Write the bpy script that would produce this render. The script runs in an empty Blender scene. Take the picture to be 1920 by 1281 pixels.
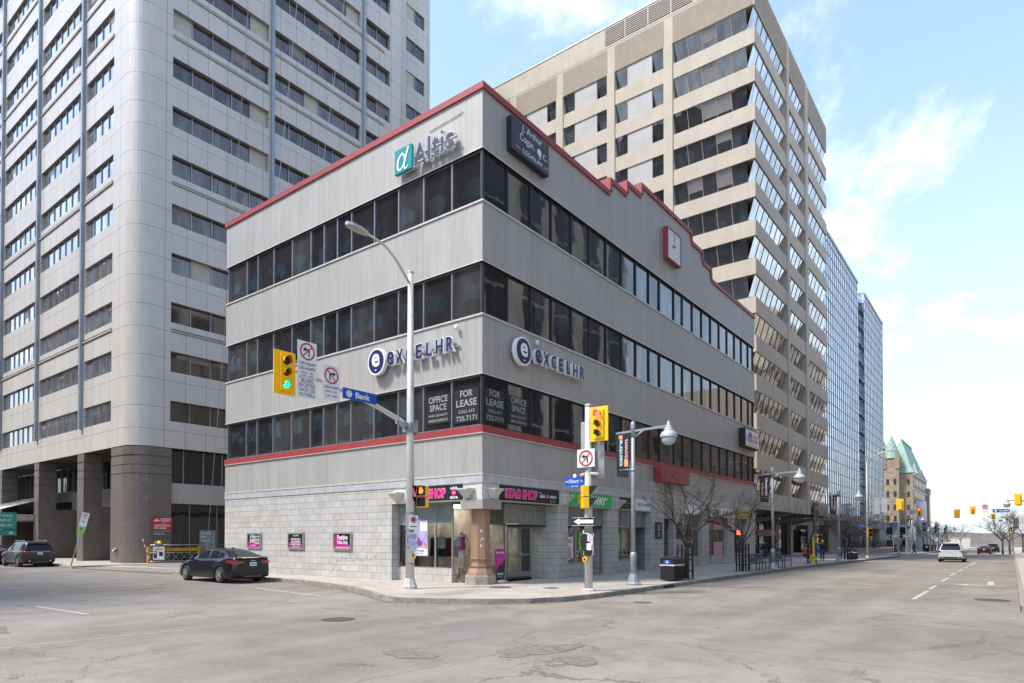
import bpy, math, random
from mathutils import Vector, Matrix
from math import sin, cos, pi, radians
random.seed(7)
SC = bpy.context.scene
COL = SC.collection
ORG = {}          # world origin of every object used as a parent

# ------------------------------------------------------------------ mesh builder
class MB:
    def __init__(s, m=None):
        s.v = []; s.f = []; s.mi = []; s.mats = []; s.sm = []; s.M = None; s.smooth = False
        s.cur = 0
        if m: s.mat(m)
    def mat(s, m):
        if m not in s.mats: s.mats.append(m)
        s.cur = s.mats.index(m); return s
    def add(s, vs, fs, smooth=None):
        n = len(s.v)
        for p in vs:
            p = Vector(p)
            s.v.append(s.M @ p if s.M else p)
        for f in fs:
            s.f.append([i + n for i in f]); s.mi.append(s.cur); s.sm.append(s.smooth if smooth is None else smooth)
        return s
    def box(s, x0, x1, y0, y1, z0, z1, skip=''):
        if x0 > x1: x0, x1 = x1, x0
        if y0 > y1: y0, y1 = y1, y0
        if z0 > z1: z0, z1 = z1, z0
        v = [(x0,y0,z0),(x1,y0,z0),(x1,y1,z0),(x0,y1,z0),(x0,y0,z1),(x1,y0,z1),(x1,y1,z1),(x0,y1,z1)]
        f = [(0,3,2,1),(4,5,6,7),(0,1,5,4),(1,2,6,5),(2,3,7,6),(3,0,4,7)]
        return s.add(v, f, False)
    def cb(s, c, sx, sy, sz):
        return s.box(c[0]-sx/2, c[0]+sx/2, c[1]-sy/2, c[1]+sy/2, c[2]-sz/2, c[2]+sz/2)
    def quad(s, a, b, c, d): return s.add([a,b,c,d], [(0,1,2,3)], False)
    def poly(s, pts): return s.add(pts, [tuple(range(len(pts)))], False)
    def prism(s, pts, z0, z1):
        n = len(pts)
        v = [(p[0],p[1],z0) for p in pts] + [(p[0],p[1],z1) for p in pts]
        f = [tuple(range(n-1,-1,-1)), tuple(range(n,2*n))] + [(i,(i+1)%n,(i+1)%n+n,i+n) for i in range(n)]
        return s.add(v, f, False)
    def extr(s, pts, d):
        """polygon in 3D pushed along vector d"""
        n = len(pts); d = Vector(d)
        v = [Vector(p) for p in pts] + [Vector(p)+d for p in pts]
        f = [tuple(range(n-1,-1,-1)), tuple(range(n,2*n))] + [(i,(i+1)%n,(i+1)%n+n,i+n) for i in range(n)]
        return s.add(v, f, False)
    def tube(s, pts, rs, n=10, caps=True, smooth=True):
        pts = [Vector(p) for p in pts]
        if not hasattr(rs, '__len__'): rs = [rs]*len(pts)
        rings = []; up = None
        for i, p in enumerate(pts):
            t = (pts[min(i+1,len(pts)-1)] - pts[max(i-1,0)])
            if t.length < 1e-9: t = Vector((0,0,1))
            t.normalize()
            if up is None:
                up = Vector((0,0,1)) if abs(t.z) < .9 else Vector((1,0,0))
            a = t.cross(up)
            if a.length < 1e-6: a = t.cross(Vector((0,1,0)))
            a.normalize(); b = a.cross(t); up = b
            rings.append([p + (a*cos(2*pi*k/n) + b*sin(2*pi*k/n))*rs[i] for k in range(n)])
        v = [q for r in rings for q in r]; f = []
        for i in range(len(rings)-1):
            for k in range(n):
                f.append((i*n+k, i*n+(k+1)%n, (i+1)*n+(k+1)%n, (i+1)*n+k))
        s.add(v, f, smooth)
        if caps:
            m = len(s.v) - len(v)
            s.f.append([m+k for k in range(n-1,-1,-1)]); s.mi.append(s.cur); s.sm.append(False)
            s.f.append([m+(len(rings)-1)*n+k for k in range(n)]); s.mi.append(s.cur); s.sm.append(False)
        return s
    def cyl(s, a, b, r, n=12, r2=None): return s.tube([a,b], [r, r if r2 is None else r2], n)
    def lathe(s, c, prof, n=16, axis='z', smooth=True):
        v = []; f = []
        for (r, h) in prof:
            for k in range(n):
                a = 2*pi*k/n
                if axis == 'z': v.append((c[0]+r*cos(a), c[1]+r*sin(a), c[2]+h))
                elif axis == 'x': v.append((c[0]+h, c[1]+r*cos(a), c[2]+r*sin(a)))
                else: v.append((c[0]+r*cos(a), c[1]+h, c[2]+r*sin(a)))
        m = len(prof)
        for i in range(m-1):
            for k in range(n): f.append((i*n+k, i*n+(k+1)%n, (i+1)*n+(k+1)%n, (i+1)*n+k))
        f.append(tuple(range(n-1,-1,-1))); f.append(tuple((m-1)*n+k for k in range(n)))
        return s.add(v, f, smooth)
    def build(s, name, parent=None, label=None, cat=None, group=None, kind=None, loc=None, bevel=0, rot=None):
        """verts are world coordinates unless loc/parent given; they are stored relative to the parent's world origin"""
        me = bpy.data.meshes.new(name)
        o0 = ORG[parent] if parent else (Vector(loc) if loc else Vector((0,0,0)))
        base = o0
        me.from_pydata([tuple(Vector(p)-base) for p in s.v], [], s.f)
        for m in s.mats: me.materials.append(MAT[m])
        me.polygons.foreach_set('material_index', s.mi)
        me.polygons.foreach_set('use_smooth', s.sm)
        me.update()
        o = bpy.data.objects.new(name, me); COL.objects.link(o)
        if parent: o.parent = parent; ORG[o] = ORG[parent]
        else:
            o.location = base; ORG[o] = base.copy()
        if bevel:
            b = o.modifiers.new('bevel','BEVEL'); b.width = bevel; b.segments = 2; b.limit_method = 'ANGLE'; b.angle_limit = radians(40)
        tag(o, label, cat, group, kind)
        return o

def tag(o, label=None, cat=None, group=None, kind=None):
    if label: o['label'] = label
    if cat: o['category'] = cat
    if group: o['group'] = group
    if kind: o['kind'] = kind
    return o
def thing(name, label, cat, loc=(0,0,0), group=None):
    o = bpy.data.objects.new(name, None); COL.objects.link(o); o.empty_display_size = .3
    o.location = loc; ORG[o] = Vector(loc)
    return tag(o, label, cat, group)
def kids(o): return [c for c in CH.get(o, [])]
def copy_tree(o, parent=None):
    c = o.copy(); COL.objects.link(c); c.parent = parent
    for ch in list(o.children): copy_tree(ch, c)
    return c
def dup(o, loc, rz=0, label=None, group=None, scale=1):
    c = copy_tree(o); c.location = loc; c.rotation_euler = (0,0,rz); c.scale = (scale,)*3
    if label: c['label'] = label
    if group: c['group'] = group
    return c
def frame(o, x, y):
    """matrix whose local x,y map to world dirs x,y (z = x cross y) at o"""
    x = Vector(x).normalized(); y = Vector(y).normalized(); z = x.cross(y)
    return Matrix(((x.x,y.x,z.x,o[0]),(x.y,y.y,z.y,o[1]),(x.z,y.z,z.z,o[2]),(0,0,0,1)))
FS = lambda x,y,z: frame((x,y,z), (0,-1,0), (0,0,1))     # on a wall that faces -X
FE = lambda x,y,z: frame((x,y,z), (1,0,0), (0,0,1))      # on a wall that faces -Y
_tc = {}
def textmesh(body, bold=0.0, ext=0.0):
    k = (body, bold, ext)
    if k in _tc: return _tc[k]
    cu = bpy.data.curves.new('t', 'FONT'); cu.body = body; cu.size = 1; cu.extrude = ext; cu.offset = bold
    cu.resolution_u = 3; cu.align_x = 'LEFT'; cu.align_y = 'BOTTOM_BASELINE'
    ob = bpy.data.objects.new('t', cu)
    me = bpy.data.meshes.new_from_object(ob)
    vs = [v.co.copy() for v in me.vertices]; fs = [tuple(p.vertices) for p in me.polygons]
    bpy.data.objects.remove(ob); bpy.data.curves.remove(cu); bpy.data.meshes.remove(me)
    _tc[k] = (vs, fs); return _tc[k]
def text(mb, body, M, w=None, h=None, cx=True, bold=0.0, depth=0.0, x=0, y=0, z=0.0, rot=0):
    """lettering in frame M centred at (x,y) fitted to width w and cap height h"""
    vs, fs = textmesh(body, bold, 0.5 if depth else 0.0)
    if not vs: return
    x0 = min(v.x for v in vs); x1 = max(v.x for v in vs); y0 = min(v.y for v in vs); y1 = max(v.y for v in vs)
    W = x1-x0; H = y1-y0
    sy = h/H if h else w/W; sx = w/W if w else sy
    R = Matrix.Rotation(rot, 4, 'Z')
    out = []
    for v in vs:
        p = Vector(((v.x-(x0+x1)/2)*sx, (v.y-(y0+y1)/2)*sy, v.z*depth if depth else 0))
        p = R @ p; p += Vector((x,y,z))
        out.append(M @ p)
    sv = mb.M; mb.M = None; mb.add(out, fs, False); mb.M = sv
def disc(mb, M, x, y, r, z=0.0, n=24, depth=0.0, rx=None):
    rx = rx or r
    pts = [(x+rx*cos(2*pi*k/n), y+r*sin(2*pi*k/n), z) for k in range(n)]
    sv = mb.M; mb.M = M
    if depth: mb.extr(pts, (0,0,depth))
    else: mb.poly(pts)
    mb.M = sv
def ring(mb, M, x, y, r0, r1, z=0.0, n=28):
    v = []; f = []
    for k in range(n):
        a = 2*pi*k/n
        v += [(x+r0*cos(a), y+r0*sin(a), z), (x+r1*cos(a), y+r1*sin(a), z)]
    for k in range(n):
        j = (k+1)%n; f.append((2*k, 2*k+1, 2*j+1, 2*j))
    sv = mb.M; mb.M = M; mb.add(v, f, False); mb.M = sv
def rect(mb, M, x, y, w, h, z=0.0, depth=0.0, rot=0):
    c, s_ = cos(rot), sin(rot)
    pts = [(x+c*a-s_*b, y+s_*a+c*b, z) for a,b in ((-w/2,-h/2),(w/2,-h/2),(w/2,h/2),(-w/2,h/2))]
    sv = mb.M; mb.M = M
    if depth: mb.extr(pts, (0,0,depth))
    else: mb.poly(pts)
    mb.M = sv
def gz(x): return -0.008*max(0.0, x-25)       # the street falls away gently past the corner block
# ------------------------------------------------------------------ materials
MAT = {}
class N:
    def __init__(s, name):
        s.m = bpy.data.materials.new(name); s.m.use_nodes = True; s.t = s.m.node_tree
        s.t.nodes.clear(); s.out = s.n('ShaderNodeOutputMaterial'); MAT[name] = s.m
    def n(s, t, **k):
        x = s.t.nodes.new(t)
        for a, b in k.items(): setattr(x, a, b)
        return x
    def l(s, a, b): s.t.links.new(a, b)
    def inp(s, node, key, v):
        if v is None: return
        if isinstance(v, bpy.types.NodeSocket): s.l(v, node.inputs[key])
        else:
            if isinstance(v, (tuple, list)) and len(v) == 3 and node.inputs[key].type == 'RGBA': v = (*v, 1)
            node.inputs[key].default_value = v
    def pos(s): return s.n('ShaderNodeNewGeometry').outputs['Position']
    def obj(s): return s.n('ShaderNodeTexCoord').outputs['Object']
    def rnd(s): return s.n('ShaderNodeObjectInfo').outputs['Random']
    def math(s, op, a, b=None, c=None):
        x = s.n('ShaderNodeMath', operation=op); s.inp(x, 0, a); s.inp(x, 1, b); s.inp(x, 2, c); return x.outputs[0]
    def vm(s, op, a, b):
        x = s.n('ShaderNodeVectorMath', operation=op); s.inp(x, 0, a); s.inp(x, 1, b); return x.outputs[0]
    def sep(s, v):
        x = s.n('ShaderNodeSeparateXYZ'); s.l(v, x.inputs[0]); return x.outputs
    def comb(s, a, b, c):
        x = s.n('ShaderNodeCombineXYZ'); s.inp(x,0,a); s.inp(x,1,b); s.inp(x,2,c); return x.outputs[0]
    def noise(s, v, sc, det=4, rough=.55, dist=0):
        x = s.n('ShaderNodeTexNoise'); s.l(v, x.inputs['Vector']); x.inputs['Scale'].default_value = sc
        x.inputs['Detail'].default_value = det; x.inputs['Roughness'].default_value = rough; x.inputs['Distortion'].default_value = dist
        return x.outputs[0]
    def vor(s, v, sc, feat='DISTANCE_TO_EDGE'):
        x = s.n('ShaderNodeTexVoronoi', feature=feat); s.l(v, x.inputs['Vector']); x.inputs['Scale'].default_value = sc
        return x.outputs['Distance']
    def ramp(s, f, stops):
        x = s.n('ShaderNodeValToRGB'); s.l(f, x.inputs[0]); e = x.color_ramp.elements
        while len(e) < len(stops): e.new(.5)
        for i, (p, c) in enumerate(stops):
            e[i].position = p; e[i].color = (*(c if isinstance(c, tuple) else (c,c,c)), 1)
        return x.outputs[0]
    def mr(s, f, a, b, c=0., d=1.):
        x = s.n('ShaderNodeMapRange'); s.l(f, x.inputs[0])
        for i, v in enumerate((a,b,c,d)): x.inputs[i+1].default_value = v
        return x.outputs[0]
    def mix(s, f, a, b, bt='MIX'):
        x = s.n('ShaderNodeMix', data_type='RGBA', blend_type=bt)
        s.inp(x, 0, f)
        for i, v in ((6,a),(7,b)):
            if isinstance(v, bpy.types.NodeSocket): s.l(v, x.inputs[i])
            else: x.inputs[i].default_value = (*v, 1) if isinstance(v, (tuple,list)) else (v,v,v,1)
        return x.outputs[2]
    def bump(s, h, st=.3, d=.02):
        x = s.n('ShaderNodeBump'); s.inp(x,'Strength',st); s.inp(x,'Distance',d); s.l(h, x.inputs['Height']); return x.outputs[0]
    def line(s, c, period, w, off=0.):
        """1 on thin lines every period metres of coordinate c"""
        a = s.math('ADD', c, 1000*period - off)
        a = s.math('MODULO', a, period)
        return s.math('LESS_THAN', a, w)
    def bsdf(s, col, rough=.6, metal=0., nrm=None, spec=.5, **k):
        b = s.n('ShaderNodeBsdfPrincipled'); s.inp(b,'Base Color',col); s.inp(b,'Roughness',rough); s.inp(b,'Metallic',metal)
        s.inp(b,'Specular IOR Level',spec)
        if nrm is not None: s.l(nrm, b.inputs['Normal'])
        for a, v in k.items(): s.inp(b, a.replace('_',' '), v)
        s.l(b.outputs[0], s.out.inputs[0]); return b
def plain(name, col, rough=.5, metal=0., spec=.5, var=.12, sc=3., coat=0.):
    k = N(name); p = k.pos(); n = k.noise(p, sc, 5)
    c = k.mix(1., k.ramp(n, [(.3, tuple(x*(1-var) for x in col)), (.7, tuple(min(1,x*(1+var)) for x in col))]), (1,1,1), 'MULTIPLY')
    k.bsdf(c, rough, metal, spec=spec, Coat_Weight=coat); return k
def emit(name, col, st):
    k = N(name); k.bsdf(col, .4, Emission_Color=(*col,1), Emission_Strength=st)

# ground
k = N('asphalt'); p = k.pos(); s3 = k.sep(p)
big = k.noise(p, .13, 4, .6, .4); mid = k.noise(p, .9, 6, .7); fine = k.noise(p, 55, 3, .8)
c = k.ramp(big, [(.32, (.175,.152,.124)), (.5, (.226,.199,.166)), (.68, (.275,.245,.208))])
c = k.mix(.55, c, k.ramp(mid, [(.25,.55),(.5,1.0),(.75,1.3)]), 'MULTIPLY')
c = k.mix(.7, c, k.ramp(fine, [(.3,.7),(.5,1.),(.75,1.35)]), 'MULTIPLY')
# wheel-track polish along Bank street, seams of old patches
tr = k.math('SINE', k.math('MULTIPLY', k.math('ADD', s3[1], k.math('MULTIPLY', big, .8)), 3.3))
c = k.mix(k.mr(tr, .0, 1., 0., .22), c, (.29,.27,.245))
dv = k.vm('ADD', p, k.comb(k.math('MULTIPLY', k.noise(p, .8, 5, .7), 2.2), k.math('MULTIPLY', k.noise(p, .7, 5, .7), 2.), 0.))
cr = k.vor(dv, .2); cr2 = k.vor(dv, .75); 
mask = k.mr(k.noise(p, .22, 3), .46, .56); mask2 = k.mr(k.noise(p, .3, 3, .5, 1.), .6, .66)
crack = k.math('MAXIMUM', k.math('MULTIPLY', k.math('LESS_THAN', cr, .006), mask), k.math('MULTIPLY', k.math('LESS_THAN', cr2, .014), mask2))
c = k.mix(k.math('MULTIPLY', crack, .5), c, (.06,.055,.05))
med = k.noise(p, 7, 5, .85); c = k.mix(.5, c, k.ramp(med, [(.3,.72),(.5,1.),(.7,1.22)]), 'MULTIPLY')
spk = k.math('LESS_THAN', k.vor(p, 9, 'F1'), .12); c = k.mix(k.math('MULTIPLY', spk, .3), c, (.42,.4,.37))
seam = k.math('MULTIPLY', k.math('LESS_THAN', k.math('ABSOLUTE', k.math('ADD', s3[1], k.math('ADD', 9.7, k.math('MULTIPLY', k.noise(p,.4,5,.7), -.9)))), .018), k.mr(k.noise(p,.5,3),.4,.5))
seam2 = k.math('MULTIPLY', k.math('LESS_THAN', k.math('ABSOLUTE', k.math('ADD', s3[0], k.math('ADD', 8.6, k.math('MULTIPLY', k.noise(p,.3,5,.7), -1.4)))), .02), k.mr(k.noise(p,.45,3),.42,.5))
c = k.mix(k.math('MULTIPLY', k.math('MAXIMUM', seam, seam2), .6), c, (.07,.065,.06))
pat = k.math('GREATER_THAN', k.noise(p, .35, 2, .4, .3), .635)
c = k.mix(k.math('MULTIPLY', pat, .3), c, (.15,.145,.14))
h = k.math('SUBTRACT', k.math('ADD', k.math('MULTIPLY', fine, .4), k.math('MULTIPLY', mid, .5)), crack)
oil = k.mr(k.noise(p, .55, 5, .7, .6), .55, .68, 0., .42)
c = k.mix(oil, c, (.12,.115,.11))
k.bsdf(c, .88, nrm=k.bump(h, .5, .012), spec=.3)

k = N('gutter'); p = k.pos(); n = k.noise(p, 5, 6, .8); k.bsdf(k.ramp(n, [(.3,(.08,.07,.058)),(.5,(.15,.135,.115)),(.7,(.26,.235,.2))]), .95, nrm=k.bump(n,.4,.02))
k = N('pothole'); p = k.pos(); n = k.noise(p, 9, 6, .75)
k.bsdf(k.ramp(n, [(.35,(.12,.105,.09)),(.5,(.19,.168,.142)),(.65,(.25,.223,.19))]), .95, nrm=k.bump(n, .9, .05))
k = N('sidewalk'); p = k.pos(); s3 = k.sep(p); n = k.noise(p, 1.1, 6, .7); n2 = k.noise(p, 30, 3, .7); st = k.noise(p, .35, 5, .7)
j = k.math('MAXIMUM', k.line(s3[0], 1.5, .02), k.line(s3[1], 1.5, .02, .45))
c = k.ramp(n, [(.3,(.35,.308,.256)),(.5,(.42,.373,.315)),(.72,(.48,.43,.37))])
c = k.mix(.5, c, k.ramp(st, [(.3,.6),(.55,1.05)]), 'MULTIPLY'); c = k.mix(.4, c, k.ramp(n2, [(.3,.8),(.7,1.15)]), 'MULTIPLY')
spt = k.math('LESS_THAN', k.vor(p, 2.1, 'F1'), .045); c = k.mix(k.math('MULTIPLY', spt, .35), c, (.15,.14,.13))
c = k.mix(k.math('MULTIPLY', j, .55), c, (.15,.14,.13)); k.bsdf(c, .85, nrm=k.bump(k.math('SUBTRACT', n2, j), .4, .01), spec=.3)
k = N('kerb'); p = k.pos(); n = k.noise(p, 3, 6, .75); k.bsdf(k.ramp(n, [(.3,(.14,.125,.105)),(.5,(.26,.235,.205)),(.7,(.38,.35,.31))]), .85, nrm=k.bump(n,.5,.03))
k = N('paint_line'); p = k.pos(); n = k.noise(p, 14, 6, .8)
c = k.mix(k.mr(n, .40, .6), (.60,.585,.55), (.28,.265,.24)); k.bsdf(c, .7)
k = N('paint_worn'); p = k.pos(); n = k.noise(p, 10, 6, .8)
c = k.mix(k.mr(n, .34, .54), (.40,.385,.355), (.225,.205,.18)); k.bsdf(c, .8)

# cladding of the corner building: narrow flat metal panels, weather streaks
def panels(name, base, pitch, rough, metal, streak=.5, warm=1.0, hline=None, voff=0., jd=.3, jw=.018):
    k = N(name); p = k.pos(); s3 = k.sep(p); u = k.math('ADD', s3[0], s3[1])
    j = k.line(u, pitch, jw, voff)
    if hline:
        for per, off in hline: j = k.math('MAXIMUM', j, k.line(s3[2], per, .03, off))
    pid = k.n('ShaderNodeTexWhiteNoise', noise_dimensions='1D'); k.l(k.math('FLOOR', k.math('DIVIDE', u, pitch)), pid.inputs['W'])
    sv = k.comb(k.math('MULTIPLY', u, 4.5), k.math('MULTIPLY', s3[2], .22), 0.)
    sn = k.noise(sv, 1.6, 6, .7); n = k.noise(p, .5, 4)
    c = k.mix(streak, base, k.ramp(sn, [(.28,.72),(.5,.97),(.7,1.14)]), 'MULTIPLY')
    c = k.mix(.25, c, k.ramp(n, [(.3,.8),(.7,1.12)]), 'MULTIPLY')
    c = k.mix(1., c, k.mr(pid.outputs[0], 0, 1, .94, 1.03), 'MULTIPLY')
    c = k.mix(k.math('MULTIPLY', j, jd), c, (.06,.06,.06))
    k.bsdf(c, k.mr(sn, .3, .7, rough-.06, rough+.1), metal, nrm=k.bump(k.math('SUBTRACT', k.math('MULTIPLY', n, .4), j), .35, .02)); return k
panels('cladding', (.405,.385,.35), .813, .5, .12, .6, jd=.38, jw=.024)
panels('tower_panel', (.60,.555,.495), 1.6, .42, .08, .3, hline=[(3.745,.34),(3.745,2.42)], voff=.2, jd=.85, jw=.03)
panels('beam_panel', (.43,.405,.37), 1.6, .45, .15, .15, jd=.6)
plain('trim_light', (.58,.56,.52), .45, .2, var=.1)
plain('frieze', (.47,.48,.48), .5, .2, var=.15)
panels('red_trim', (.33,.045,.045), 2.44, .5, 0., .6, jd=.6, jw=.03)
plain('red_front', (.33,.05,.055), .45, var=.2, sc=2)
k = N('mirror_dark'); p = k.pos(); n = k.noise(p, .9, 2, .4)
def glass(name, col, metal, rough=.03, wav=.04, wsc=1.1, spec=.5, var=0.2, blind=None):
    """office glass seen from outside: dark room behind, wavy reflection; optional half-drawn blinds"""
    k = N(name); p = k.pos(); n = k.noise(p, wsc, 2, .4); s3 = k.sep(p)
    r = k.rnd(); c = k.mix(k.math('MULTIPLY', r, var*2), col, tuple(x*.35 for x in col))
    if name == 'glass_main_s': c = k.mix(k.math('MULTIPLY', k.math('GREATER_THAN', r, .68), .8), c, (.19,.19,.185))
    v = k.noise(k.vm('MULTIPLY', p, (1.3,1.3,.35)), 1.1, 3); c = k.mix(.5, c, k.ramp(v, [(.35,.45),(.65,1.3)]), 'MULTIPLY')
    k.bsdf(c, rough, metal, nrm=k.bump(n, wav, .25), spec=spec); return k
glass('glass_main_s', (.085,.088,.095), .75, .03, .03, 1.1, .8)
glass('glass_main_e', (.21,.205,.20), .85, .03, .028, .8, .8)
glass('glass_tower_e', (.20,.178,.165), .75, .05, .015, .8)
glass('glass_tower_s', (.7,.68,.66), .9, .03, .035, .6)
glass('glass_beige_s', (.20,.21,.235), .8, .03, .05, .7)
glass('glass_beige_e', (.72,.70,.67), .9, .03, .05, .5)
glass('glass_curtain', (.72,.78,.84), .92, .02, .015, .35)
glass('glass_slit', (.06,.075,.08), .5, .05, .02)
glass('glass_dark', (.018,.02,.02), 0., .05, .03, 1.2, .8)
glass('glass_teal', (.25,.42,.46), .8, .05, .03)
plain('blind_white', (.58,.56,.53), .6, var=.05); plain('blind_beige', (.47,.42,.34), .6, var=.06)
plain('blind_grey', (.23,.21,.2), .5, var=.1)
# granite base, rock
def granite(name, a, b, bands=False):
    k = N(name); p = k.pos(); s3 = k.sep(p); n = k.noise(p, 16, 4, .85); m = k.noise(p, .7, 4)
    c = k.mix(k.mr(n, .4, .6), a, b); c = k.mix(.4, c, k.ramp(m, [(.3,.75),(.7,1.15)]), 'MULTIPLY')
    j = k.math('MAXIMUM', k.line(k.math('ADD', s3[0], s3[1]), 1.2, .012, .3), k.line(s3[2], 1.9, .012, .7))
    c = k.mix(k.math('MULTIPLY', j, .8), c, (.04,.036,.032)); k.bsdf(c, .38, nrm=k.bump(n, .08, .01), spec=.4)
granite('granite', (.10,.082,.072), (.235,.195,.17))
k = N('red_granite'); p = k.obj(); n = k.noise(p, 26, 4, .8); m = k.noise(p, 2, 4)
c = k.mix(k.mr(n,.4,.6), (.24,.125,.075), (.39,.245,.16)); c = k.mix(.4, c, k.ramp(m,[(.3,.75),(.7,1.15)]), 'MULTIPLY'); k.bsdf(c, .5)
k = N('plinth_stone'); p = k.obj(); n = k.noise(p, 6, 5, .8); k.bsdf(k.ramp(n,[(.3,(.2,.18,.14)),(.6,(.36,.32,.26)),(.8,(.42,.39,.32))]), .85, nrm=k.bump(n,.5,.02))
# stone tile of the ground floor
k = N('stone_tile'); p = k.pos(); s3 = k.sep(p); u = k.math('ADD', s3[0], s3[1]); v2 = k.comb(u, s3[2], 0.)
b = k.n('ShaderNodeTexBrick'); k.l(v2, b.inputs['Vector']); b.offset = .5
for a_, v_ in (('Scale',1.),('Mortar Size',.008),('Mortar Smooth',.1),('Brick Width',.62),('Row Height',.30),('Bias',0.)): b.inputs[a_].default_value = v_
b.inputs['Color1'].default_value = (.44,.415,.38,1); b.inputs['Color2'].default_value = (.52,.495,.455,1); b.inputs['Mortar'].default_value = (.14,.135,.13,1)
flut = k.math('SINE', k.math('MULTIPLY', u, 2*pi/.123)); ns = k.noise(p, 1.3, 6, .75); nb = k.noise(k.comb(k.math('MULTIPLY',u,3.), s3[2], 0.), 2.5, 6, .8)
c = k.mix(k.mr(flut, .93, 1., 0., .25), b.outputs[0], (.2,.2,.19)); c = k.mix(.6, c, k.ramp(ns, [(.3,.72),(.55,1.02),(.7,1.12)]), 'MULTIPLY')
c = k.mix(.35, c, k.ramp(nb, [(.3,.75),(.6,1.08)]), 'MULTIPLY')
loc_ = k.math('MULTIPLY', k.math('MULTIPLY', k.math('LESS_THAN', s3[2], 1.3), k.math('LESS_THAN', s3[1], 9.6)), k.math('GREATER_THAN', s3[1], 6.2))
ck = k.math('LESS_THAN', k.vor(k.vm('ADD', p, k.comb(k.math('MULTIPLY', k.noise(p,2.,4),.8), k.math('MULTIPLY', k.noise(p,1.7,4),.8), 0.)), .32), .0035)
c = k.mix(k.math('MULTIPLY', k.math('MULTIPLY', ck, loc_), .6), c, (.08,.08,.08))
k.bsdf(c, .6, nrm=k.bump(k.math('SUBTRACT', k.math('MULTIPLY',ns,.5), b.outputs[1]), .4, .012))
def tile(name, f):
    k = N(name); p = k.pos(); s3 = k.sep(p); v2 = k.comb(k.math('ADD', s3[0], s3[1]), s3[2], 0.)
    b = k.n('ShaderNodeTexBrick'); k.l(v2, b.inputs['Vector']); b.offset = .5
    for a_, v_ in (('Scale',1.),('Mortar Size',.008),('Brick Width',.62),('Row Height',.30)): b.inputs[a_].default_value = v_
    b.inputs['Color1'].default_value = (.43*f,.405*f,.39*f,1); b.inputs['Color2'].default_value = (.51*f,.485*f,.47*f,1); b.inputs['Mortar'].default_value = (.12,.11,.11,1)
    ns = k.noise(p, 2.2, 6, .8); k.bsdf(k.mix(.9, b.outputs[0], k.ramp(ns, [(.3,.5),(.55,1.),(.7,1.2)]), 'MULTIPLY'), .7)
tile('stone_grime_shade', .5)  # darker tile for recess sides: grime plus recess shade put into the colour
# precast concrete of the beige tower
def precast(name, col):
    k = N(name); p = k.pos(); n = k.noise(p, .5, 6, .7); f = k.noise(p, 8, 4, .8); s3 = k.sep(p)
    sn = k.noise(k.comb(k.math('MULTIPLY', k.math('ADD',s3[0],s3[1]), 2.), k.math('MULTIPLY', s3[2], .2), 0.), 1.3, 5, .7)
    c = k.mix(.5, col, k.ramp(n, [(.3,.8),(.7,1.12)]), 'MULTIPLY'); c = k.mix(.4, c, k.ramp(f, [(.3,.85),(.7,1.1)]), 'MULTIPLY')
    c = k.mix(.4, c, k.ramp(sn, [(.3,.8),(.6,1.05)]), 'MULTIPLY'); k.bsdf(c, .85, nrm=k.bump(f,.2,.02), spec=.3)
precast('precast', (.53,.46,.365)); precast('precast_dark', (.34,.28,.215)); precast('concrete', (.34,.31,.27)); precast('white_stone', (.60,.57,.53)); precast('infill_white', (.48,.46,.44))
# castle stone
k = N('castle_stone'); p = k.pos(); s3 = k.sep(p); v2 = k.comb(k.math('ADD',s3[0],s3[1]), s3[2], 0.)
b = k.n('ShaderNodeTexBrick'); k.l(v2, b.inputs['Vector'])
for a_, v_ in (('Scale',1.),('Mortar Size',.05),('Brick Width',1.6),('Row Height',.7)): b.inputs[a_].default_value = v_
b.inputs['Color1'].default_value = (.34,.26,.17,1); b.inputs['Color2'].default_value = (.24,.185,.125,1); b.inputs['Mortar'].default_value = (.17,.14,.1,1)
n = k.noise(p, .6, 6, .8); k.bsdf(k.mix(.7, b.outputs[0], k.ramp(n,[(.3,.6),(.7,1.35)]), 'MULTIPLY'), .9)
k = N('copper_green'); p = k.pos(); s3 = k.sep(p); n = k.noise(k.comb(k.math('MULTIPLY',k.math('ADD',s3[0],s3[1]),2.), k.math('MULTIPLY',s3[2],.2), 0.), 1., 5, .7)
k.bsdf(k.ramp(n,[(.3,(.15,.23,.17)),(.6,(.24,.34,.26)),(.8,(.34,.43,.35))]), .6)
k = N('brick_brown'); p = k.pos(); s3 = k.sep(p); v2 = k.comb(k.math('ADD',s3[0],s3[1]), s3[2], 0.); b = k.n('ShaderNodeTexBrick'); k.l(v2, b.inputs['Vector'])
for a_, v_ in (('Scale',1.),('Mortar Size',.012),('Brick Width',.4),('Row Height',.13)): b.inputs[a_].default_value = v_
b.inputs['Color1'].default_value = (.27,.15,.11,1); b.inputs['Color2'].default_value = (.2,.115,.09,1); b.inputs['Mortar'].default_value = (.2,.17,.15,1); k.bsdf(b.outputs[0], .9)

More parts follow.
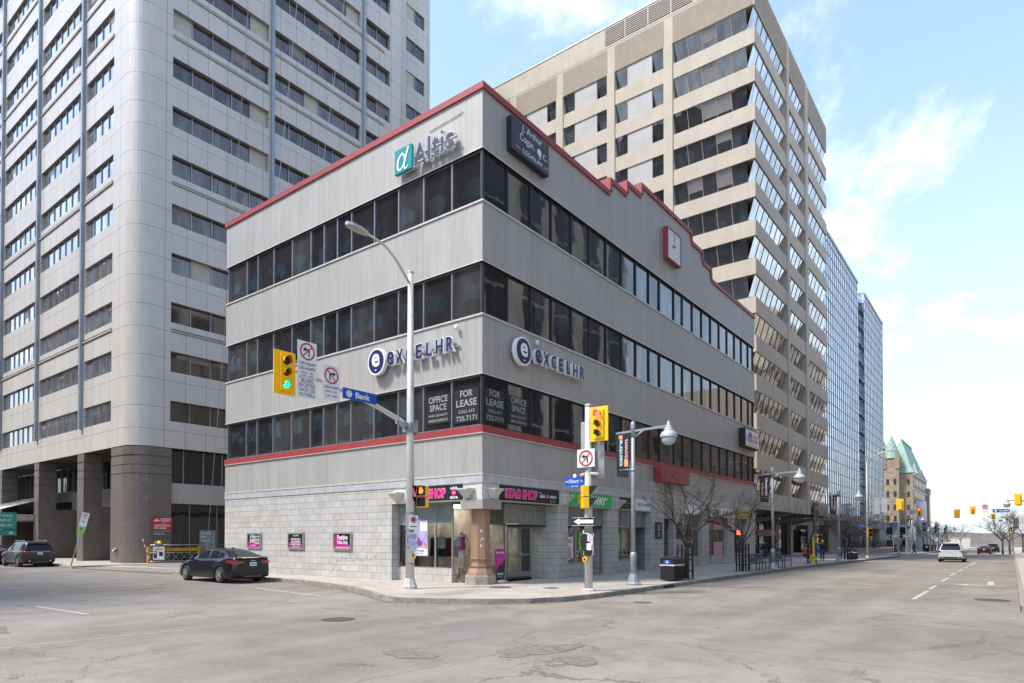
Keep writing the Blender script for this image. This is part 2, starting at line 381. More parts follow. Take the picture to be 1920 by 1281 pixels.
# plain things
plain('black_frame', (.022,.02,.022), .4); plain('iron_cover', (.10,.092,.082), .7, var=.3, sc=20); plain('dark_metal', (.05,.05,.055), .45, .3); plain('mull_silver', (.32,.32,.33), .35, .6)
plain('alu', (.45,.45,.44), .4, .6); plain('alu_frame', (.36,.35,.33), .4, .4); plain('pole_galv', (.58,.55,.50), .5, .25, var=.12, sc=5)
plain('pole_concrete', (.50,.48,.44), .75, var=.2, sc=6); plain('lamp_grey', (.30,.34,.38), .4, .3); plain('lamp_light', (.45,.49,.52), .4, .2)
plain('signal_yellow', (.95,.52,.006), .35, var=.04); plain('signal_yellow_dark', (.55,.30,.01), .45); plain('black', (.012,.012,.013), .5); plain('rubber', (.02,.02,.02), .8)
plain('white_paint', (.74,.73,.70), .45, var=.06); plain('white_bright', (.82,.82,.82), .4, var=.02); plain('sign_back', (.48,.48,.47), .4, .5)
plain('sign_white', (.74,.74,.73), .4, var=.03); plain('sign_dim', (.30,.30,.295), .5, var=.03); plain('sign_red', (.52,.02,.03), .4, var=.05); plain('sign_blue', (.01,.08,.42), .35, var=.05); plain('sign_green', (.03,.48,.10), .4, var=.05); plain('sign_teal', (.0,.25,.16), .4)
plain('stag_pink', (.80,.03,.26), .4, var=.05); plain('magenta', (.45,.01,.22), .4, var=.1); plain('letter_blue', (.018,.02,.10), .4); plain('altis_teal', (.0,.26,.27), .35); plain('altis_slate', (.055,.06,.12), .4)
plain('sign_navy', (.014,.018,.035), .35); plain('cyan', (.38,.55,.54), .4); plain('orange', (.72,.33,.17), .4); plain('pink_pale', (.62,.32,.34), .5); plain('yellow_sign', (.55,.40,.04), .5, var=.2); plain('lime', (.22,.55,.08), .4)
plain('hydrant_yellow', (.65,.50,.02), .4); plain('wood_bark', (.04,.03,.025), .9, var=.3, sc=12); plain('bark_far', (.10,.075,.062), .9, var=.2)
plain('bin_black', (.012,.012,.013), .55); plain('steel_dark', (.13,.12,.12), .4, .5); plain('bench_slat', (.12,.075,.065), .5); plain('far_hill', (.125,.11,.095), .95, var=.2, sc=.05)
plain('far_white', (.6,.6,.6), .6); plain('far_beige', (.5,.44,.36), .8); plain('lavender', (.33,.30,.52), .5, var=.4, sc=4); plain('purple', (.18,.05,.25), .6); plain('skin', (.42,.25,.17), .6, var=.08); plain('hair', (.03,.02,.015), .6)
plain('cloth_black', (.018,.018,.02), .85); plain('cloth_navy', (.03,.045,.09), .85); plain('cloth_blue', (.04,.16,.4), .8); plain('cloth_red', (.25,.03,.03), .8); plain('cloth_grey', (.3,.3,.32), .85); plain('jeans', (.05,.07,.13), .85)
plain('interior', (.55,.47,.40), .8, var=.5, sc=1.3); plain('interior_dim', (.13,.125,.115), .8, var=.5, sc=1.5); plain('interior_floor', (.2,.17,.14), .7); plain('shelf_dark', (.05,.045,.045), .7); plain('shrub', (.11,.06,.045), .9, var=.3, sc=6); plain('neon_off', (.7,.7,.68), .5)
plain('teal_awn', (.32,.40,.42), .3, .2); plain('plate', (.62,.65,.72), .4, var=.1, sc=30); plain('chrome', (.6,.6,.6), .15, .9); plain('rim', (.38,.38,.39), .3, .7); plain('poster_skin', (.55,.36,.27), .6)
emit('lit_red', (1.,.06,.04), 2.2); emit('lit_green', (.0,.8,.5), 1.1); emit('lit_orange', (1.,.16,.02), 1.0); emit('lit_open', (.1,.9,.35), 1.3); emit('lit_fill_tube', (1.,.93,.8), 4.0); emit('lit_neon', (1.,.12,.05), .8)
k = N('lens_dark'); k.bsdf((.05,.018,.008), .25); k = N('lens_green_dark'); k.bsdf((.012,.045,.03), .25); k = N('lens_amber'); k.bsdf((.12,.035,.01), .25)
k = N('globe'); k.bsdf((.62,.64,.64), .12, Transmission_Weight=.25)
for nm, col, mt in (('paint_black',(.006,.006,.008),.0),('paint_grey',(.05,.047,.052),.4),('paint_white',(.55,.56,.56),.2),('paint_maroon',(.05,.008,.01),.3),('paint_dark',(.012,.012,.014),.2)):
    k = N(nm); k.bsdf(col, .28, mt, spec=.35, Coat_Weight=.4, Coat_Roughness=.05)
k = N('car_glass'); k.bsdf((.008,.009,.01), .05, spec=.35)
k = N('car_glass_clear'); k.bsdf((.05,.055,.06), .03, spec=1.)
k = N('tail_red'); k.bsdf((.35,.012,.012), .15, Coat_Weight=1.)
k = N('transom_grey'); n = k.noise(k.pos(), 2., 4); k.bsdf(k.ramp(n,[(.3,(.14,.17,.155)),(.7,(.26,.29,.265))]), .12, spec=.8)
# shop glass: really transparent with fresnel reflection
k = N('shop_glass'); fr = k.n('ShaderNodeLayerWeight'); fr.inputs[0].default_value = .5; tr_ = k.n('ShaderNodeBsdfTransparent'); tr_.inputs[0].default_value = (.72,.76,.74,1); gl = k.n('ShaderNodeBsdfGlossy'); gl.inputs['Roughness'].default_value = .02; gl.inputs[0].default_value = (.9,.9,.9,1)
nb = k.noise(k.pos(), .8, 2); k.l(k.bump(nb,.04,.2), gl.inputs['Normal'])
mx = k.n('ShaderNodeMixShader'); k.l(k.math('ADD', k.math('MULTIPLY', k.math('POWER', fr.outputs[1], 4.), .8), .07), mx.inputs[0]); k.l(tr_.outputs[0], mx.inputs[1]); k.l(gl.outputs[0], mx.inputs[2]); k.l(mx.outputs[0], k.out.inputs[0])
# ================================================================== corner office building
GB = thing('corner_office_building', 'four storey grey metal clad corner building with red trim, shops below and stepped roofline', 'building', (0,0,0))
LX, LY = 34.2, 19.15
MS = [19.05,17.09,16.02,14.5,12.84,11.25,10.19,9.16,8.1,6.48,4.88,3.33,1.7,0.12]
ME = [.12,1.68,3.35,4.96,6.64,8.32,9.98,11.67,13.33,14.99,16.43,18.53,19.85,21.48,23.11,24.75,26.43,28.06,29.7,31.3,32.9,34.1]
BANDS = [(6.3,8.3),(10.7,12.76),(15.2,17.25)]
core = MB('cladding')
core.mat('shelf_dark').box(.35,LX-.05,.35,LY-.05,4.45,19.3)
core.mat('cladding')
for a,b in ((4.4,6.0),(8.3,10.7),(12.76,15.2),(17.25,19.6)):
    core.box(0,LX,0,.34,a,b); core.box(0,.34,.34,LY,a,b); core.box(LX-.3,LX,.34,LY,a,b); core.box(.34,LX-.3,LY-.3,LY,a,b)
for a,b in BANDS:
    core.box(LX-.3,LX,.34,LY,a,b); core.box(.34,LX-.3,LY-.3,LY,a,b)
core.mat('shelf_dark').box(.6,LX-.6,.6,LY-.6,19.3,19.5)
# stepped parapet on the street side
STEPS = [(0,10.2,19.6),(10.2,12.05,20.32),(12.05,13.8,20.98),(13.8,21.2,21.62),(21.2,23.1,20.98),(23.1,24.7,20.32),(24.7,LX,19.6)]
core.mat('cladding')
for x0,x1,z in STEPS:
    if z > 19.61: core.box(x0,x1,0.0,.85,19.6,z)
core.build('wall', GB)
tr = MB('trim_light')
for a,b in BANDS:
    for z0,z1,o in ((a-.07,a,.05),(b,b+.045,.035)):
        if a == 6.3 and z0 < a: continue
        tr.box(-o,LX,-o,.3,z0,z1); tr.box(-o,.3,.3,LY,z0,z1)
tr.box(-.05,LX,-.05,.3,4.34,4.4); tr.box(-.05,.3,.3,LY,4.34,4.4)
tr.build('sill_flashing', GB)
rt = MB('red_trim')
rt.box(-.06,LX+.01,-.06,.3,6.0,6.28); rt.box(-.06,.3,.3,LY,6.0,6.28); rt.mat('trim_light').box(-.065,LX+.01,-.065,.29,5.965,5.997); rt.box(-.065,.29,.3,LY,5.965,5.997)
rt.build('red_belt_course', GB)
cp = MB('red_trim')
cp.box(-.08,.6,.9,LY+.05,19.6,19.86)
for i,(x0,x1,z) in enumerate(STEPS):
    cp.box(x0-(.08 if i==0 else 0),x1,-.08,.9,z,z+.26)
    if i < 3: cp.box(x1-.03,x1+.22,-.08,.9,z+.26,STEPS[i+1][2])      # upright face of each step
    elif i < 6: cp.box(x1-.22,x1+.03,-.08,.9,STEPS[i+1][2]+.26,z)
cp.build('red_roof_coping', GB)
# windows, one per pane
def pane(side, a, b, z0, z1, gm, fm, i):
    m = MB(gm); w = .035
    if side == 'S':
        m.box(.13,.16,a+w,b-w,z0+.05,z1-.05)
        m.mat(fm); m.box(.06,.2,a,a+w,z0,z1); m.box(.06,.2,b-w,b,z0,z1); m.box(.08,.2,a+w,b-w,z0,z0+.05); m.box(.08,.2,a+w,b-w,z1-.05,z1)
    else:
        m.box(a+w,b-w,.13,.16,z0+.05,z1-.05)
        m.mat(fm); m.box(a,a+w,.05,.2,z0,z1); m.box(b-w,b,.05,.2,z0,z1); m.box(a+w,b-w,.07,.2,z0,z0+.05); m.box(a+w,b-w,.07,.2,z1-.05,z1)
    return m
far = MB('glass_main_e')
for z0,z1 in BANDS:
    for i in range(len(MS)-1):
        pane('S', MS[i+1], MS[i], z0, z1, 'glass_main_s', 'mull_silver', i).build('window', GB)
    for i in range(len(ME)-1):
        m = pane('E', ME[i], ME[i+1], z0, z1, 'glass_main_e', 'black_frame', i)
        if z0 > 7 and i >= 18 or (z0 < 7 and i >= 20):
            n = len(far.v); far.v += m.v; far.f += [[q+n for q in f] for f in m.f]
            for mt in m.mats: far.mat(mt)
            far.mi += [far.mats.index(m.mats[q]) for q in m.mi]; far.sm += m.sm
        else: m.build('window', GB)
far.build('window', GB, kind='stuff')
cm = MB('black_frame')
for z0,z1 in BANDS: cm.box(.03,.12,.03,.12,z0,z1)
cm.build('corner_mullion', GB)
# ground floor ------------------------------------------------------------
fz = MB('frieze')
fz.box(-.03,LX,-.03,.5,4.03,4.34); fz.box(-.03,.5,.5,LY,4.03,4.34)
fz.build('frieze', GB)
st = MB('stone_tile')
st.box(0,.5,5.2,LY,0,4.03)                                # long blank wall
st.box(.5,LX,LY-.4,LY,0,4.03); st.box(LX-.4,LX,2,LY-.4,-.2,4.03)
st.box(.35,.6,1.95,5.2,0,.56)                             # wall under the display window
PIERS = [(5.35,6.2),(9.95,11.1),(14.85,16.4),(18.05,19.6),(22.85,24.1),(27.8,29.2),(32.25,34.2)]
for a,b in PIERS:
    if a < 6: st.box(a,b,0,1.5,-.25,3.34)
    else: st.box(a,b,0,.32,-.25,3.34); st.mat('stone_grime_shade'); st.box(a,b,.32,2.2,-.25,3.34); st.mat('stone_tile')
st.box(1.15,3.3,1.42,1.62,0,.56)
for a,b in ((6.2,8.5),(11.1,13.1),(19.6,22.85),(25.2,27.8),(30.6,32.25)): st.box(a,b,.25,.5,-.25,.62)
st.box(14.85,16.6,-.08,-.002,-.2,5.12); st.box(18.0,19.55,-.08,-.002,-.2,5.12)    # tall entrance surround
st.build('stone_wall', GB)
es = MB('castle_stone').mat('concrete'); es.box(16.6,18.0,-.04,.3,3.0,5.1); es.build('entrance_panel', GB)
fa = MB('white_stone')
fa.box(.0,14.84,0.02,.3,3.34,4.03); fa.box(19.56,LX,0.02,.3,3.34,4.03); fa.box(0.02,.3,.3,5.2,3.34,4.03)
fa.mat('stone_tile').box(4.95,5.2,-.0,.02,3.34,4.03)
fa.build('sign_fascia', GB)
cap = MB('concrete'); cap.box(-.12,1.05,-.12,1.05,3.0,3.36); cap.build('column_capital', GB)
# display windows
def shopwin(name, side, a, b, z0, z1, c0, trans=None, mull=()):
    f = MB('alu_frame'); g = MB('shop_glass')
    def B(m, u0,u1,d0,d1,w0,w1):
        m.box(u0,u1,c0+d0,c0+d1,w0,w1) if side == 'E' else m.box(c0+d0,c0+d1,u0,u1,w0,w1)
    w = .05
    B(f,a,a+w,-.02,.06,z0,z1); B(f,b-w,b,-.02,.06,z0,z1); B(f,a+w,b-w,-.02,.06,z0,z0+w); B(f,a+w,b-w,-.02,.06,z1-w,z1)
    if trans: B(f,a+w,b-w,-.015,.055,trans-.03,trans+.03)
    for q in mull: B(f,q-.03,q+.03,-.018,.05,z0+w,z1-w)
    B(g,a+w,b-w,.02,.03,z0+w,(trans if trans else z0+w)) if trans else None
    g.mat('transom_grey'); B(g,a+w,b-w,.02,.035,(trans+.001) if trans else z0+w,z1-w)
    o = f.build(name, GB); g.build('glass', o); return o
shopwin('display_window','S',1.95,5.2,.56,3.34,.42,2.45,(2.95,))
shopwin('display_window','E',1.15,3.3,.56,3.34,1.45,2.45,())
dg = MB('shop_glass'); dg.M = None; dg.quad((.45,1.95,.56),(1.15,1.45,.56),(1.15,1.45,3.34),(.45,1.95,3.34)); dg.build('angled_glass', GB)
for a,b,ml in ((6.2,8.5,(7.3,)),(11.1,13.1,(12.,)),(19.6,22.85,(20.7,21.8)),(25.2,27.8,(26.5,)),(30.6,32.25,(31.4,))):
    shopwin('display_window','E',a,b,.62,3.34,.3,2.45,ml)
# recessed doorways
dr = MB('alu_frame'); 
def door(a,b,y,z0,top, leaf=1, name='glass_door'):
    f = MB('alu_frame'); g = MB('shop_glass'); n = leaf; w = (b-a)/n
    for i in range(n):
        u = a+i*w; f.box(u,u+.08,y,y+.06,z0,top); f.box(u+w-.08,u+w-.001,y,y+.06,z0,top); f.box(u+.08,u+w-.08,y,y+.06,z0,z0+.22); f.box(u+.08,u+w-.08,y,y+.06,top-.1,top)
        f.box(u+.08,u+w-.08,y,y+.05,z0+.95,z0+1.02); g.box(u+.08,u+w-.08,y+.02,y+.03,z0+.22,z0+.95); g.box(u+.08,u+w-.08,y+.02,y+.03,z0+1.02,top-.1)
    o = f.build(name, GB); g.build('glass', o)
    h = MB('chrome'); c = (a+b)/2 if n == 2 else b-.12
    h.cyl((c-.06,y-.05,z0+.8),(c-.06,y-.05,z0+1.3),.012,6)
    if n == 2: h.cyl((c+.06,y-.05,z0+.8),(c+.06,y-.05,z0+1.3),.012,6)
    h.build('handle', o)
door(3.45,5.3,1.45,.1,2.38,2)
tp = shopwin('transom_window','E',2.2,5.3,2.46,3.3,.62,None,(4.4,))
en = MB('stone_tile'); 
en.box(9.9,9.95,.5,2.3,-.2,3.34); en.build('doorway_side', GB)
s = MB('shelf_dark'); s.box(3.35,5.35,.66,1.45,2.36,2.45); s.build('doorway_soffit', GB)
for a,b in ((8.5,9.93),(13.1,14.85),(24.1,25.2),(29.2,30.6)):
    door(a+.05,b-.05,1.9,0.05,2.3,1)
    shopwin('transom_window','E',a,b,2.46,3.34,.3,None,((a+b)/2,))
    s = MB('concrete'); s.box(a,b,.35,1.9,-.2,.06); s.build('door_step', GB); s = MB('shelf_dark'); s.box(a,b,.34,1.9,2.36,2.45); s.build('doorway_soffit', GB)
door(16.45,18.0,2.0,-.05,2.4,1)
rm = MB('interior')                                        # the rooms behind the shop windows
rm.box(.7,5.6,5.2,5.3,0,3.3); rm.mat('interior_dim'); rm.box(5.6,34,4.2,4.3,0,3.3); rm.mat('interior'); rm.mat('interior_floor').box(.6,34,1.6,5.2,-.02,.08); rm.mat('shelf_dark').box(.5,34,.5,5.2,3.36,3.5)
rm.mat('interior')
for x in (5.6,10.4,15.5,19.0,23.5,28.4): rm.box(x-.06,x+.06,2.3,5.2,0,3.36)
rm.mat('stone_tile'); rm.box(8.5,8.6,.5,1.9,0,3.3); rm.box(13.0,13.1,.5,1.9,0,3.3)
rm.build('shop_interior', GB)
for q,(xa,xb,yy) in enumerate(((2.6,5,2.6),(2.4,5,3.6),(1.6,5,4.6),(6.4,8.4,2.6),(11.2,13,2.8),(20,22.6,2.8),(25.3,27.6,2.8))):
    m = MB('lit_fill_tube'); m.box(xa,xb,yy,yy+.22,3.28,3.35); m.build('ceiling_fill_light', GB)  # glowing tubes added to brighten the dark shop rooms and displays
# steps into main entrance, dark lining
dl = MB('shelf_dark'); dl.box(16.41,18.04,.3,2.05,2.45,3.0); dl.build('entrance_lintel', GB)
# red timber box over the entrance
rb = MB('red_front')
for i in range(4): rb.box(15.35-.02*i*0,19.5,-.5,-.09,5.12+i*.215,5.12+i*.215+.2)
rb.box(15.4,19.45,-.47,-.09,5.1,5.98); rb.build('red_entrance_canopy', GB)
# floodlight sconces
def sconce(m, M):
    sv = m.M; m.M = M
    v = []
    for (h,w,d) in ((0,.13,.12),(.05,.15,.15),(.3,.31,.32),(.35,.37,.38),(.40,.37,.38)):
        v += [(-w/1,h,0),(w/1,h,0),(w*.8,h,d),(-w*.8,h,d)]
    f = []
    for i in range(4):
        for j in range(4): f.append((4*i+j,4*i+(j+1)%4,4*i+4+(j+1)%4,4*i+4+j))
    f += [(3,2,1,0),(16,17,18,19)]
    m.add(v, f, False); m.M = sv
for M in (FE(.62,-0.0,3.42),FE(5.9,0,3.42),FE(11.0,0,3.42),FE(23.7,0,3.42),FE(28.6,0,3.42),FE(33.2,0,3.42),FS(0,.75,3.42),FS(0,4.8,3.42)):
    m = MB('white_stone'); sconce(m, M); m.build('sconce', GB)
# roof bits
v = MB('alu'); v.lathe((.9,4.6,19.5),[(.12,0),(.12,.5),(.2,.5),(.2,.62),(.05,.75)],10); v.build('roof_vent', GB)

# ------------------------------------------------------------------ column at the corner
CO = thing('granite_column', 'octagonal red granite column on a stone plinth carrying the building corner', 'column', (.62,.62,0))
def octo(m, c, r, z0, z1, r1=None, n=8):
    r1 = r if r1 is None else r1; a0 = pi/8
    v = [(c[0]+r*cos(a0+2*pi*k/n), c[1]+r*sin(a0+2*pi*k/n), z0) for k in range(n)] + [(c[0]+r1*cos(a0+2*pi*k/n), c[1]+r1*sin(a0+2*pi*k/n), z1) for k in range(n)]
    m.add(v, [tuple(range(n-1,-1,-1)), tuple(range(n,2*n))]+[(k,(k+1)%n,(k+1)%n+n,k+n) for k in range(n)], False)
c = (.62,.62)
m = MB('red_granite')
octo(m,c,.41,1.06,3.0,.39)
m.build('shaft', CO, bevel=.01)
m = MB('red_granite')
for z0,z1,r0,r1 in ((.99,1.06,.43,.43),(.93,.99,.39,.41),(.82,.93,.37,.37),(.76,.82,.41,.39),(.70,.76,.43,.43),(.64,.70,.42,.46),(.45,.64,.56,.47),(.37,.45,.60,.58)): octo(m,c,r0,z0,z1,r1)
m.build('base_moulding', CO, bevel=.012)
m = MB('plinth_stone'); octo(m,c,.66,-.02,.33); octo(m,c,.64,.33,.37,.60); m.build('plinth', CO, bevel=.02)
m = MB('white_paint')
random.seed(3)
for i in range(10):
    a = pi/8*0 + pi + pi/8; 
    M = frame((c[0]+.37*cos(radians(216)), c[1]+.37*sin(radians(216)), 0), (cos(radians(306)),sin(radians(306)),0), (0,0,1))
    rect(m, M, random.uniform(-.06,.1), random.uniform(1.5,2.2), random.uniform(.02,.07), random.uniform(.03,.12), .004, .002, random.uniform(-.4,.4))
m.build('torn_poster_remains', CO)
random.seed(7)
# ================================================================== signs on the corner building
def sign(name, label, group=None, cat='sign', loc=(0,0,0)): return thing(name, label, cat, loc, group)
# teal square + lettering, high on the south wall
s = sign('logo_sign', 'teal rounded square sign with a white script letter a, high on the south wall', loc=(0,4.2,17.5))
M = FS(-.32,4.2,18.12); m = MB('altis_teal'); rect(m,M,0,0,1.04,1.06,-.12,.12); m.mat('white_bright'); rect(m,M,0,0,1.1,1.12,-.14,.02); m.build('panel', s, bevel=.02)
m = MB('white_bright')
def strk(m, M, pts, w, z=.01):
    for i in range(len(pts)-1):
        (x0,y0),(x1,y1) = pts[i],pts[i+1]; dx,dy = x1-x0,y1-y0; L = math.hypot(dx,dy) or 1; nx,ny = -dy/L, dx/L
        w0 = w[i] if hasattr(w,'__len__') else w; w1 = w[i+1] if hasattr(w,'__len__') else w
        z_ = z+.0004*i
        sv = m.M; m.M = M; m.poly([(x0-nx*w0,y0-ny*w0,z_),(x0+nx*w0,y0+ny*w0,z_),(x1+nx*w1,y1+ny*w1,z_),(x1-nx*w1,y1-ny*w1,z_)]); m.M = sv
el = [(-.12+.20*cos(a)*cos(-.5)-.36*sin(a)*sin(-.5)*.7, -.08+.36*sin(a)*cos(-.5)+.2*cos(a)*sin(-.5)) for a in [2*pi*k/20 for k in range(21)]]
strk(m, M, el, [.025+.03*abs(sin(pi*k/20)) for k in range(21)])
strk(m, M, [(.34,.45),(.2,.1),(.08,-.25),(.1,-.42),(.2,-.45),(.34,-.35)], [.05,.055,.05,.04,.03,.015], .02)
m.build('script_letter', s)
s = sign('name_sign', 'raised slate blue channel letters reading Altis beside the teal square', loc=(0,2.3,17.5))
M = FS(-.32,2.32,18.05); ALT = (('A',-.86,.70,.86,0),('l',-.33,.13,.92,.03),('t',.04,.36,.78,-.03),('i',.42,.13,.88,.02),('s',.84,.44,.62,-.11))
m = MB('white_bright')
for ch,x,w,h,y in ALT: text(m,ch,M,w+.06,h+.06,bold=.0,depth=.14,x=x,y=y,z=-.09)
m.build('letter_backs', s)
m = MB('altis_slate')
for ch,x,w,h,y in ALT: text(m,ch,M,w,h,bold=.0,depth=.02,x=x,y=y,z=.0)
m.build('letter_faces', s)
m = MB('alu'); 
for z in (17.7,18.0): m.box(-.3,-.22,1.15,3.5,z,z+.06)
for y in (1.4,2.2,3.1): m.box(-.24,.0,y,y+.05,17.72,17.76)
m.build('rail', s)
m2 = MB('dark_metal'); m2.tube([(-.03,1.0,19.05),(-.03,2.9,18.95)],.012,5); tag(m2.build('wall_cable', label='thin dark cable fixed across the grey wall above the Altis letters', cat='cable'))
for side in 'SE':
    if side == 'S': M = FS(-.34,5.85,9.66); M2 = FS(-.30,3.2,9.68); loc = (0,4.,9.); lab = 'navy and white eXCELHR letters with round e badge on the south wall'
    else: M = FE(2.22,-.36,9.62); M2 = FE(5.25,-.30,9.68); loc = (4.,0,9.); lab = 'navy and white eXCELHR letters with round e badge on the street front'
    s = sign('company_sign', lab, 'round badge signs with raised letters', loc=loc)
    m = MB('white_bright'); disc(m,M,0,0,.60,-.17,32,.18,.57); b = m.build('badge', s)
    m = MB('letter_blue'); disc(m,M,0,0,.52,.014,32,.012,.49); m.build('badge_face', b)
    m = MB('white_bright'); text(m,'e',M,.52,.58,bold=.03,z=.045,y=.05); m.poly([M@Vector(p) for p in ((-.08,-.37,.045),(0,-.43,.045),(.08,-.37,.045))]); m.build('badge_letter', b)
    W = 4.1 if side=='S' else 4.2
    back = MB('white_bright'); face = MB('letter_blue')
    chars = [('e',.52,.62),('X',.50,.62),('C',.46,.6),('E',.42,.6),('L',.38,.6),('H',.46,.6),('R',.46,.6)]
    x = -W/2+.25
    for ch,w,h in chars:
        text(back,ch,M2,w*.86+.05,h+.05,bold=.03,depth=.14,x=x,z=-.1); text(face,ch,M2,w*.86-.02,h-.02,bold=.012,depth=.02,x=x,z=-.01); x += W/7
    back.build('letter_backs', s); face.build('letter_faces', s)
    m = MB('alu'); sv = None
    m.M = M2; m.box(-W/2,W/2,-.12,-.06,-.26,-.2)
    for q in (-1.6,-.5,.6,1.6): m.box(q,q+.05,-.1,-.06,-.295,-.26)
    m.M = M; m.box(-.45,.45,-.1,.1,-.33,-.17); m.M = None; m.build('rail', s)
    m = MB('white_paint'); c = Vector(M2 @ Vector((1.95 if side=='S' else -1.75,.55,-.15))); m.lathe(c,[(.05,0),(.09,.05),(.09,.16),(.03,.2)],8); m.build('camera_dome', s)
# dark law office box sign
s = sign('law_office_sign', 'dark navy box sign with white serif lettering on the upper street front', loc=(2.9,0,17.8))
M = FE(2.86,-.30,18.55); m = MB('sign_navy'); rect(m,M,0,0,2.7,1.42,-.29,.29); m.build('box', s, bevel=.02)
m = MB('white_bright')
def serif(m, t, M, w, h, x, y): text(m,t,M,w,h,x=x,y=y,z=.012,bold=.0)
serif(m,'J. Arthur',M,1.45,.36,.05,.45); serif(m,'Cogan,',M,1.05,.4,-.3,.02); serif(m,'.C.',M,.42,.24,.98,-.03); disc(m,M,.58,.0,.16,.012); strk(m,M,[(.55,-.1),(.66,-.26)],.035,.012); serif(m,'COGANLAW',M,1.45,.2,.1,-.46)
m.build('lettering', s); m = MB('orange'); serif(m,'www.',M,.36,.13,-.95,-.48); serif(m,'.com',M,.34,.13,1.06,-.48); m.build('lettering', s)
# square clock
s = thing('wall_clock','square white clock with thick red frame, hands near seven, on the stepped gable','clock',(17.6,0,18.6))
M = FE(17.75,-.31,19.52) @ Matrix.Diagonal((.86,.93,.68,1)); m = MB('red_front'); 
for a in ((0,.98,2.3,.07),(0,-.98,2.3,.07)): rect(m,M,a[0],a[1],a[2],a[3],-.43,.46)
for a in ((-1.115,0,.07,1.89),(1.115,0,.07,1.89)): rect(m,M,a[0],a[1],a[2],a[3],-.43,.46)
m.build('frame', s); m = MB('white_paint'); rect(m,M,0,0,2.14,1.88,-.4,.38); m.build('dial', s)
m = MB('dark_metal'); strk(m,M,[(0,-.1),(.02,.75)],.03,.0); strk(m,M,[(0,0),(-.4,-.05)],.05,.004); strk(m,M,[(.2,.05),(-.1,-.02)],.05,.008)
for k in range(12):
    a = k*pi/6; rect(m,M,.9*sin(a),.8*cos(a),.04,.1,.0,0,-a)
m.build('hands', s)
# small illuminated tenant sign at far end
s = sign('tenant_sign', 'white box sign with blue mark and red lettering at the grey front far end', loc=(31.9,0,8.8))
M = FE(31.95,-.5,9.5); m = MB('black'); rect(m,M,0,0,3.4,1.42,-.5,.48); m.build('box', s); m = MB('sign_white'); rect(m,M,0,0,3.2,1.26,0,.01); m.build('face', s)
m = MB('sign_blue'); 
for q in (0,.35): m.poly([M@Vector(p) for p in ((-1.2+q,.05,.02+q*.01),(-.75+q,.5,.02+q*.01),(-.55+q,.5,.02+q*.01),(-.4+q,.05,.02+q*.01))])
text(m,'STRONG',M,1.3,.26,x=.75,y=.2,z=.02); m.build('lettering', s); m = MB('sign_red'); text(m,'HEARING CLINIC',M,2.7,.3,x=0,y=-.15,z=.02,bold=.02); text(m,'www.clinic.com',M,2.4,.16,x=0,y=-.46,z=.02); m.build('lettering', s)
# lease notices stuck in the corner windows
def notice(M, lines, w, h, lab, sc=1):
    s = thing('window_notice', lab, 'notice', tuple(M @ Vector((0,-h/2,0))), 'for lease notices in the corner windows')
    m = MB('black'); rect(m,M,0,0,w,h,0,.006); m.build('film', s)
    m = MB('sign_dim'); 
    for t,tw,th,y in lines: text(m,t,M,tw,th,y=y,z=.012,bold=.02)
    m.build('lettering', s)
OS = [('OFFICE',1.08,.27,.42),('SPACE',.95,.27,.08),('HIGH QUALITY',1.1,.12,-.25),('IMPROVEMENTS',1.1,.12,-.46)]
FL = [('FOR',.66,.27,.5),('LEASE',1.1,.29,.12),('CALL 613',.85,.14,-.22),('725.7171',1.1,.2,-.5)]
notice(FS(.11,2.5,7.2), OS, 1.36, 1.2, 'black OFFICE SPACE window notice on the south side of the corner')
notice(FS(.11,.93,7.17), FL, 1.3, 1.35, 'black FOR LEASE window notice on the south side of the corner')
notice(FE(.9,.11,7.17), FL, 1.3, 1.35, 'black FOR LEASE window notice on the street side of the corner')
notice(FE(2.5,.11,7.2), OS, 1.36, 1.2, 'black OFFICE SPACE window notice on the street side of the corner')
# shop signs
def board(name, lab, M, w, h, mat, fn, grp=None):
    c = M @ Vector((0,0,0)); s = thing(name, lab, 'sign', (c.x,c.y,c.z-h/2), grp)
    m = MB(mat); rect(m,M,0,0,w,h,-.09,.1); m.mat('alu'); rect(m,M,0,-h/2-.025,w,.05,-.1,.13); m.build('board', s); fn(s, M); return s
def stag(w):
    def f(s, M):
        a = w/4.4
        m = MB('pink_pale'); text(m,'STAG SHOP',M,2.3*a+.07,.43,x=-.72*a,z=.012,bold=.075); m.build('letter_outline', s)
        m = MB('stag_pink'); text(m,'STAG SHOP',M,2.3*a,.36,x=-.72*a,z=.022,bold=.055); disc(m,M,1.22*a,-.0,.1,.02); m.build('lettering', s)
        m = MB('sign_white'); text(m,'the',M,.2,.08,x=.66*a,y=.14,z=.016); text(m,'adult',M,.42*a,.17,x=.83*a,y=.0,z=.016,bold=.03); text(m,'store',M,.5*a,.15,x=1.68*a,y=0,z=.016,bold=.03); text(m,'fun',M,.14,.07,x=1.22*a,y=0,z=.03); text(m,'Est. 1972',M,.42,.07,x=1.65*a,y=-.2,z=.016); m.build('small_lettering', s)
    return f
def stag2(s, M):
    m = MB('pink_pale'); text(m,'STAG SHOP',M,2.1,.43,x=-.42,z=.012,bold=.075); m.build('letter_outline', s)
    m = MB('stag_pink'); text(m,'STAG SHOP',M,2.04,.36,x=-.42,z=.022,bold=.055); disc(m,M,1.08,.0,.12,.02); m.build('lettering', s)
    m = MB('sign_white'); text(m,'adult',M,.4,.13,x=1.08,y=.19,z=.016,bold=.03); text(m,'store',M,.42,.13,x=1.08,y=-.19,z=.016,bold=.03); text(m,'fun',M,.18,.08,x=1.08,y=0,z=.03); m.build('small_lettering', s)
board('shop_sign','black STAG SHOP sign board on the south side over the display window',FS(-.03,2.55,3.69),3.0,.62,'black',stag2,'stag shop sign boards')
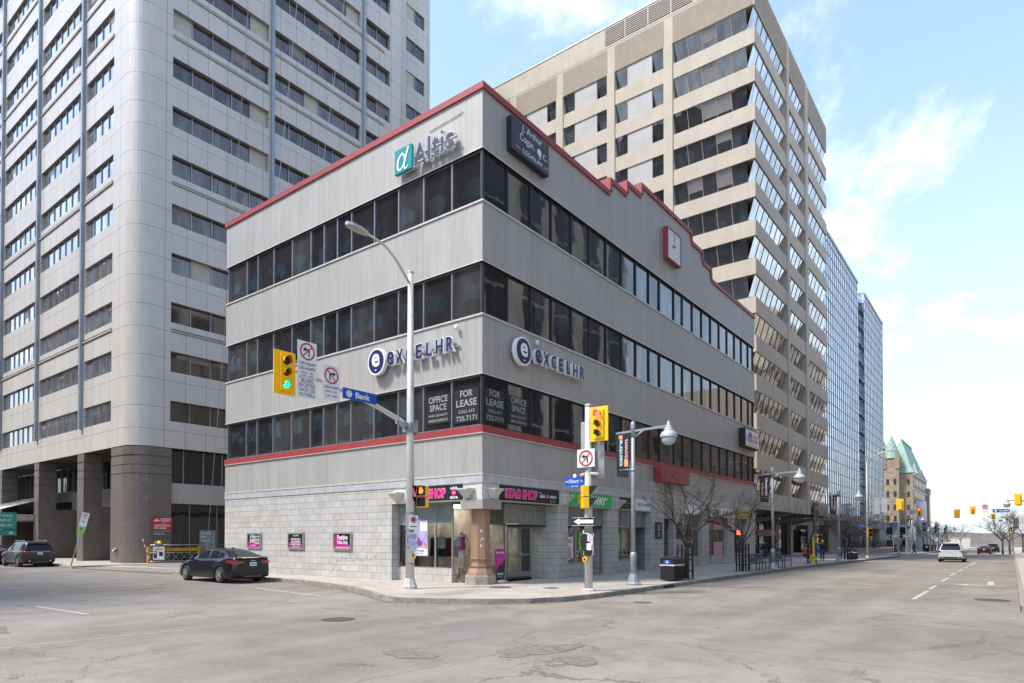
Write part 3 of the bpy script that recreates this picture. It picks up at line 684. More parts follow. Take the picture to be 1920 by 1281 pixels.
board('shop_sign','long black STAG SHOP sign board with pink letters over the glass door',FE(3.24,-.03,3.69),4.3,.62,'black',stag(4.3),'stag shop sign boards')
def sub(s, M):
    m = MB('signal_yellow'); text(m,'SUB',M,1.25,.42,x=-.75,z=.02,bold=.06); m.build('lettering', s); m = MB('white_bright'); text(m,'WAY',M,1.35,.42,x=.7,z=.02,bold=.06); rect(m,M,1.42,.12,.22,.07,.02); m.build('lettering', s)
board('shop_sign','bright green SUBWAY sandwich shop sign board',FE(8.33,-.03,3.69),4.0,.6,'sign_green',sub)
def nails(s, M):
    m = MB('yellow_sign'); text(m,'-VISTA-',M,.8,.12,y=.02,z=.02); text(m,'HOME',M,.3,.06,y=-.15,z=.02); m.build('lettering', s)
board('shop_sign','small charcoal sign board with yellow lettering beside the green sign',FE(11.97,-.03,3.69),1.4,.6,'bin_black',nails)
def vista(s, M):
    m = MB('dark_metal'); text(m,'VISTA DRINKS',M,1.8,.17,z=.02); m.build('lettering', s)
board('shop_sign','plain white VISTA DRINKS sign board behind the blue grey lamp post',FE(14.1,-.03,3.69),2.3,.62,'sign_white',vista)
def blank(s, M):
    m = MB('letter_blue'); strk(m,M,[(.9,.1),(1.1,.0),(1.2,.14),(1.35,-.1)],.03,.02); m.build('mark', s)
board('shop_sign','nearly blank white sign board behind the bare tree',FE(21.2,-.03,3.69),3.9,.58,'sign_white',blank)
def cash(s, M):
    m = MB('dark_metal'); text(m,'CASH',M,1.5,.36,x=-1.3,z=.02,bold=.03); text(m,'AR',M,.62,.34,x=.75,z=.02,bold=.03); text(m,'RESTAURANT & KARAOKE',M,3.6,.1,y=-.25,z=.02); m.build('lettering', s)
    m = MB('sign_red'); text(m,'B',M,.34,.36,x=.15,z=.02,bold=.03); text(m,'2',M,.34,.36,x=1.45,z=.02,bold=.03); m.build('lettering', s)
board('shop_sign','white CASH BAR 2 sign board with black and red letters',FE(26.7,-.03,3.66),4.8,.62,'sign_white',cash)
def yel(s, M):
    m = MB('sign_navy'); text(m,'SHAWARMA',M,2.6,.18,y=.12,z=.02); text(m,'FALAFEL  PIZZA  POUTINE',M,3.2,.1,y=-.16,z=.02); m.build('lettering', s)
board('shop_sign','yellow ochre sign board at the far end of the shop row',FE(31.4,-.03,3.66),4.0,.6,'yellow_sign',yel)
# plaques on either side of main entrance
for x,l in ((15.75,'left'),(18.8,'right')):
    s = thing('wall_plaque','black wall plaque on the '+l+' pier of the tall stone entrance','plaque',(x,-.1,1.9),'black plaques beside the entrance')
    M = FE(x,-.12,2.28); m = MB('black'); rect(m,M,0,0,.85,.95,0,.03); m.build('plate', s); m = MB('sign_white'); ring(m,M,0,.15,.13,.17,.035); text(m,'200',M,.2,.12,y=-.18,z=.035); text(m,'BANK',M,.4,.08,y=-.32,z=.035); m.build('mark', s)
# framed posters in the blank south wall
random.seed(5)
for y,l,tx in ((16.05,'white STAG SHOP lettering, behind the black sedan',(('STAG',-.15,.26,.5,.22),('SHOP',-.15,-.0,.5,.22),('NOW OPEN',.3,.22,.42,.1),('YOUR',.3,.05,.42,.12),('STORE',.3,-.12,.42,.12),('est 1972',-.1,-.26,.5,.08))),
             (12.25,'small stacked lettering, middle of the three',(('STAG SHOP',0,.27,.5,.08),('BETTER SEX',0,.08,.8,.1),('ASK THE EXPERTS',0,-.05,.85,.09),('WE MAKE LOVE FUN',0,-.17,.9,.08),('stagshop.com',0,-.29,.6,.06))),
             (8.55,'large script lettering, nearest the shop window',(('Positive',0,.18,.75,.24),('Vibes Only',0,-.08,.8,.22),('STAGSHOP DOT COM',0,-.3,1.0,.07)))):
    s = thing('framed_poster','framed magenta and black poster with '+l,'poster',(0,y,1.3),'framed posters in the blank stone wall')
    M = FS(-.02,y,1.7); m = MB('steel_dark')
    m = MB('bench_slat').mat('alu_frame')
    for a in ((0,.38,1.36,.08),(0,-.38,1.36,.08)): rect(m,M,a[0],a[1],a[2],a[3],-.05,.11)
    for a in ((-.64,0,.08,.68),(.64,0,.08,.68)): rect(m,M,a[0],a[1],a[2],a[3],-.05,.11)
    m.build('frame', s); m = MB('magenta'); rect(m,M,0,0,1.2,.68,0,.02); m.mat('black'); m.poly([M@Vector(p) for p in ((-.6,.34,.024),(-.6,-.1,.024),(0,.1,.024),(.6,-.34,.024),(.6,.34,.024))] if y > 9 else [M@Vector(p) for p in ((-.3,.34,.024),(.1,-.1,.024),(.6,-.2,.024),(.6,.34,.024))]); m.build('print', s)
    m = MB('sign_white')
    for t,x,yy,w,h in tx: text(m,t,M,w,h,x=x,y=yy,z=.03,bold=.03)
    m.build('lettering', s)
# ------------------------------------------------------------------ things inside the display windows
P = thing('window_poster','large lilac poster of a dark haired woman in purple on the shop window','poster',(.5,4.0,1.1))
M = FS(.40,3.95,1.85); m = MB('lavender'); rect(m,M,0,0,1.15,1.55,-.01,.012); m.build('sheet', P)
m = MB('sign_white'); rect(m,M,-.0,-.6,1.1,.3,.004); rect(m,M,.32,.5,.42,.42,.004); m.build('panels', P)
m = MB('poster_skin'); disc(m,M,-.22,.38,.09,.008,12); strk(m,M,[(-.22,.3),(-.3,.1),(-.15,-.05)],[.05,.06,.05],.008); strk(m,M,[(-.2,.15),(-.02,.05),(-.15,.3)],.035,.01); strk(m,M,[(.1,-.2),(.35,-.38),(.5,-.42)],[.1,.07,.05],.008); m.build('figure', P)
m = MB('hair'); disc(m,M,-.27,.42,.11,.006,12); strk(m,M,[(-.3,.4),(-.4,.15)],[.08,.03],.0065); m.build('figure_hair', P)
m = MB('purple'); m.mat('magenta'); disc(m,M,-.12,-.12,.2,.011,14,rx=.26); m.mat('purple'); disc(m,M,.05,-.22,.14,.012,14,rx=.22); m.build('figure_dress', P)
m = MB('dark_metal'); text(m,"IT'S YOUR",M,.7,.1,y=-.55,z=.012,bold=.02); text(m,'TURN ON',M,.6,.08,y=-.67,z=.012); m.build('lettering', P)
def mannequin(name, lab, x, y, z, top, legs=True):
    s = thing(name, lab, 'mannequin', (x,y,z))
    m = MB('cloth_grey'); m.mat('far_white')
    m.smooth = True
    m.lathe((x,y,z+.02),[(.14,0),(.14,.02),(.02,.03)],12)
    for d in (-.08,.08): m.tube([(x,y+d*1.3,z+.05),(x-.02,y+d,z+.45),(x,y+d*.9,z+.85)],[.045,.06,.085],10)
    m.tube([(x,y,z+.8),(x,y,z+.95),(x,y,z+1.1),(x,y,z+1.3),(x,y,z+1.42),(x,y,z+1.5)],[.15,.16,.12,.16,.11,.05],12)
    for d in (-1,1): m.tube([(x,y+d*.15,z+1.38),(x-.05,y+d*.38,z+1.2),(x-.1,y+d*.5*(1 if d>0 else .6),z+1.0)],[.05,.04,.025],8)
    m.build('body', s)
    m = MB(top); m.tube([(x,y,z+.78),(x,y,z+.95),(x,y,z+1.1),(x,y,z+1.32)],[.162,.17,.13,.168],12); m.build('garment', s)
    return s
mannequin('mannequin','pale mannequin in a purple corset behind the shop glass left of the column',1.2,2.15,.58,'magenta')
def bagr(lab, x, y, z, mat, w=.4, h=.5):
    s = thing('hanging_bag', lab, 'bag', (x,y,z)); m = MB(mat); m.extr([(x,y-w/2,z),(x,y+w/2,z),(x,y+w/2*.8,z+h),(x,y-w/2*.8,z+h)],(.12,0,0)); m.build('bag_body', s); m = MB('dark_metal'); m.tube([(x+.06,y-w*.3,z+h),(x+.06,y,z+h+.25),(x+.06,y+w*.3,z+h)],.012,5); m.build('handle', s)
bagr('pale blue gift bag hanging right of the lilac poster', .95, 3.15, 1.4, 'far_white')
bagr('pale shopping bag standing low behind the shop window', .95, 3.55, .6, 'cloth_grey')
sh = thing('display_shelf','dark display shelf with small boxed goods at the left edge of the shop window','shelf',(.9,4.85,.56))
m = MB('shelf_dark'); 
for z in (.58,1.1,1.6,2.1): m.box(.65,1.05,4.6,5.15,z,z+.04)
m.box(1.05,1.08,4.6,5.15,.58,2.2); m.build('shelf_frame', sh)
random.seed(11)
for z in (.62,1.14,1.64):
    for i in range(3):
        m = MB(random.choice(['far_white','stag_pink','purple','cloth_grey'])); yy = 4.64+i*.17; m.box(.72,.85,yy,yy+.12,z,z+random.uniform(.15,.3)); m.build('boxed_item', sh)
rk = thing('clothes_rack','rack of dark red and black garments deep in the corner shop','rack',(2.5,4.3,0))
m = MB('alu'); m.tube([(2.2,3.2,.1),(2.2,3.2,1.9),(2.2,4.9,1.9),(2.2,4.9,.1)],.02,6); m.build('rail', rk)
for i in range(9):
    m = MB(random.choice(['cloth_red','cloth_black','magenta','cloth_black','cloth_grey'])); y = 3.3+i*.18; m.extr([(2.05,y,1.85),(2.35,y,1.85),(2.45,y,1.0),(1.95,y,1.0)],(0,.07,0)); m.build('garment', rk)
# bright goods in the sandwich shop and on doors
def sticker(name, lab, cat, M, w, h, mat, lines=(), lm='sign_navy'):
    c = M @ Vector((0,-h/2,0)); s = thing(name, lab, cat, tuple(c)); m = MB(mat); rect(m,M,0,0,w,h,0,.01); m.build('sheet', s)
    if lines:
        m = MB(lm)
        for t,tw,th,x,y in lines: text(m,t,M,tw,th,x=x,y=y,z=.018,bold=.02)
        m.build('lettering', s)
    return s
s = thing('open_sign','green glowing open sign in the sandwich shop window','sign',(6.6,.4,2.0)); M = FE(6.55,.42,2.12); m = MB('black'); rect(m,M,0,0,.62,.32,-.03,.03); m.build('panel', s); m = MB('lit_open'); text(m,'OPEN',M,.52,.18,z=.01,bold=.04); m.build('letters', s)
s = sticker('window_poster','white sandwich poster in the green sign shop window','poster',FE(6.75,.28,1.35),.62,1.1,'sign_white',(('THE ALL',.4,.07,0,.4),('AMERICAN CLUB',.46,.06,0,.3)))
m = MB('yellow_sign'); M = FE(6.75,.27,1.2); m.mat('orange'); disc(m,M,0,-.05,.32,.02,16,rx=.13); m.build('sandwich_picture', s); m = MB('sign_red'); rect(m,M,.18,-.4,.2,.18,.02); m.build('price_flash', s)
sticker('window_poster','green paper notice in the window right of the pole with posters','poster',FE(7.75,.28,1.7),.35,.9,'lime',(('FRESH',.25,.06,0,.2),))
sticker('window_poster','small yellow green notice taped in the third shop window','poster',FE(11.55,.28,1.75),.5,.7,'lime',(('NOW OPEN',.4,.07,0,.2),('HIRING',.3,.07,0,0)))
sticker('window_poster','white opening hours sheet on the left leaf of the glass door','poster',FE(3.72,1.44,1.95),.22,.7,'far_white',(('HOURS',.16,.04,0,.25),))
sticker('window_poster','faded pink picture panel in the CASH BAR window','poster',FE(26.55,.28,2.85),1.8,.7,'pink_pale',(('MENU',.7,.2,0,.1),),'sign_red')
sticker('window_poster','pale picture panel under the CASH BAR window','poster',FE(26.55,.28,1.1),1.8,.9,'pink_pale',(('BAR',.6,.3,-.2,0),),'far_beige')
sticker('neon_sign','red glowing sign in the last shop window of the grey building','sign',FE(31.0,.28,2.25),.9,.35,'lit_neon')
# ================================================================== left office tower
TX, TY = .95, 33.8
TW = thing('silver_office_tower', 'tall silver panelled office tower with rounded corners and a dark granite base', 'building', (TX,TY,0))
R_ = 1.5; TE, TS, TZ = 27.6, 78.0, 68.0
def outline(x0, y0, x1, y1, r, n=10, back=1.0):
    pts = [(x0, y1)]
    pts += [(x0+r-r*cos(a), y0+r-r*sin(a)) for a in [pi/2*k/n for k in range(n+1)]]
    pts += [(x1-back+back*sin(a), y0+back-back*cos(a)) for a in [pi/2*k/6 for k in range(7)]]
    pts += [(x1, y1)]
    return pts
wall = MB('tower_panel')
def band(z0, z1, off=0.0):
    pts = outline(TX+off, TY+off, TE-off, TS, R_-off); n = len(pts)
    for i in range(n-1):
        a, b = pts[i], pts[i+1]
        sm = abs(a[0]-b[0]) < .6 and abs(a[1]-b[1]) < .6
        wall.add([(a[0],a[1],z0),(b[0],b[1],z0),(b[0],b[1],z1),(a[0],a[1],z1)], [(3,2,1,0)], False)
TOPS = [12.2+3.745*k for k in range(14)]
zprev = 8.62
for t in TOPS:
    band(zprev, t-1.56); zprev = t
band(zprev, TZ)
# rounded corner and piers between the window rows
SB = [(37.3,42.55),(43.25,52.75),(53.5,63.1),(63.8,77.5)]
EB = [(3.68,11.75),(12.3,21.6),(22.3,25.4)]
cpts = outline(TX,TY,TE,TS,R_)
for t in TOPS:
    z0, z1 = t-1.56, t
    seq = [(TX,37.3)]+cpts[1:12]+[(3.68,TY)]
    for i in range(len(seq)-1):
        a,b = seq[i],seq[i+1]; wall.add([(a[0],a[1],z0),(b[0],b[1],z0),(b[0],b[1],z1),(a[0],a[1],z1)],[(3,2,1,0)],False)
    seq = [(25.4,TY)]+cpts[12:]
    for i in range(len(seq)-1):
        a,b = seq[i],seq[i+1]; wall.add([(a[0],a[1],z0),(b[0],b[1],z0),(b[0],b[1],z1),(a[0],a[1],z1)],[(3,2,1,0)],False)
    for a,b in ((42.55,43.25),(52.75,53.5),(63.1,63.8),(77.5,78.)): wall.box(TX,TX+.3,a,b,z0,z1)
    for a,b in ((11.75,12.3),(21.6,22.3)): wall.box(a,b,TY,TY+.3,z0,z1)
    # slab and soffits
    wall.mat('beam_panel'); wall.box(TX+.45,TE-.3,TY+.45,TS,z1-.04,z1+.3); wall.box(TX+.45,TE-.3,TY+.45,TS,z0-.3,z0+.02)
    wall.quad((TX,37.3,z1),(TX+.5,37.3,z1),(TX+.5,TS,z1),(TX,TS,z1)); wall.quad((TX,37.3,z0),(TX+.5,37.3,z0),(TX+.5,TS,z0),(TX,TS,z0))
    wall.quad((3.6,TY,z1),(3.6,TY+.5,z1),(25.4,TY+.5,z1),(25.4,TY,z1)); wall.quad((3.6,TY,z0),(3.6,TY+.5,z0),(25.4,TY+.5,z0),(25.4,TY,z0))
    wall.quad((TX,37.3,z0),(TX+.5,37.3,z0),(TX+.5,37.3,z1),(TX,37.3,z1)); wall.quad((3.68,TY,z0),(3.68,TY+.5,z0),(3.68,TY+.5,z1),(3.68,TY,z1)); wall.quad((25.4,TY,z0),(25.4,TY+.5,z0),(25.4,TY+.5,z1),(25.4,TY,z1))
    wall.mat('tower_panel')
wall.quad((TX,TY,TZ),(TE,TY,TZ),(TE,TS,TZ),(TX,TS,TZ))
wall.box(TX+.5,TX+.55,37,37.02,9,9.02)
wall.build('wall', TW)
# second volume set back behind the rounded end
w2 = MB('tower_panel'); V2 = (25.6,33.4,TY+2.2,TS)
zp = 0
for t in TOPS:
    w2.box(V2[0],V2[1],V2[2],V2[2]+.4,zp,t-1.56); w2.box(V2[1]-.4,V2[1],V2[2]+.4,TS,zp,t-1.56); zp = t
    w2.box(V2[0],29.7,V2[2],V2[2]+.4,t-1.56,t); w2.box(32.5,V2[1],V2[2],V2[2]+.4,t-1.56,t); w2.box(V2[1]-.4,V2[1],V2[2]+.4,TS,t-1.56,t)
w2.box(V2[0],V2[1],V2[2],V2[2]+.4,zp,TZ); w2.box(V2[0],V2[1],V2[2],TS,TZ,TZ+.1); w2.mat('shelf_dark'); w2.box(V2[0],V2[1]-.5,V2[2]+.5,TS,9,TZ-.5)
w2.build('rear_wall', TW)
random.seed(21)
stuffw = MB('glass_tower_e')
cnt = 0
def ribbon(side, a, b, z0, z1, step, c0, first=True):
    gm = 'glass_tower_s' if side == 'S' else 'glass_tower_e'
    m = MB(gm); n = max(1, round((b-a)/step)); xs = [a+(b-a)*i/n for i in range(n+1)]
    for i in range(n):
        u0,u1 = xs[i],xs[i+1]
        gg = gm
        if side == 'E':
            r = random.random(); gg = 'blind_beige' if r < .07 else gm
        m.mat(gm)
        if side == 'S': m.quad((c0+.2,u1,z0),(c0+.2,u0,z0),(c0+.2,u0,z1),(c0+.2,u1,z1))
        else: m.quad((u0,c0+.36,z0),(u1,c0+.36,z0),(u1,c0+.36,z1),(u0,c0+.36,z1))
        if gg != gm or random.random() < .12:
            m.mat('blind_grey' if gg == gm else 'blind_beige'); h = z0 if gg != gm else z1-(z1-z0)*random.choice([.3,.45,.6])
            if side == 'S': m.quad((c0+.192,u1,h),(c0+.192,u0,h),(c0+.192,u0,z1),(c0+.192,u1,z1))
            else: m.quad((u0,c0+.352,h),(u1,c0+.352,h),(u1,c0+.352,z1),(u0,c0+.352,z1))
    m.mat('mull_silver')
    for x in xs[1:-1]:
        if side == 'S': m.box(c0+.13,c0+.21,x-.03,x+.03,z0,z1)
        else: m.box(x-.035,x+.035,c0+.28,c0+.37,z0,z1)
    return m
for t in TOPS:
    for a,b in SB[:3]: ribbon('S',a,b,t-1.56,t,1.45,TX).build('ribbon_window', TW)
    for a,b in EB[:3]: ribbon('E',a,b,t-1.56,t,1.62,TY).build('ribbon_window', TW)
    ribbon('E',29.7,32.5,t-1.56,t,1.4,V2[2]-.2).build('ribbon_window', TW)
    mm = ribbon('S',SB[3][0],SB[3][1],t-1.56,t,1.45,TX); 
    for q in range(len(mm.f)):
        pass
    n = len(stuffw.v); stuffw.v += mm.v; stuffw.f += [[q+n for q in f] for f in mm.f]
    for mt in mm.mats: stuffw.mat(mt)
    stuffw.mi += [stuffw.mats.index(mm.mats[q]) for q in mm.mi]; stuffw.sm += mm.sm
stuffw.build('ribbon_window', TW, kind='stuff')
for y in (42.9,53.12,63.45): 
    m = MB('lamp_grey'); m.box(TX-.25,TX,y-.15,y+.15,10.55,TZ); m.build('vertical_fin', TW)
for x in (12.02,21.95):
    m = MB('lamp_grey'); m.box(x-.13,x+.13,TY-.22,TY,10.55,TZ); m.build('vertical_fin', TW)
# washing-cradle rails: recessed tracks every few storeys
m = MB('dark_metal')
for t in (TOPS[1]+1.6,TOPS[4]+1.6,TOPS[7]+1.6,TOPS[8]+1.6,TOPS[10]+1.6):
    m.mat('steel_dark'); m.box(TX-.05,TX,37.3,TS,t,t+.12); m.box(3.7,24.6,TY-.05,TY,t,t+.1)
    m.mat('far_beige'); m.box(TX-.09,TX-.0,37.3,TS,t-.1,t-.003); m.box(3.7,24.6,TY-.09,TY-.0,t-.1,t-.003)
m.build('track_rail', TW)
# granite base
g = MB('granite')
def gring(z0, z1, off):
    seq = [(TX+off,37.2)]+[(TX+off+(R_)-(R_)*cos(a), TY+off+R_-R_*sin(a)) for a in [pi/2*k/8 for k in range(9)]]+[(3.82,TY+off),(3.82,37.2)]
    g.prism([p for p in seq], z0, z1)
gring(0,6.55,0)
for z in (6.6,7.25,7.95): gring(z, z+.6, 0)
gring(6.55,8.6,.07)
for y0,y1 in ((42.4,43.7),(52.6,53.8),(63.0,64.2),(73.5,74.7)):
    g.box(TX,2.3,y0,y1,-.3,6.55); g.box(2.3,6.2,y0+.05,y1-.05,-.3,4.4)
    for z in (6.6,7.25,7.95): g.box(TX,2.3,y0,y1,z,z+.6)
    g.box(TX+.06,2.25,y0+.06,y1-.06,6.5,8.6)
g.box(3.7,9,62.9,74,-.3,4.4)
g.box(5.5,6.0,37,62,-.3,.4)
for y0,y1 in ((43.7,52.6),(37.2,42.4)): g.box(6.2,6.5,y0,y0+3.2,-.3,4.4)
g.build('granite_base', TW)
b = MB('beam_panel'); b.box(3.75,4.2,37.2,53.2,4.4,6.05); b.box(3.75,4.2,53.2,63,5.2,6.2); b.box(3.82,TE,TY+.25,TY+.7,4.46,6.0); b.build('spandrel_beam', TW)
lw = MB('glass_dark')
for y0,y1 in ((37.2,42.4),(43.7,52.6),(53.8,63.0),(64.2,73.5)):
    lw.box(4.6,4.65,y0,y1,6.0,8.6); lw.box(6.55,6.6,y0,y1,0,4.5); lw.mat('mull_silver')
    k = y0+1.5
    while k < y1: lw.box(4.5,4.6,k-.04,k+.04,6.0,8.6); lw.box(6.48,6.55,k-.04,k+.04,0,4.4); k += 1.5
    lw.mat('glass_dark')
lw.box(3.82,TE,TY+.7,TY+.75,6.0,8.6); lw.box(3.82,TE,TY+.7,TY+.75,0,4.46); lw.mat('mull_silver')
for x in (4.98,6.56,8.1,9.7,11.3): lw.box(x-.04,x+.04,TY+.6,TY+.7,6.0,8.6)
for x in (5.5,7.7,9.9): lw.box(x-.03,x+.03,TY+.6,TY+.7,.0,4.46)
lw.mat('shelf_dark'); lw.box(4.7,7,37.2,74,4.45,6.0); lw.quad((TX+.05,37,8.61),(4.6,37,8.61),(4.6,74,8.61),(TX+.05,74,8.61)); lw.quad((3.9,TY,8.61),(TE,TY,8.61),(TE,TY+.7,8.61),(3.9,TY+.7,8.61))
lw.build('base_glazing', TW)
m = MB('tower_panel'); m.box(TX,TE,TS-1,TS,0,9); m.box(TE-.5,TE,TY,TS,0,8.6); m.build('rear_base_wall', TW)
# glazed entrance canopy between two base piers
m = MB('teal_awn'); m.add([(TX-3.6,54,3.95),(TX-3.6,62.8,3.95),(TX+1.5,62.8,5.6),(TX+1.5,54,5.6)],[(0,1,2,3)]); m.mat('alu')
for i in range(9):
    y = 54+i*1.1; m.tube([(TX-3.6,y,4.0),(TX+1.5,y,5.65)],.04,4)
for q in (0,.33,.66,1): m.tube([(TX-3.6+5.1*q,54,4.0+1.65*q),(TX-3.6+5.1*q,62.8,4.0+1.65*q)],.03,4)
m.mat('beam_panel'); m.box(TX-3.7,TX-3.5,54,62.8,3.4,3.95); m.box(TX-3.7,TX+1.5,53.85,54,3.4,3.95); m.box(TX-3.5,TX+1.5,54,62.8,3.4,3.45)
m.build('entrance_canopy', TW)
# things hanging on it
s = thing('lease_sign','red and grey OFFICE SPACE FOR LEASE board on the granite corner','sign',(3.1,TY-.05,1.9)); M = FE(3.12,TY-.06,2.64)
m = MB('sign_red'); rect(m,M,0,.28,1.42,.94,0,.04); m.mat('bin_black'); m.mat('steel_dark'); rect(m,M,0,-.5,1.42,.58,0,.04); m.build('board', s)
m = MB('sign_white'); text(m,'CUSHMAN &',M,.75,.12,x=.25,y=.62,z=.05,bold=.03); text(m,'WAKEFIELD',M,.75,.12,x=.25,y=.46,z=.05,bold=.03); text(m,'Ottawa',M,.4,.07,x=.1,y=.3,z=.05); text(m,'OFFICE SPACE',M,1.15,.14,y=.12,z=.05,bold=.03); text(m,'FOR LEASE',M,.85,.14,x=-.13,y=-.07,z=.05,bold=.03); text(m,'613 236 7777',M,.8,.1,x=-.2,y=-.5,z=.05,bold=.02); text(m,'EXCLUSIVE LISTING AGENT',M,1.2,.06,y=-.3,z=.05)
for i in range(3): m.poly([M@Vector(p) for p in ((-.62+.12*i,.42,.05),(-.52+.12*i,.6+.06*(i==1),.05),(-.42+.12*i,.42,.05))])
m.build('lettering', s)
s = thing('lease_sign','dark green SPACE FOR LEASE panel standing in the lobby window','sign',(6.9,TY+.6,0)); M = FE(6.95,TY+.66,1.5)
m = MB('sign_teal').mat('glass_teal'); rect(m,M,0,0,1.3,1.9,0,.03); m.build('panel', s); m = MB('sign_white'); text(m,'SPACE',M,.8,.2,x=-.15,y=.7,z=.04,bold=.02); text(m,'FOR',M,.46,.2,x=-.3,y=.42,z=.04,bold=.02); text(m,'LEASE',M,.76,.2,x=-.15,y=.14,z=.04,bold=.02); text(m,'CUSHMAN',M,.6,.09,x=.05,y=-.2,z=.04); m.build('lettering', s)
# window cleaners' ropes
random.seed(4)
for i,(a,b,mat,l) in enumerate((((10.4,TY-.35,60),(5.9,TY-1.2,.4),'orange','orange rope hanging down the tower front to the alley, left of the others'),((15.2,TY-.4,60),(8.2,TY-1.5,.3),'alu','pale rope hanging down the tower front near the grey building'),((20.5,TY-.4,62),(13.5,TY-.5,14),'alu','pale rope high on the tower front, furthest right'))):
    m = MB('pink_pale' if mat == 'orange' else 'far_white'); a = Vector(a); b = Vector(b)
    m.tube([a+(b-a)*t+Vector((0,-.35*sin(pi*t),0)) for t in [k/14 for k in range(15)]], .022, 4)
    m.build('cleaning_rope', label=l, cat='rope', group='window cleaning ropes on the silver tower', loc=tuple(b))
# ================================================================== beige office tower
BX, BY = 41.36, 2.0
BT = thing('beige_office_tower', 'tall beige precast office tower with canted ribbon windows behind the grey building', 'building', (BX,BY,0))
BN, BW = 70.8, 42.0            # far east end X, west end Y
tops = [51.25-3.588*k for k in range(13)]; WH = 2.07
EBY = [(BX+.12,51.87),(52.7,59.5),(60.75,BN-.1)]
SBY = [(2.12,10.0),(10.95,16.5),(17.4,23.0),(23.9,29.6),(30.5,36.2),(37.1,41.5)]
m = MB('precast')
bands_ = [(tops[0],54.2)]+[(tops[k+1],tops[k]-WH) for k in range(12)]+[(4.5,tops[12]-WH)]
for i,(z0,z1) in enumerate(bands_):
    m.mat('precast'); m.box(BX,BN,BY,BY+1.2,z0,z1); m.box(BX,BX+1.2,BY+1.2,BW,z0,z1); m.box(BN-1.2,BN,BY+1.2,BW,z0,z1); m.box(BX+1.2,BN-1.2,BW-1.2,BW,z0,z1)
for z1 in tops:
    z0 = z1-WH
    m.box(BX+1.2,BN-1.2,BW-1.2,BW,z0,z1); m.box(BN-1.2,BN,BY+1.2,BW,z0,z1)
    for (a,b) in ((51.87,52.7),(59.5,60.75)): m.box(a,b,BY+.02,BY+1.2,z0,z1)
    for a,b in ((10.0,10.95),(16.5,17.4),(23.0,23.9),(29.6,30.5),(36.2,37.1)): m.box(BX+.02,BX+1.2,a,b,z0,z1)
m.mat('precast_dark'); m.box(BX+1.3,BN-1.3,BY+1.3,BW-1.3,4.6,54)
m.build('wall', BT)
m = MB('precast')                      # raised piers
for a,b in ((51.87,52.7),(59.5,60.75)): m.box(a,b,BY-.12,BY,4.5,54.2)
for a,b in ((10.0,10.95),(16.5,17.4),(23.0,23.9),(29.6,30.5),(36.2,37.1)): m.box(BX-.12,BX,a,b,4.5,51.3)
m.build('pier', BT)
m = MB('precast_dark'); 
for a,b in ((10.95,16.5),(17.4,23.0),(23.9,29.6),(30.5,36.2)): m.box(BX-.02,BX,a,b,tops[0]+.03,54.0)
m.box(BX-.02,BX,2.12,10.,tops[0]+.03,54.); m.box(BX+.2,51.8,BY-.02,BY,tops[0]+.2,54.0); m.box(52.75,59.4,BY-.02,BY,tops[0]+.2,54.0); m.box(60.8,BN,BY-.02,BY,tops[0]+.2,54.0)
m.build('attic_panel', BT)
m = MB('precast'); m.box(BX-.05,BN-.0,BY-.05,BY+.5,54.2,54.32); m.mat('precast'); m.box(BX-.02,BN-4,BY+1.6,BW,54.2,56.5); m.mat('alu'); m.box(BX-.08,BX-.02,BY+1.6,BW,56.42,56.55)
m.mat('bench_slat').mat('steel_dark').box(BX-.03,BX-.02,7.9,17.7,54.45,56.3); m.mat('precast')
for y0,y1 in ((8.0,10.1),(10.3,12.6),(12.8,15.2),(15.4,17.6)):
    for i in range(9): m.box(BX-.08,BX-.03,y0,y1,54.52+.2*i,54.6+.2*i)
m.build('penthouse', BT)
# canted windows
random.seed(31)
def cant(side, a, b, z0, z1, step, gm, c0, n=None):
    m = MB(gm); n = n or max(1, round((b-a)/step)); xs = [a+(b-a)*i/n for i in range(n+1)]; i0,i1 = .75,.12
    for i in range(n):
        u0,u1 = xs[i],xs[i+1]
        if side == 'E': q = lambda u,z: (u, c0+i0+(i1-i0)*(z-z0)/(z1-z0), z)
        else: q = lambda u,z: (c0+i0+(i1-i0)*(z-z0)/(z1-z0), u, z)
        m.mat(gm); A = (q(u0,z0),q(u1,z0),q(u1,z1),q(u0,z1)); m.poly(A if side == 'E' else A[::-1])
        r = random.random()
        if side == 'S' and r < .35 and n > 1:
            zz = z0+(z1-z0)*random.choice([.3,.45,.6]); d = Vector((-.008,0,0))
            m.mat('blind_grey'); m.poly([Vector(p)+d for p in (q(u0,zz),q(u1,zz),q(u1,z1),q(u0,z1))][::-1])
    m.mat('far_beige' if side == 'S' else 'dark_metal')
    for x in xs[1:-1]:
        if side == 'E': m.tube([(x,c0+i0-.02,z0),(x,c0+i1-.02,z1)],.03,4,smooth=False)
        else: m.tube([(c0+i0-.02,x,z0),(c0+i1-.02,x,z1)],.03,4,smooth=False)
    m.mat('precast')                  # sloping sill and reveals
    if side == 'E': m.quad((a,c0,z0),(b,c0,z0),(b,c0+i0,z0+.12),(a,c0+i0,z0+.12))
    else: m.quad((c0,b,z0),(c0,a,z0),(c0+i0,a,z0+.12),(c0+i0,b,z0+.12))
    return m
wn = 0
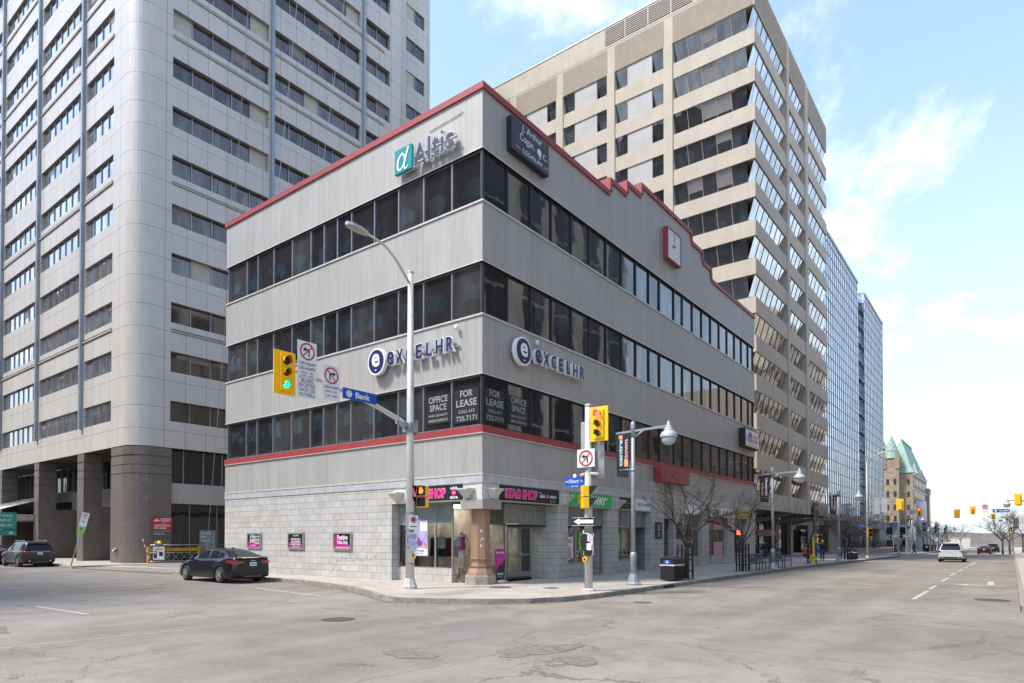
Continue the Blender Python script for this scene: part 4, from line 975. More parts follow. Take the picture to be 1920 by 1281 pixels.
for k,z1 in enumerate(tops):
    z0 = z1-WH
    for a,b in EBY:
        cant('E',a,b,z0,z1,1.5,'glass_beige_e',BY,7 if b < 53 else 5 if b < 60 else 6).build('ribbon_window', BT)
    if k > 10: continue
    cant('S',2.12+.7,10.0,z0,z1,1.5,'glass_beige_s',BX,5).build('ribbon_window', BT)
    if k > 6: continue
    for j,(a,b) in enumerate(SBY[1:4]):
        if k > 6-2*j: continue
        g1,g2 = a+(b-a)*.24, a+(b-a)*.74
        cant('S',a,g1,z0,z1,9,'glass_beige_s',BX).build('window', BT); cant('S',g2,b,z0,z1,9,'glass_beige_s',BX).build('window', BT)
        w = MB('infill_white'); w.box(BX+.1,BX+.3,g1,g2,z0,z1); w.build('white_infill_panel', BT)
# base: recessed glass, pillars, struts, red band
gq = -.3
m = MB('precast')
PIL = [(BX+.4,BX+1.6),(53.6,54.8),(67.6,68.8)]
for a,b in ((41.5,42.6),(54.2,55.4),(62.8,64.0),(69.6,70.7)):
    m = MB('precast'); m.box(a,b,6.3,7.5,-.6,4.6); x = (a+b)/2; m.extr([(x-.2,6.4,3.4),(x-.2,6.4,4.0),(x-.2,2.2,4.6),(x-.2,2.2,4.4)],(.4,0,0)); m.build('pillar', BT)
m = MB('shelf_dark'); m.box(BX+.1,BN-.1,BY+.1,BW-1,4.40,4.62); m.mat('glass_dark')
for a,b in ((42.6,54.2),(55.4,62.8),(64.0,69.6)):
    m.mat('glass_beige_s'); m.box(a,b,6.9,7.0,-.5,4.4); m.mat('black_frame'); n = 4 if b-a > 8 else 3
    for i in range(n+1): x = a+(b-a)*i/n; m.box(x-.06,x+.06,6.8,6.9,-.5,4.4)
m.mat('precast_dark'); m.box(BX,BX+.3,6.3,BW,-.5,4.4); m.box(BN-.3,BN,7,BW,-.6,4.4)
m.build('base_glazing', BT)
m = MB('red_front')
for a,b in ((41.6,47.6),(48.2,53.4),(54.6,62.4)): m.box(a,b,6.05,6.3,2.05,2.75)
m.build('red_sign_band', BT)
s = sign('lease_banner','black MUCH FOR LEASE banner hung on the beige tower near its corner', loc=(63,1.8,4.0)); M = FE(62.7,BY-.25,4.2)
m = MB('black'); rect(m,M,0,0,2.6,3.4,0,.05); m.build('panel', s); m = MB('sign_white'); text(m,'MUCH',M,1.6,.4,y=1.1,z=.07); text(m,'FOR',M,.8,.25,x=-.5,y=-.2,z=.07); text(m,'LEASE',M,1.9,.45,y=-.65,z=.07,bold=.03); text(m,'613 238 7777',M,2.0,.22,y=-1.2,z=.07); m.build('lettering', s)
# ================================================================== mirror glass towers
def curtain(name, lab, x0, x1, y0, y1, z0, z1, sx, sz, nosouth=False):
    b = thing(name, lab, 'building', (x0,y0,z0))
    m = MB('glass_curtain'); m.box(x0,x1,y0,y1,z0,z1); m.build('glass_wall', b)
    m = MB('alu')
    x = x0
    while x <= x1+.01: m.box(x-.06,x+.06,y0-.1,y0,z0,z1); x += sx
    z = z0
    while z <= z1+.01: m.box(x0,x1,y0-.08,y0,z-.05,z+.05); m.box(x0-.08,x0,y0,y1,z-.05,z+.05); z += sz
    y = y0
    while y <= y1: m.box(x0-.1,x0,y-.06,y+.06,z0,z1); y += 3
    m.mat('alu'); m.box(x0-.1,x1+.1,y0-.15,y1,z1,z1+.5)
    m.build('mullion_grid', b); return b
curtain('glass_tower','mirror glass office tower with a fine mullion grid beyond the beige tower',96.,128.2,8,45,5.5,53.6,1.72,1.95)
b = curtain('glass_tower','further mirror glass tower to the right of the dark glazed slot',135.2,160.4,8,45,5.5,53.6,1.9,1.95)
b = thing('glazed_link','dark glazed slot of stacked balconies between the two mirror towers','building',(131.5,10,0)); m = MB('glass_slit'); m.box(128.3,135.1,10,40,4,53); m.build('glass_wall', b)
m = MB('concrete').mat('alu')
z = 5.5
while z < 53: m.box(128.3,135.1,9.6,10,z,z+.5); z += 3.9
m.mat('glass_teal'); m.box(128.3,135.1,9.5,12,53,55.5); m.build('slab_edge', b)
b = thing('concrete_podium','concrete podium with deep porch and square columns under the mirror towers','building',(110,8,0)); g0 = gz(100)
m = MB('concrete'); m.box(95,161,7.6,45,3.9,5.6); m.box(90,112,4.6,7.6,4.5,5.5); m.box(95,161,12,45,g0-.5,3.9)
for x in (91.,99.,108.,118.,128.,140.,152.): m.box(x,x+1.4,7.8,9.2,g0-.5,4.5)
m.box(91,92.2,5,6.2,g0-.5,4.5); m.build('wall', b); m = MB('glass_dark'); 
for x in (93,100,109,119,130,142): m.box(x,x+6.5,11.9,12,g0-.2,3.2)
m.mat('lit_fill_tube'); m.build('glazing', b)
m = MB('far_white'); m.extr([(101,5,4.6),(101,5,4.9),(121,5,2.4),(121,5,2.1)],(0,3,0)); m.build('sloping_canopy', b)
# ================================================================== castle-like stone building
CX_, CY_ = 300., 0.
gc = gz(300)
cs = thing('chateau_style_building','stone gothic office building with steep green copper roofs at the end of the street','building',(300,12,gc))
from math import hypot
XB,YB0 = 300., 5.0
m = MB('castle_stone'); m.box(290,343,15.1,40,gc-1,28.4); m.box(343,352,14.2,40,gc-1,25); m.box(292,340,14.6,15.1,16.5,17.2)
m.build('wall', cs)
m = MB('castle_stone'); m.box(286.5,293,19.7,25.6,gc-1,34.5)
m.mat('castle_stone')
for a,b in ((19.5,21.0),(24.3,25.8)): m.box(286.1,288,a,b,30,35.5); m.extr([(286.1,a,35.5),(286.1,b,35.5),(286.1,(a+b)/2,37.6)],(1.5,0,0))
m.mat('castle_stone'); m.lathe((289.7,22.65,30.2),[(2.9,0),(3.3,1),(3.3,4.4)],14,smooth=False); m.build('corner_tower', cs)
m = MB('copper_green'); m.lathe((289.7,22.65,34.4),[(3.9,0),(3.5,.8),(2.2,4.2),(1.1,7.2),(.25,9.4),(.05,10.2)],12,smooth=False); m.build('tower_spire', cs)
m = MB('copper_green')
def hip(m, x0,x1,y0,y1,z, rx0,rx1,ry,rz, fl=.12):
    lv = [(0,0),(.18,.13),(1,1)]
    R = []
    for (t,h) in ((0,0),(.3,.22),(.62,.6),(1,1)):
        R.append([(x0+(rx0-x0)*t,y0+(ry-y0)*t,z+(rz-z)*h),(x1+(rx1-x1)*t,y0+(ry-y0)*t,z+(rz-z)*h),(x1+(rx1-x1)*t,y1+(ry-y1)*t,z+(rz-z)*h),(x0+(rx0-x0)*t,y1+(ry-y1)*t,z+(rz-z)*h)])
    v = [p for r in R for p in r]; f = []
    for i in range(len(R)-1):
        for k in range(4): f.append((4*i+k,4*i+(k+1)%4,4*i+4+(k+1)%4,4*i+4+k))
    m.add(v,f,False)
hip(m,289.6,343.4,14.7,30,28.4,299,334,20.2,43)
hip(m,296,300,13.9,17,28.4,297.9,298.1,15.5,33)
for x in (305,311,317,323,329,335): hip(m,x,x+2.6,14.9,17.5,29.6,x+1.2,x+1.4,16.5,33.5)
m.build('copper_roof', cs)
m = MB('steel_dark').mat('copper_green'); m.box(299,334,19.9,20.5,42.8,43.6)
m.build('ridge', cs)
m = MB('castle_stone'); m.box(300,320,27,42,28,40); m.mat('copper_green'); hip(m,299,321,26,43,40,309,311,33,54); m.build('main_tower', cs)
random.seed(8)
for z in (4,8.5,13,18.5,23.5):
    for y in (20.6,23.2,): 
        m = MB('glass_dark'); m.box(286.42,286.5,y,y+1.0,z,z+2.3); m.build('window', cs)
    m = MB('glass_dark'); m.box(289.9,290,16.3,17.2,z,z+2.2); m.build('window', cs)
for i in range(9):
    for z,h in ((4,2.6),(9,2.6),(13.3,2.4),(18.6,2.6),(23.5,2.6)):
        m = MB('glass_dark'); x = 294+5.4*i; m.box(x,x+2,15.02,15.1,z,z+h); m.build('window', cs)
m = MB('white_stone'); m.box(289.7,344,14.9,15.1,27.6,28.4); m.box(289.8,344,14.95,15.1,21.6,22.0); m.build('string_course', cs)
s = thing('wrapped_kiosk','white round tower wrapped in sheeting in front of the stone building','tower',(157,0,gz(157))); m = MB('white_bright'); m.lathe((157,0,gz(157)),[(1.1,0),(1.1,7.4),(1.0,11.2)],20); m.build('sheeting', s)
# low buildings further down the street, left and right
def lowb(name, lab, x0,x1,y0,y1,h, mat, win=True, grp=None, wm='glass_dark', face='S', wz=3.2, ww=2.6):
    z = gz((x0+x1)/2); b = thing(name, lab, 'building', ((x0+x1)/2,y0,z), grp)
    m = MB(mat); m.box(x0,x1,y0,y1,z-1,z+h); m.mat('concrete'); m.box(x0-.2,x1+.2,y0-.2,y1+.2,z+h,z+h+.4); m.build('wall', b)
    if win:
        f = MB(wm); zz = z+.8
        while zz < z+h-2:
            n = int((x1-x0)/ww)
            for i in range(n): x = x0+(x1-x0)*(i+.25)/n; f = MB(wm); f.box(x,x+ww*.5,y0-.05,y0,zz,zz+1.7); f.build('window', b)
            n = int((y1-y0)/ww)
            for i in range(n): y = y0+(y1-y0)*(i+.25)/n; f = MB(wm); f.box(x0-.05,x0,y,y+ww*.5,zz,zz+1.7); f.build('window', b)
            zz += wz
    return b
lowb('shop_building','low white fronted shop row beyond the glass towers',166,205,3.5,20,6.5,'far_white')
lowb('shop_building','low grey shop building with dark awning beyond the bus shelter',208,240,4.5,22,5.2,'concrete')
lowb('shop_building','pale low building far down the left side of the street',244,285,6,24,7,'far_white')
lowb('low_building','distant pale pavilion where the street ends',430,450,2,12,5,'far_beige',win=False)
# behind the camera: what the windows mirror
def office(name, lab, x0,x1,y0,y1,h, mat, gm, fh=3.7, bay=3.2, gh=.55, gw=.62, sides='NSEW'):
    b = thing(name, lab, 'building', ((x0+x1)/2,(y0+y1)/2,0)); m = MB(mat); m.box(x0,x1,y0,y1,0,h); m.build('wall', b)
    g = MB(gm); z = 1.2
    while z < h-fh:
        for s_ in sides:
            if s_ in 'NS': X_ = x1 if s_=='N' else x0; L0,L1 = y0,y1
            else: X_ = y1 if s_=='W' else y0; L0,L1 = x0,x1
            n = int((L1-L0)/bay); d = .06
            for i in range(n):
                a = L0+(L1-L0)*(i+(1-gw)/2)/n; c = a+(L1-L0)/n*gw
                if s_=='N': g.quad((X_+d,a,z),(X_+d,c,z),(X_+d,c,z+fh*gh),(X_+d,a,z+fh*gh))
                elif s_=='S': g.quad((X_-d,a,z),(X_-d,a,z+fh*gh),(X_-d,c,z+fh*gh),(X_-d,c,z))
                elif s_=='W': g.quad((a,X_+d,z),(a,X_+d,z+fh*gh),(c,X_+d,z+fh*gh),(c,X_+d,z))
                else: g.quad((a,X_-d,z),(c,X_-d,z),(c,X_-d,z+fh*gh),(a,X_-d,z+fh*gh))
        z += fh
    g.build('window_grid', b); return b
office('brick_office_block','brown brick office block with teal windows mirrored in the dark glass of the south side',-50,-34,22,92,45,'brick_brown','glass_teal',3.8,5.2,.5,.55,'N')
office('brick_office_block','taller brown block further along the side street, seen only as a reflection',-56,-34,104,175,60,'brick_brown','glass_dark',3.8,4.2,.5,.6,'N')
office('columned_office_tower','beige tower with tall piers across the main street, mirrored in the street front windows',-4,56,-52,-22.5,42,'white_stone','glass_dark',4.2,6.0,.92,.62,'WN')
office('brick_commercial_block','low brown brick commercial block across the street, seen only as a reflection',60,112,-46,-23,21,'brick_brown','glass_dark',4.2,3.6,.55,.5,'WN')
office('stone_commercial_block','taller stone commercial block further along, seen only as a reflection',118,210,-50,-26,34,'precast','glass_dark',4.0,3.6,.55,.5,'WN')
# ================================================================== ground
def sheet(name, pts, z, mat, zf=None):
    m = MB(mat); m.poly([(p[0],p[1],z) for p in pts]); return m.build(name, kind='structure')
XS = [-260,-60,-30,0,25,40,70,110,160,240,330,460]
def strip(mb, ya, yb, z, xs=None):
    xs = xs or XS
    for a,b in zip(xs,xs[1:]): mb.quad((a,ya,z+gz(a)),(b,ya,z+gz(b)),(b,yb,z+gz(b)),(a,yb,z+gz(a)))
m = MB('asphalt'); strip(m,-260,260,-.15); m.build('road', kind='structure')
CURB = [(-3.3,60),(-3.3,34),(-3.2,30.5)]
CURB2 = [(-2.35,20.4),(-2.33,10.7),(-2.36,8.4),(-2.9,5.6),(-3.6,3.3),(-4.6,1.1),(-5.2,0.),(-5.5,-.9),(-5.45,-1.5),(-5.15,-2.1),(-4.8,-2.9),(-4.2,-3.8),(-3.3,-4.7),(-2.2,-5.2),(-1.,-5.4),(.2,-5.45)]
def pave(name, pts, z=0., depth=.5, mat='sidewalk'):
    m = MB(mat); n = len(pts); m.prism(pts, z-depth, z); return m.build(name, kind='structure')
pave('sidewalk', CURB2+[(25,-5.45),(25,.3),(20,.6),(.8,.6),(.6,19.1),(.6,20.4)], 0.)
m = MB('sidewalk'); xs = [25,40,55,66,73.5]
for a,b in zip(xs,xs[1:]):
    za,zb = gz(a),gz(b); m.quad((a,-5.45,za),(b,-5.45,zb),(b,7,zb),(a,7,za)); m.quad((a,-5.45,za-.3),(b,-5.45,zb-.3),(b,-5.45,zb),(a,-5.45,za))
m.quad((73.5,-5.45,gz(73.5)-.3),(73.5,30,gz(73.5)-.3),(73.5,30,gz(73.5)),(73.5,-5.45,gz(73.5)))
m.build('sidewalk', kind='structure')
# kerb stones along both kerbs
def kerb(name, pts, w=.16, z=0.004, inn=1):
    m = MB('kerb')
    P_ = [Vector((p[0],p[1],0)) for p in pts]
    for i in range(len(P_)-1):
        a,b = P_[i],P_[i+1]; 
        def nn(k):
            t = (P_[min(k+1,len(P_)-1)]-P_[max(k-1,0)]).normalized(); return Vector((-t.y,t.x,0))*w*inn
        na,nb = nn(i),nn(i+1); za,zb = gz(a.x)+z,gz(b.x)+z
        v = [(a.x,a.y,za-.3),(b.x,b.y,zb-.3),(b.x,b.y,zb),(a.x,a.y,za),(a.x+na.x,a.y+na.y,za),(b.x+nb.x,b.y+nb.y,zb)]
        m.add(v,[(0,1,2,3),(3,2,5,4)],False)
    return m.build(name, kind='structure')
kp = [(p[0]-.0,p[1]) for p in CURB2]
off = []
for i,p in enumerate(kp):
    a = Vector(kp[max(i-1,0)]); b = Vector(kp[min(i+1,len(kp)-1)]); t = (b-a).normalized(); off.append((p[0]+t.y*.02, p[1]-t.x*.02))
kerb('kerb', off+[(8,-5.47),(25,-5.47),(40,-5.47),(55,-5.47),(70,-5.47),(73.5,-5.47)])
pave('sidewalk', [(-3.25,32.2),(-3.25,33.8),(-2.7,36),(-2.7,80),(14,80),(14,32.2),(1.4,32.2),(-2.2,32.2)], 0.)
kerb('kerb', [(-2.72,80),(-2.72,36),(-3.27,33.8),(-3.25,32.5),(-2.7,32.2),(-1.5,32.18)])
m = MB('asphalt'); m.poly([(-2.3,20.4,-.12),(.6,20.4,-.01),(12,20.4,.0),(12,32.2,0),(1.4,32.2,-.01),(-3.2,32.2,-.12)]); m.build('driveway', kind='structure')
m = MB('sidewalk'); m.poly([(-2.2,20.4,-.118),(-.3,20.4,-.035),(-.3,32.2,-.035),(-2.6,32.2,-.118)]); m.build('driveway_apron', kind='structure')
# right hand pavement and its parallel kerb
m = MB('sidewalk'); strip(m,-260,-16.6,0.,[3,25,40,70,110,160,240,330]); m.quad((3,-16.6,-.3),(3,-260,-.3),(3,-260,0),(3,-16.6,0)); m.build('sidewalk', kind='structure')
kerb('kerb', [(3,-16.58),(25,-16.58),(70,-16.58),(160,-16.58),(330,-16.58)], inn=-1)
m = MB('sidewalk'); xs = [92,110,130,160,240,330]
for a,b in zip(xs,xs[1:]):
    za,zb = gz(a),gz(b); m.quad((a,-5.0,za),(b,-5.0,zb),(b,8,zb),(a,8,za)); m.quad((a,-5.0,za-.3),(b,-5.0,zb-.3),(b,-5.0,zb),(a,-5.0,za))
m.quad((92,-5,gz(92)-.3),(92,30,gz(92)-.3),(92,30,gz(92)),(92,-5,gz(92))); m.build('sidewalk', kind='structure')
# traffic island with the far right poles
m = MB('sidewalk'); m.quad((93,-14.3,gz(93)+.0),(125,-14.3,gz(125)+.0),(125,-16.7,gz(125)),(93,-16.7,gz(93))); m.quad((93,-16.7,gz(93)-.2),(93,-14.3,gz(93)-.2),(93,-14.3,gz(93)),(93,-16.7,gz(93))); m.build('sidewalk', kind='structure')
# markings
Z4 = -.146
def mark(pts, mat='paint_line', name='road_marking'):
    m = MB(mat); m.poly([(x,y,Z4+gz(x)) for x,y in pts]); m.build(name, kind='structure')
def dash(x0,y0,x1,y1,w,mat='paint_line'):
    dx,dy = x1-x0,y1-y0; L = math.hypot(dx,dy); nx,ny = -dy/L*w/2,dx/L*w/2
    mark([(x0-nx,y0-ny),(x1-nx,y1-ny),(x1+nx,y1+ny),(x0+nx,y0+ny)],mat)
dash(-12.8,6.3,-12.66,2.9,.12); dash(-14.95,-1.85,-12.6,-2.05,.12,'paint_worn'); dash(-17.5,-1.7,-14.95,-1.85,.12,'paint_worn')
dash(-5.05,7.6,-5.6,2.6,.12); dash(-4.7,12,-5.05,7.6,.1,'paint_worn')
for a,b in ((5.4,9.6),(10.7,13.1),(16.2,19.6),(22.0,25),(28,32),(35,38.5),(42,52)): dash(a,-13.83,b,-13.88,.12)
for a,b in ((60,64),(70,74),(82,88)): dash(a,-11.2,b,-11.2,.12)
dash(1.5,-13.6,1.1,-16.5,.18,'paint_worn'); dash(-1.6,-13.0,-1.9,-16.2,.12,'paint_worn'); dash(1.6,-6,1.5,-9,.14,'paint_worn'); dash(42.5,-14.4,43.4,-16.4,.3,'paint_worn')
dash(-6.8,12.,-6.9,24.,.1,'paint_worn')
mark([(14.5,-14.45),(14.9,-14.9),(14.55,-14.9),(14.5,-16.1),(14.2,-16.1),(14.15,-14.9),(13.8,-14.9)])
mark([(14.3,-15.8),(17.5,-15.75),(17.5,-15.55),(14.3,-15.55)])
# patches and potholes
random.seed(12)
def blob(name, x, y, rx, ry, mat, kind='structure', z=Z4+.002, n=26, j=.3):
    m = MB(mat); pts = []
    ph = [random.uniform(0,6.28) for _ in range(4)]
    for k in range(n):
        a = 2*pi*k/n; r = 1+j*(.5*sin(2*a+ph[0])+.35*sin(3*a+ph[1])+.3*sin(5*a+ph[2])+.2*sin(9*a+ph[3])); pts.append((x+rx*r*cos(a), y+ry*r*sin(a), z+gz(x)))
    m.poly(pts); return m.build(name, kind=kind)
blob('pothole',-10.0,-9.6,.75,.5,'pothole'); blob('pothole',-10.35,-10.7,.35,.45,'pothole'); blob('pothole',-11.6,-8.15,.38,.5,'pothole'); blob('pothole',-9.3,-9.9,.4,.25,'pothole',z=Z4+.004)
blob('asphalt_patch',-15.2,1.3,.4,.9,'pothole')
def iron(lab, x, y, rad, z, cat='manhole cover', drain=False):
    s = thing('drain_grate' if drain else 'manhole_cover', lab, 'drain' if drain else cat, (x,y,z))
    m = MB('iron_cover')
    m.lathe((x,y,z),[(rad,-.02),(rad,.006),(rad*.93,.006),(rad*.92,.0)],24,smooth=False); m.build('ring', s)
    m = MB('iron_cover')
    if drain:
        for i in range(-5,6):
            w = math.sqrt(max(.01,rad*rad*.8-(i*rad/6)**2)); m.box(x+i*rad/6-.012,x+i*rad/6+.012,y-w,y+w,z-.01,z+.012)
    else: m.lathe((x,y,z),[(rad*.9,-.02),(rad*.9,.009),(.02,.012)],20,smooth=False)
    m.build('cover', s); return s
iron('round slotted drain cover in the asphalt south of the corner',-9.36,-3.23,.42,-.148,drain=True)
iron('round iron cover in the pavement in front of the granite column',-.35,-1.17,.42,.003)
iron('small iron cover in the pavement near the pole with posters',.5,-2.9,.3,.003)
iron('small iron cover in the street below the lamp post',-.95,-7.3,.28,-.148)
iron('iron cover by the right hand kerb',6.6,-15.9,.5,-.148,drain=True)
m = MB('black'); m.box(4.6,5.6,-5.475,-5.40,-.15,-.02); m.box(4.6,5.6,-5.6,-5.47,-.149,-.142); tag(m.build('kerb_inlet', label='dark storm drain inlet cut into the kerb below the first lamp post', cat='drain', loc=(5.1,-5.47,-.15)))
random.seed(77)
m = MB('gutter'); ed = [(x, -5.62-random.uniform(0,.38)) for x in [0.3+.6*i for i in range(110)]]
for (xa,ya),(xb,yb) in zip(ed,ed[1:]): m.quad((xa,ya,Z4+gz(xa)),(xb,yb,Z4+gz(xb)),(xb,-5.47,Z4+gz(xb)),(xa,-5.47,Z4+gz(xa)))
m.build('gutter', kind='structure')
m = MB('gutter'); P_ = CURB2[1:]
for a,b in zip(P_,P_[1:]):
    n = max(1,int(math.hypot(b[0]-a[0],b[1]-a[1])/.5)); t = Vector((b[0]-a[0],b[1]-a[1],0)).normalized(); nr = Vector((t.y,-t.x,0))
    for i in range(n):
        p = Vector((*a,0))+(Vector((*b,0))-Vector((*a,0)))*i/n; q = Vector((*a,0))+(Vector((*b,0))-Vector((*a,0)))*(i+1)/n; w1,w2 = random.uniform(.1,.3),random.uniform(.1,.3)
        m.quad((p.x,p.y,Z4),(p.x+nr.x*w1,p.y+nr.y*w1,Z4),(q.x+nr.x*w2,q.y+nr.y*w2,Z4),(q.x,q.y,Z4))
m.build('gutter', kind='structure')
# far hills and horizon trees
m = MB('far_hill')
random.seed(2)
n = 400; base = []
for i in range(n+1):
    y = -700+1500*i/n; base.append((1500, y))
h = [16+2*sin(i*.07)+1.5*sin(i*.21+1)+random.uniform(-1.5,1.5) for i in range(n+1)]
for i in range(n):
    (x0,y0),(x1,y1) = base[i],base[i+1]
    m.quad((x0,y0,-40),(x1,y1,-40),(x1+60,y1,h[i+1]-6),(x0+60,y0,h[i]-6)); m.quad((x0+60,y0,h[i]-6),(x1+60,y1,h[i+1]-6),(x1+300,y1,h[i+1]-6),(x0+300,y0,h[i]-6))
m.build('hills', kind='structure')
m = MB('far_hill'); m.quad((460,-400,-3.9),(1500,-900,-10),(1500,1200,-10),(460,400,-3.9)); m.build('terrain', kind='structure')
# ================================================================== street furniture
def signal_head(name, lab, M, lit, group=None, w=.74, h=1.32, back=False, box=.34):
    """three-lens signal head with backplate. M: frame, z axis towards the driver"""
    c = M @ Vector((0,-h/2,0)); s = thing(name, lab, 'traffic light', tuple(c), group)
    m = MB('signal_yellow'); rect(m,M,0,0,w,h,-.03,.03); m.build('backplate', s, bevel=.01)
    m = MB('signal_yellow'); rect(m,M,0.0,0,box,h*.82,-.2,.17); rect(m,M,0,0,box+.04,h*.84,-.0,.07); 
    for q in (-1,1): rect(m,M,0,q*h*.14,box+.05,.025,.02,.06)
    m.build('housing', s, bevel=.01)
    for i,(nm,on,off_) in enumerate((('red','lit_red','lens_dark'),('amber','lens_amber','lens_amber'),('green','lit_green','lens_green_dark'))):
        y = h*.27*(1-i)+.0; r = .125 if i == 0 else .105
        m = MB(on if lit == nm else off_); disc(m,M,0,y,r,.075,18,.012); l = m.build('lens', s)
        v = []; nseg = 12
        for k in range(nseg+1):
            a = radians(-20)+radians(220)*k/nseg
            for (rr,zz) in ((r+.012,.07),(r+.012,.30-.10*abs(cos(a)))): v.append(M @ Vector((rr*cos(a), y+rr*sin(a), zz)))
        m = MB('signal_yellow_dark'); m.add(v,[(2*k,2*k+1,2*k+3,2*k+2) for k in range(nseg)],True); m.build('visor', s)
    return s
def noturn(m_r, m_k, M, x, y, r, right=False):
    ring(m_r,M,x,y,r*.82,r,.014)
    d = 1 if right else -1
    rect(m_k,M,x-d*.22*r,y-.15*r,.16*r,.85*r,.012); rect(m_k,M,x+d*.02*r,y+.22*r,.5*r,.16*r,.0125)
    m_k.poly([M@Vector(p) for p in ((x+d*.2*r,y+.5*r,.013),(x+d*.62*r,y+.22*r,.013),(x+d*.2*r,y-.06*r,.013))][::1 if not right else -1])
    rect(m_r,M,x,y,1.7*r,.13*r,.016,0,-pi/4 if right else pi/4)
def plate_sign(name, lab, M, w, h, mat='sign_white', group=None, back='sign_back'):
    c = M @ Vector((0,-h/2,0)); s = thing(name, lab, 'sign', tuple(c), group)
    m = MB(mat); rect(m,M,0,0,w,h,0,.006); m.mat(back); rect(m,M,0,0,w,h,-.006,.005); m.build('plate', s); return s
# --- corner pole with mast arm
PX,PY = -2.85,1.06
pl = thing('street_light_pole','tall pale pole with long mast arm and street light before the blank stone wall','pole',(PX,PY,0))
m = MB('pole_concrete'); m.lathe((PX,PY,0),[(.26,0),(.27,.10),(.24,.14),(.18,.36),(.165,.40)],8,smooth=False); m.build('base', pl, bevel=.01)
m = MB('pole_galv'); m.tube([(PX,PY,.3),(PX,PY,5.9),(PX,PY,11.62)],[.165,.135,.1],14); m.lathe((PX,PY,11.6),[(.11,0),(.11,.06),(.03,.09)],10); m.build('shaft', pl)
m = MB('pole_galv'); m.tube([(PX-.1,PY,5.93),(-3.5,PY,6.14),(-4.6,PY,6.47),(-5.96,PY,6.72),(-7.0,PY,6.93),(-7.95,PY,7.04)],[.10,.095,.08,.065,.055,.045],10); m.tube([(-6.9,PY+.02,7.05),(-7.9,PY+.02,7.42)],.02,5); m.build('mast_arm', pl)
m = MB('lamp_grey'); m.box(PX-.2,PX+.2,PY-.19,PY+.19,5.72,6.05); m.tube([(PX-.1,PY,5.92),(PX-.62,PY,6.07)],.13,8); m.box(PX+.16,PX+.28,PY-.12,PY+.12,5.62,6.2); m.build('clamp', pl)
hd = (-5.2,2.6)
# lamp arm runs out over the side street
m = MB('pole_galv'); La = [(PX,PY,11.15),(PX-.4,PY,11.55),(PX-.8,PY,11.92),(PX-1.2,PY,12.15),(PX-1.6,PY,12.25),(PX-2.0,PY,12.29)]; m.tube(La,[.05,.048,.045,.042,.04,.038],8); m.build('lamp_arm', pl)
m = MB('lamp_light'); Mh = Matrix.Translation((PX-2.42,PY,12.31)) @ Matrix.Rotation(radians(3),4,'Y'); m.M = Mh
pts = [(.42,-.05),(.3,-.12),(0,-.17),(-.35,-.16),(-.5,-.07),(-.52,0),(-.5,.07),(-.35,.16),(0,.17),(.3,.12),(.42,.05)]
m.extr([(p[0],p[1],-.05) for p in pts],(0,0,.1)); m.mat('far_beige'); m.extr([(p[0]*.75-.05,p[1]*.8,-.065) for p in pts],(0,0,.015)); m.mat('lamp_light'); m.lathe((.1,0,.05),[(.05,0),(.06,.06),(.03,.1)],8); m.M = None; m.build('lamp_head', pl)
FY = lambda x,y,z: frame((x,y,z),(1,0,0),(0,0,1))
signal_head('traffic_light','green lit yellow traffic light hanging at the tip of the mast arm',FY(-8.12,PY-.10,6.84),'green')
s = plate_sign('no_left_turn_sign','tall white no left turn sign with hours, reading BUSES EXCEPTED',FY(-7.33,PY-.09,7.08),.69,1.78)
M = FY(-7.33,PY-.09,7.08); r = MB('sign_red'); b = MB('black'); noturn(r,b,M,0,.58,.27)
for t,w,h,y in (('7:00-9:00AM',.6,.1,.2),('3:00-6:00PM',.6,.1,.05),('MON - FRI',.44,.06,-.09),('LUN - VEN',.44,.06,-.18),('BUSES',.42,.11,-.34),('EXCEPTED',.6,.11,-.48),('SAUF LES',.56,.11,-.62),('AUTOBUS',.56,.11,-.77)): text(b,t,M,w,h,y=y,z=.012)
rect(b,M,0,-.25,.69,.012,.011)
r.build('symbol', s); b.build('lettering', s)
s = plate_sign('no_right_turn_sign','white no right turn sign between the taller sign and the blue street sign',FY(-6.42,PY-.09,6.85),.66,1.14)
M = FY(-6.42,PY-.09,6.85); r = MB('sign_red'); b = MB('black'); noturn(r,b,M,0,.24,.27,True)
for t,w,h,y in (('6:00AM-6:00PM',.58,.08,-.14),('MON - SAT',.44,.07,-.28),('LUN - SAM',.44,.07,-.42)): text(b,t,M,w,h,y=y,z=.012)
r.build('symbol', s); b.build('lettering', s)
s = plate_sign('street_name_sign','blue Bank street name sign on the mast arm',FY(-5.29,PY-.13,6.62),1.42,.36,'sign_blue')
M = FY(-5.29,PY-.13,6.62); b = MB('sign_white'); text(b,'Bank',M,.62,.2,x=.12,z=.012,bold=.03); disc(b,M,-.45,0,.12,.011); b.build('lettering', s); b = MB('sign_green'); strk(b,M,el and [(-.45+.07*cos(a),.07*sin(a)) for a in [k*.5 for k in range(11)]],.012,.014); b.build('emblem', s)
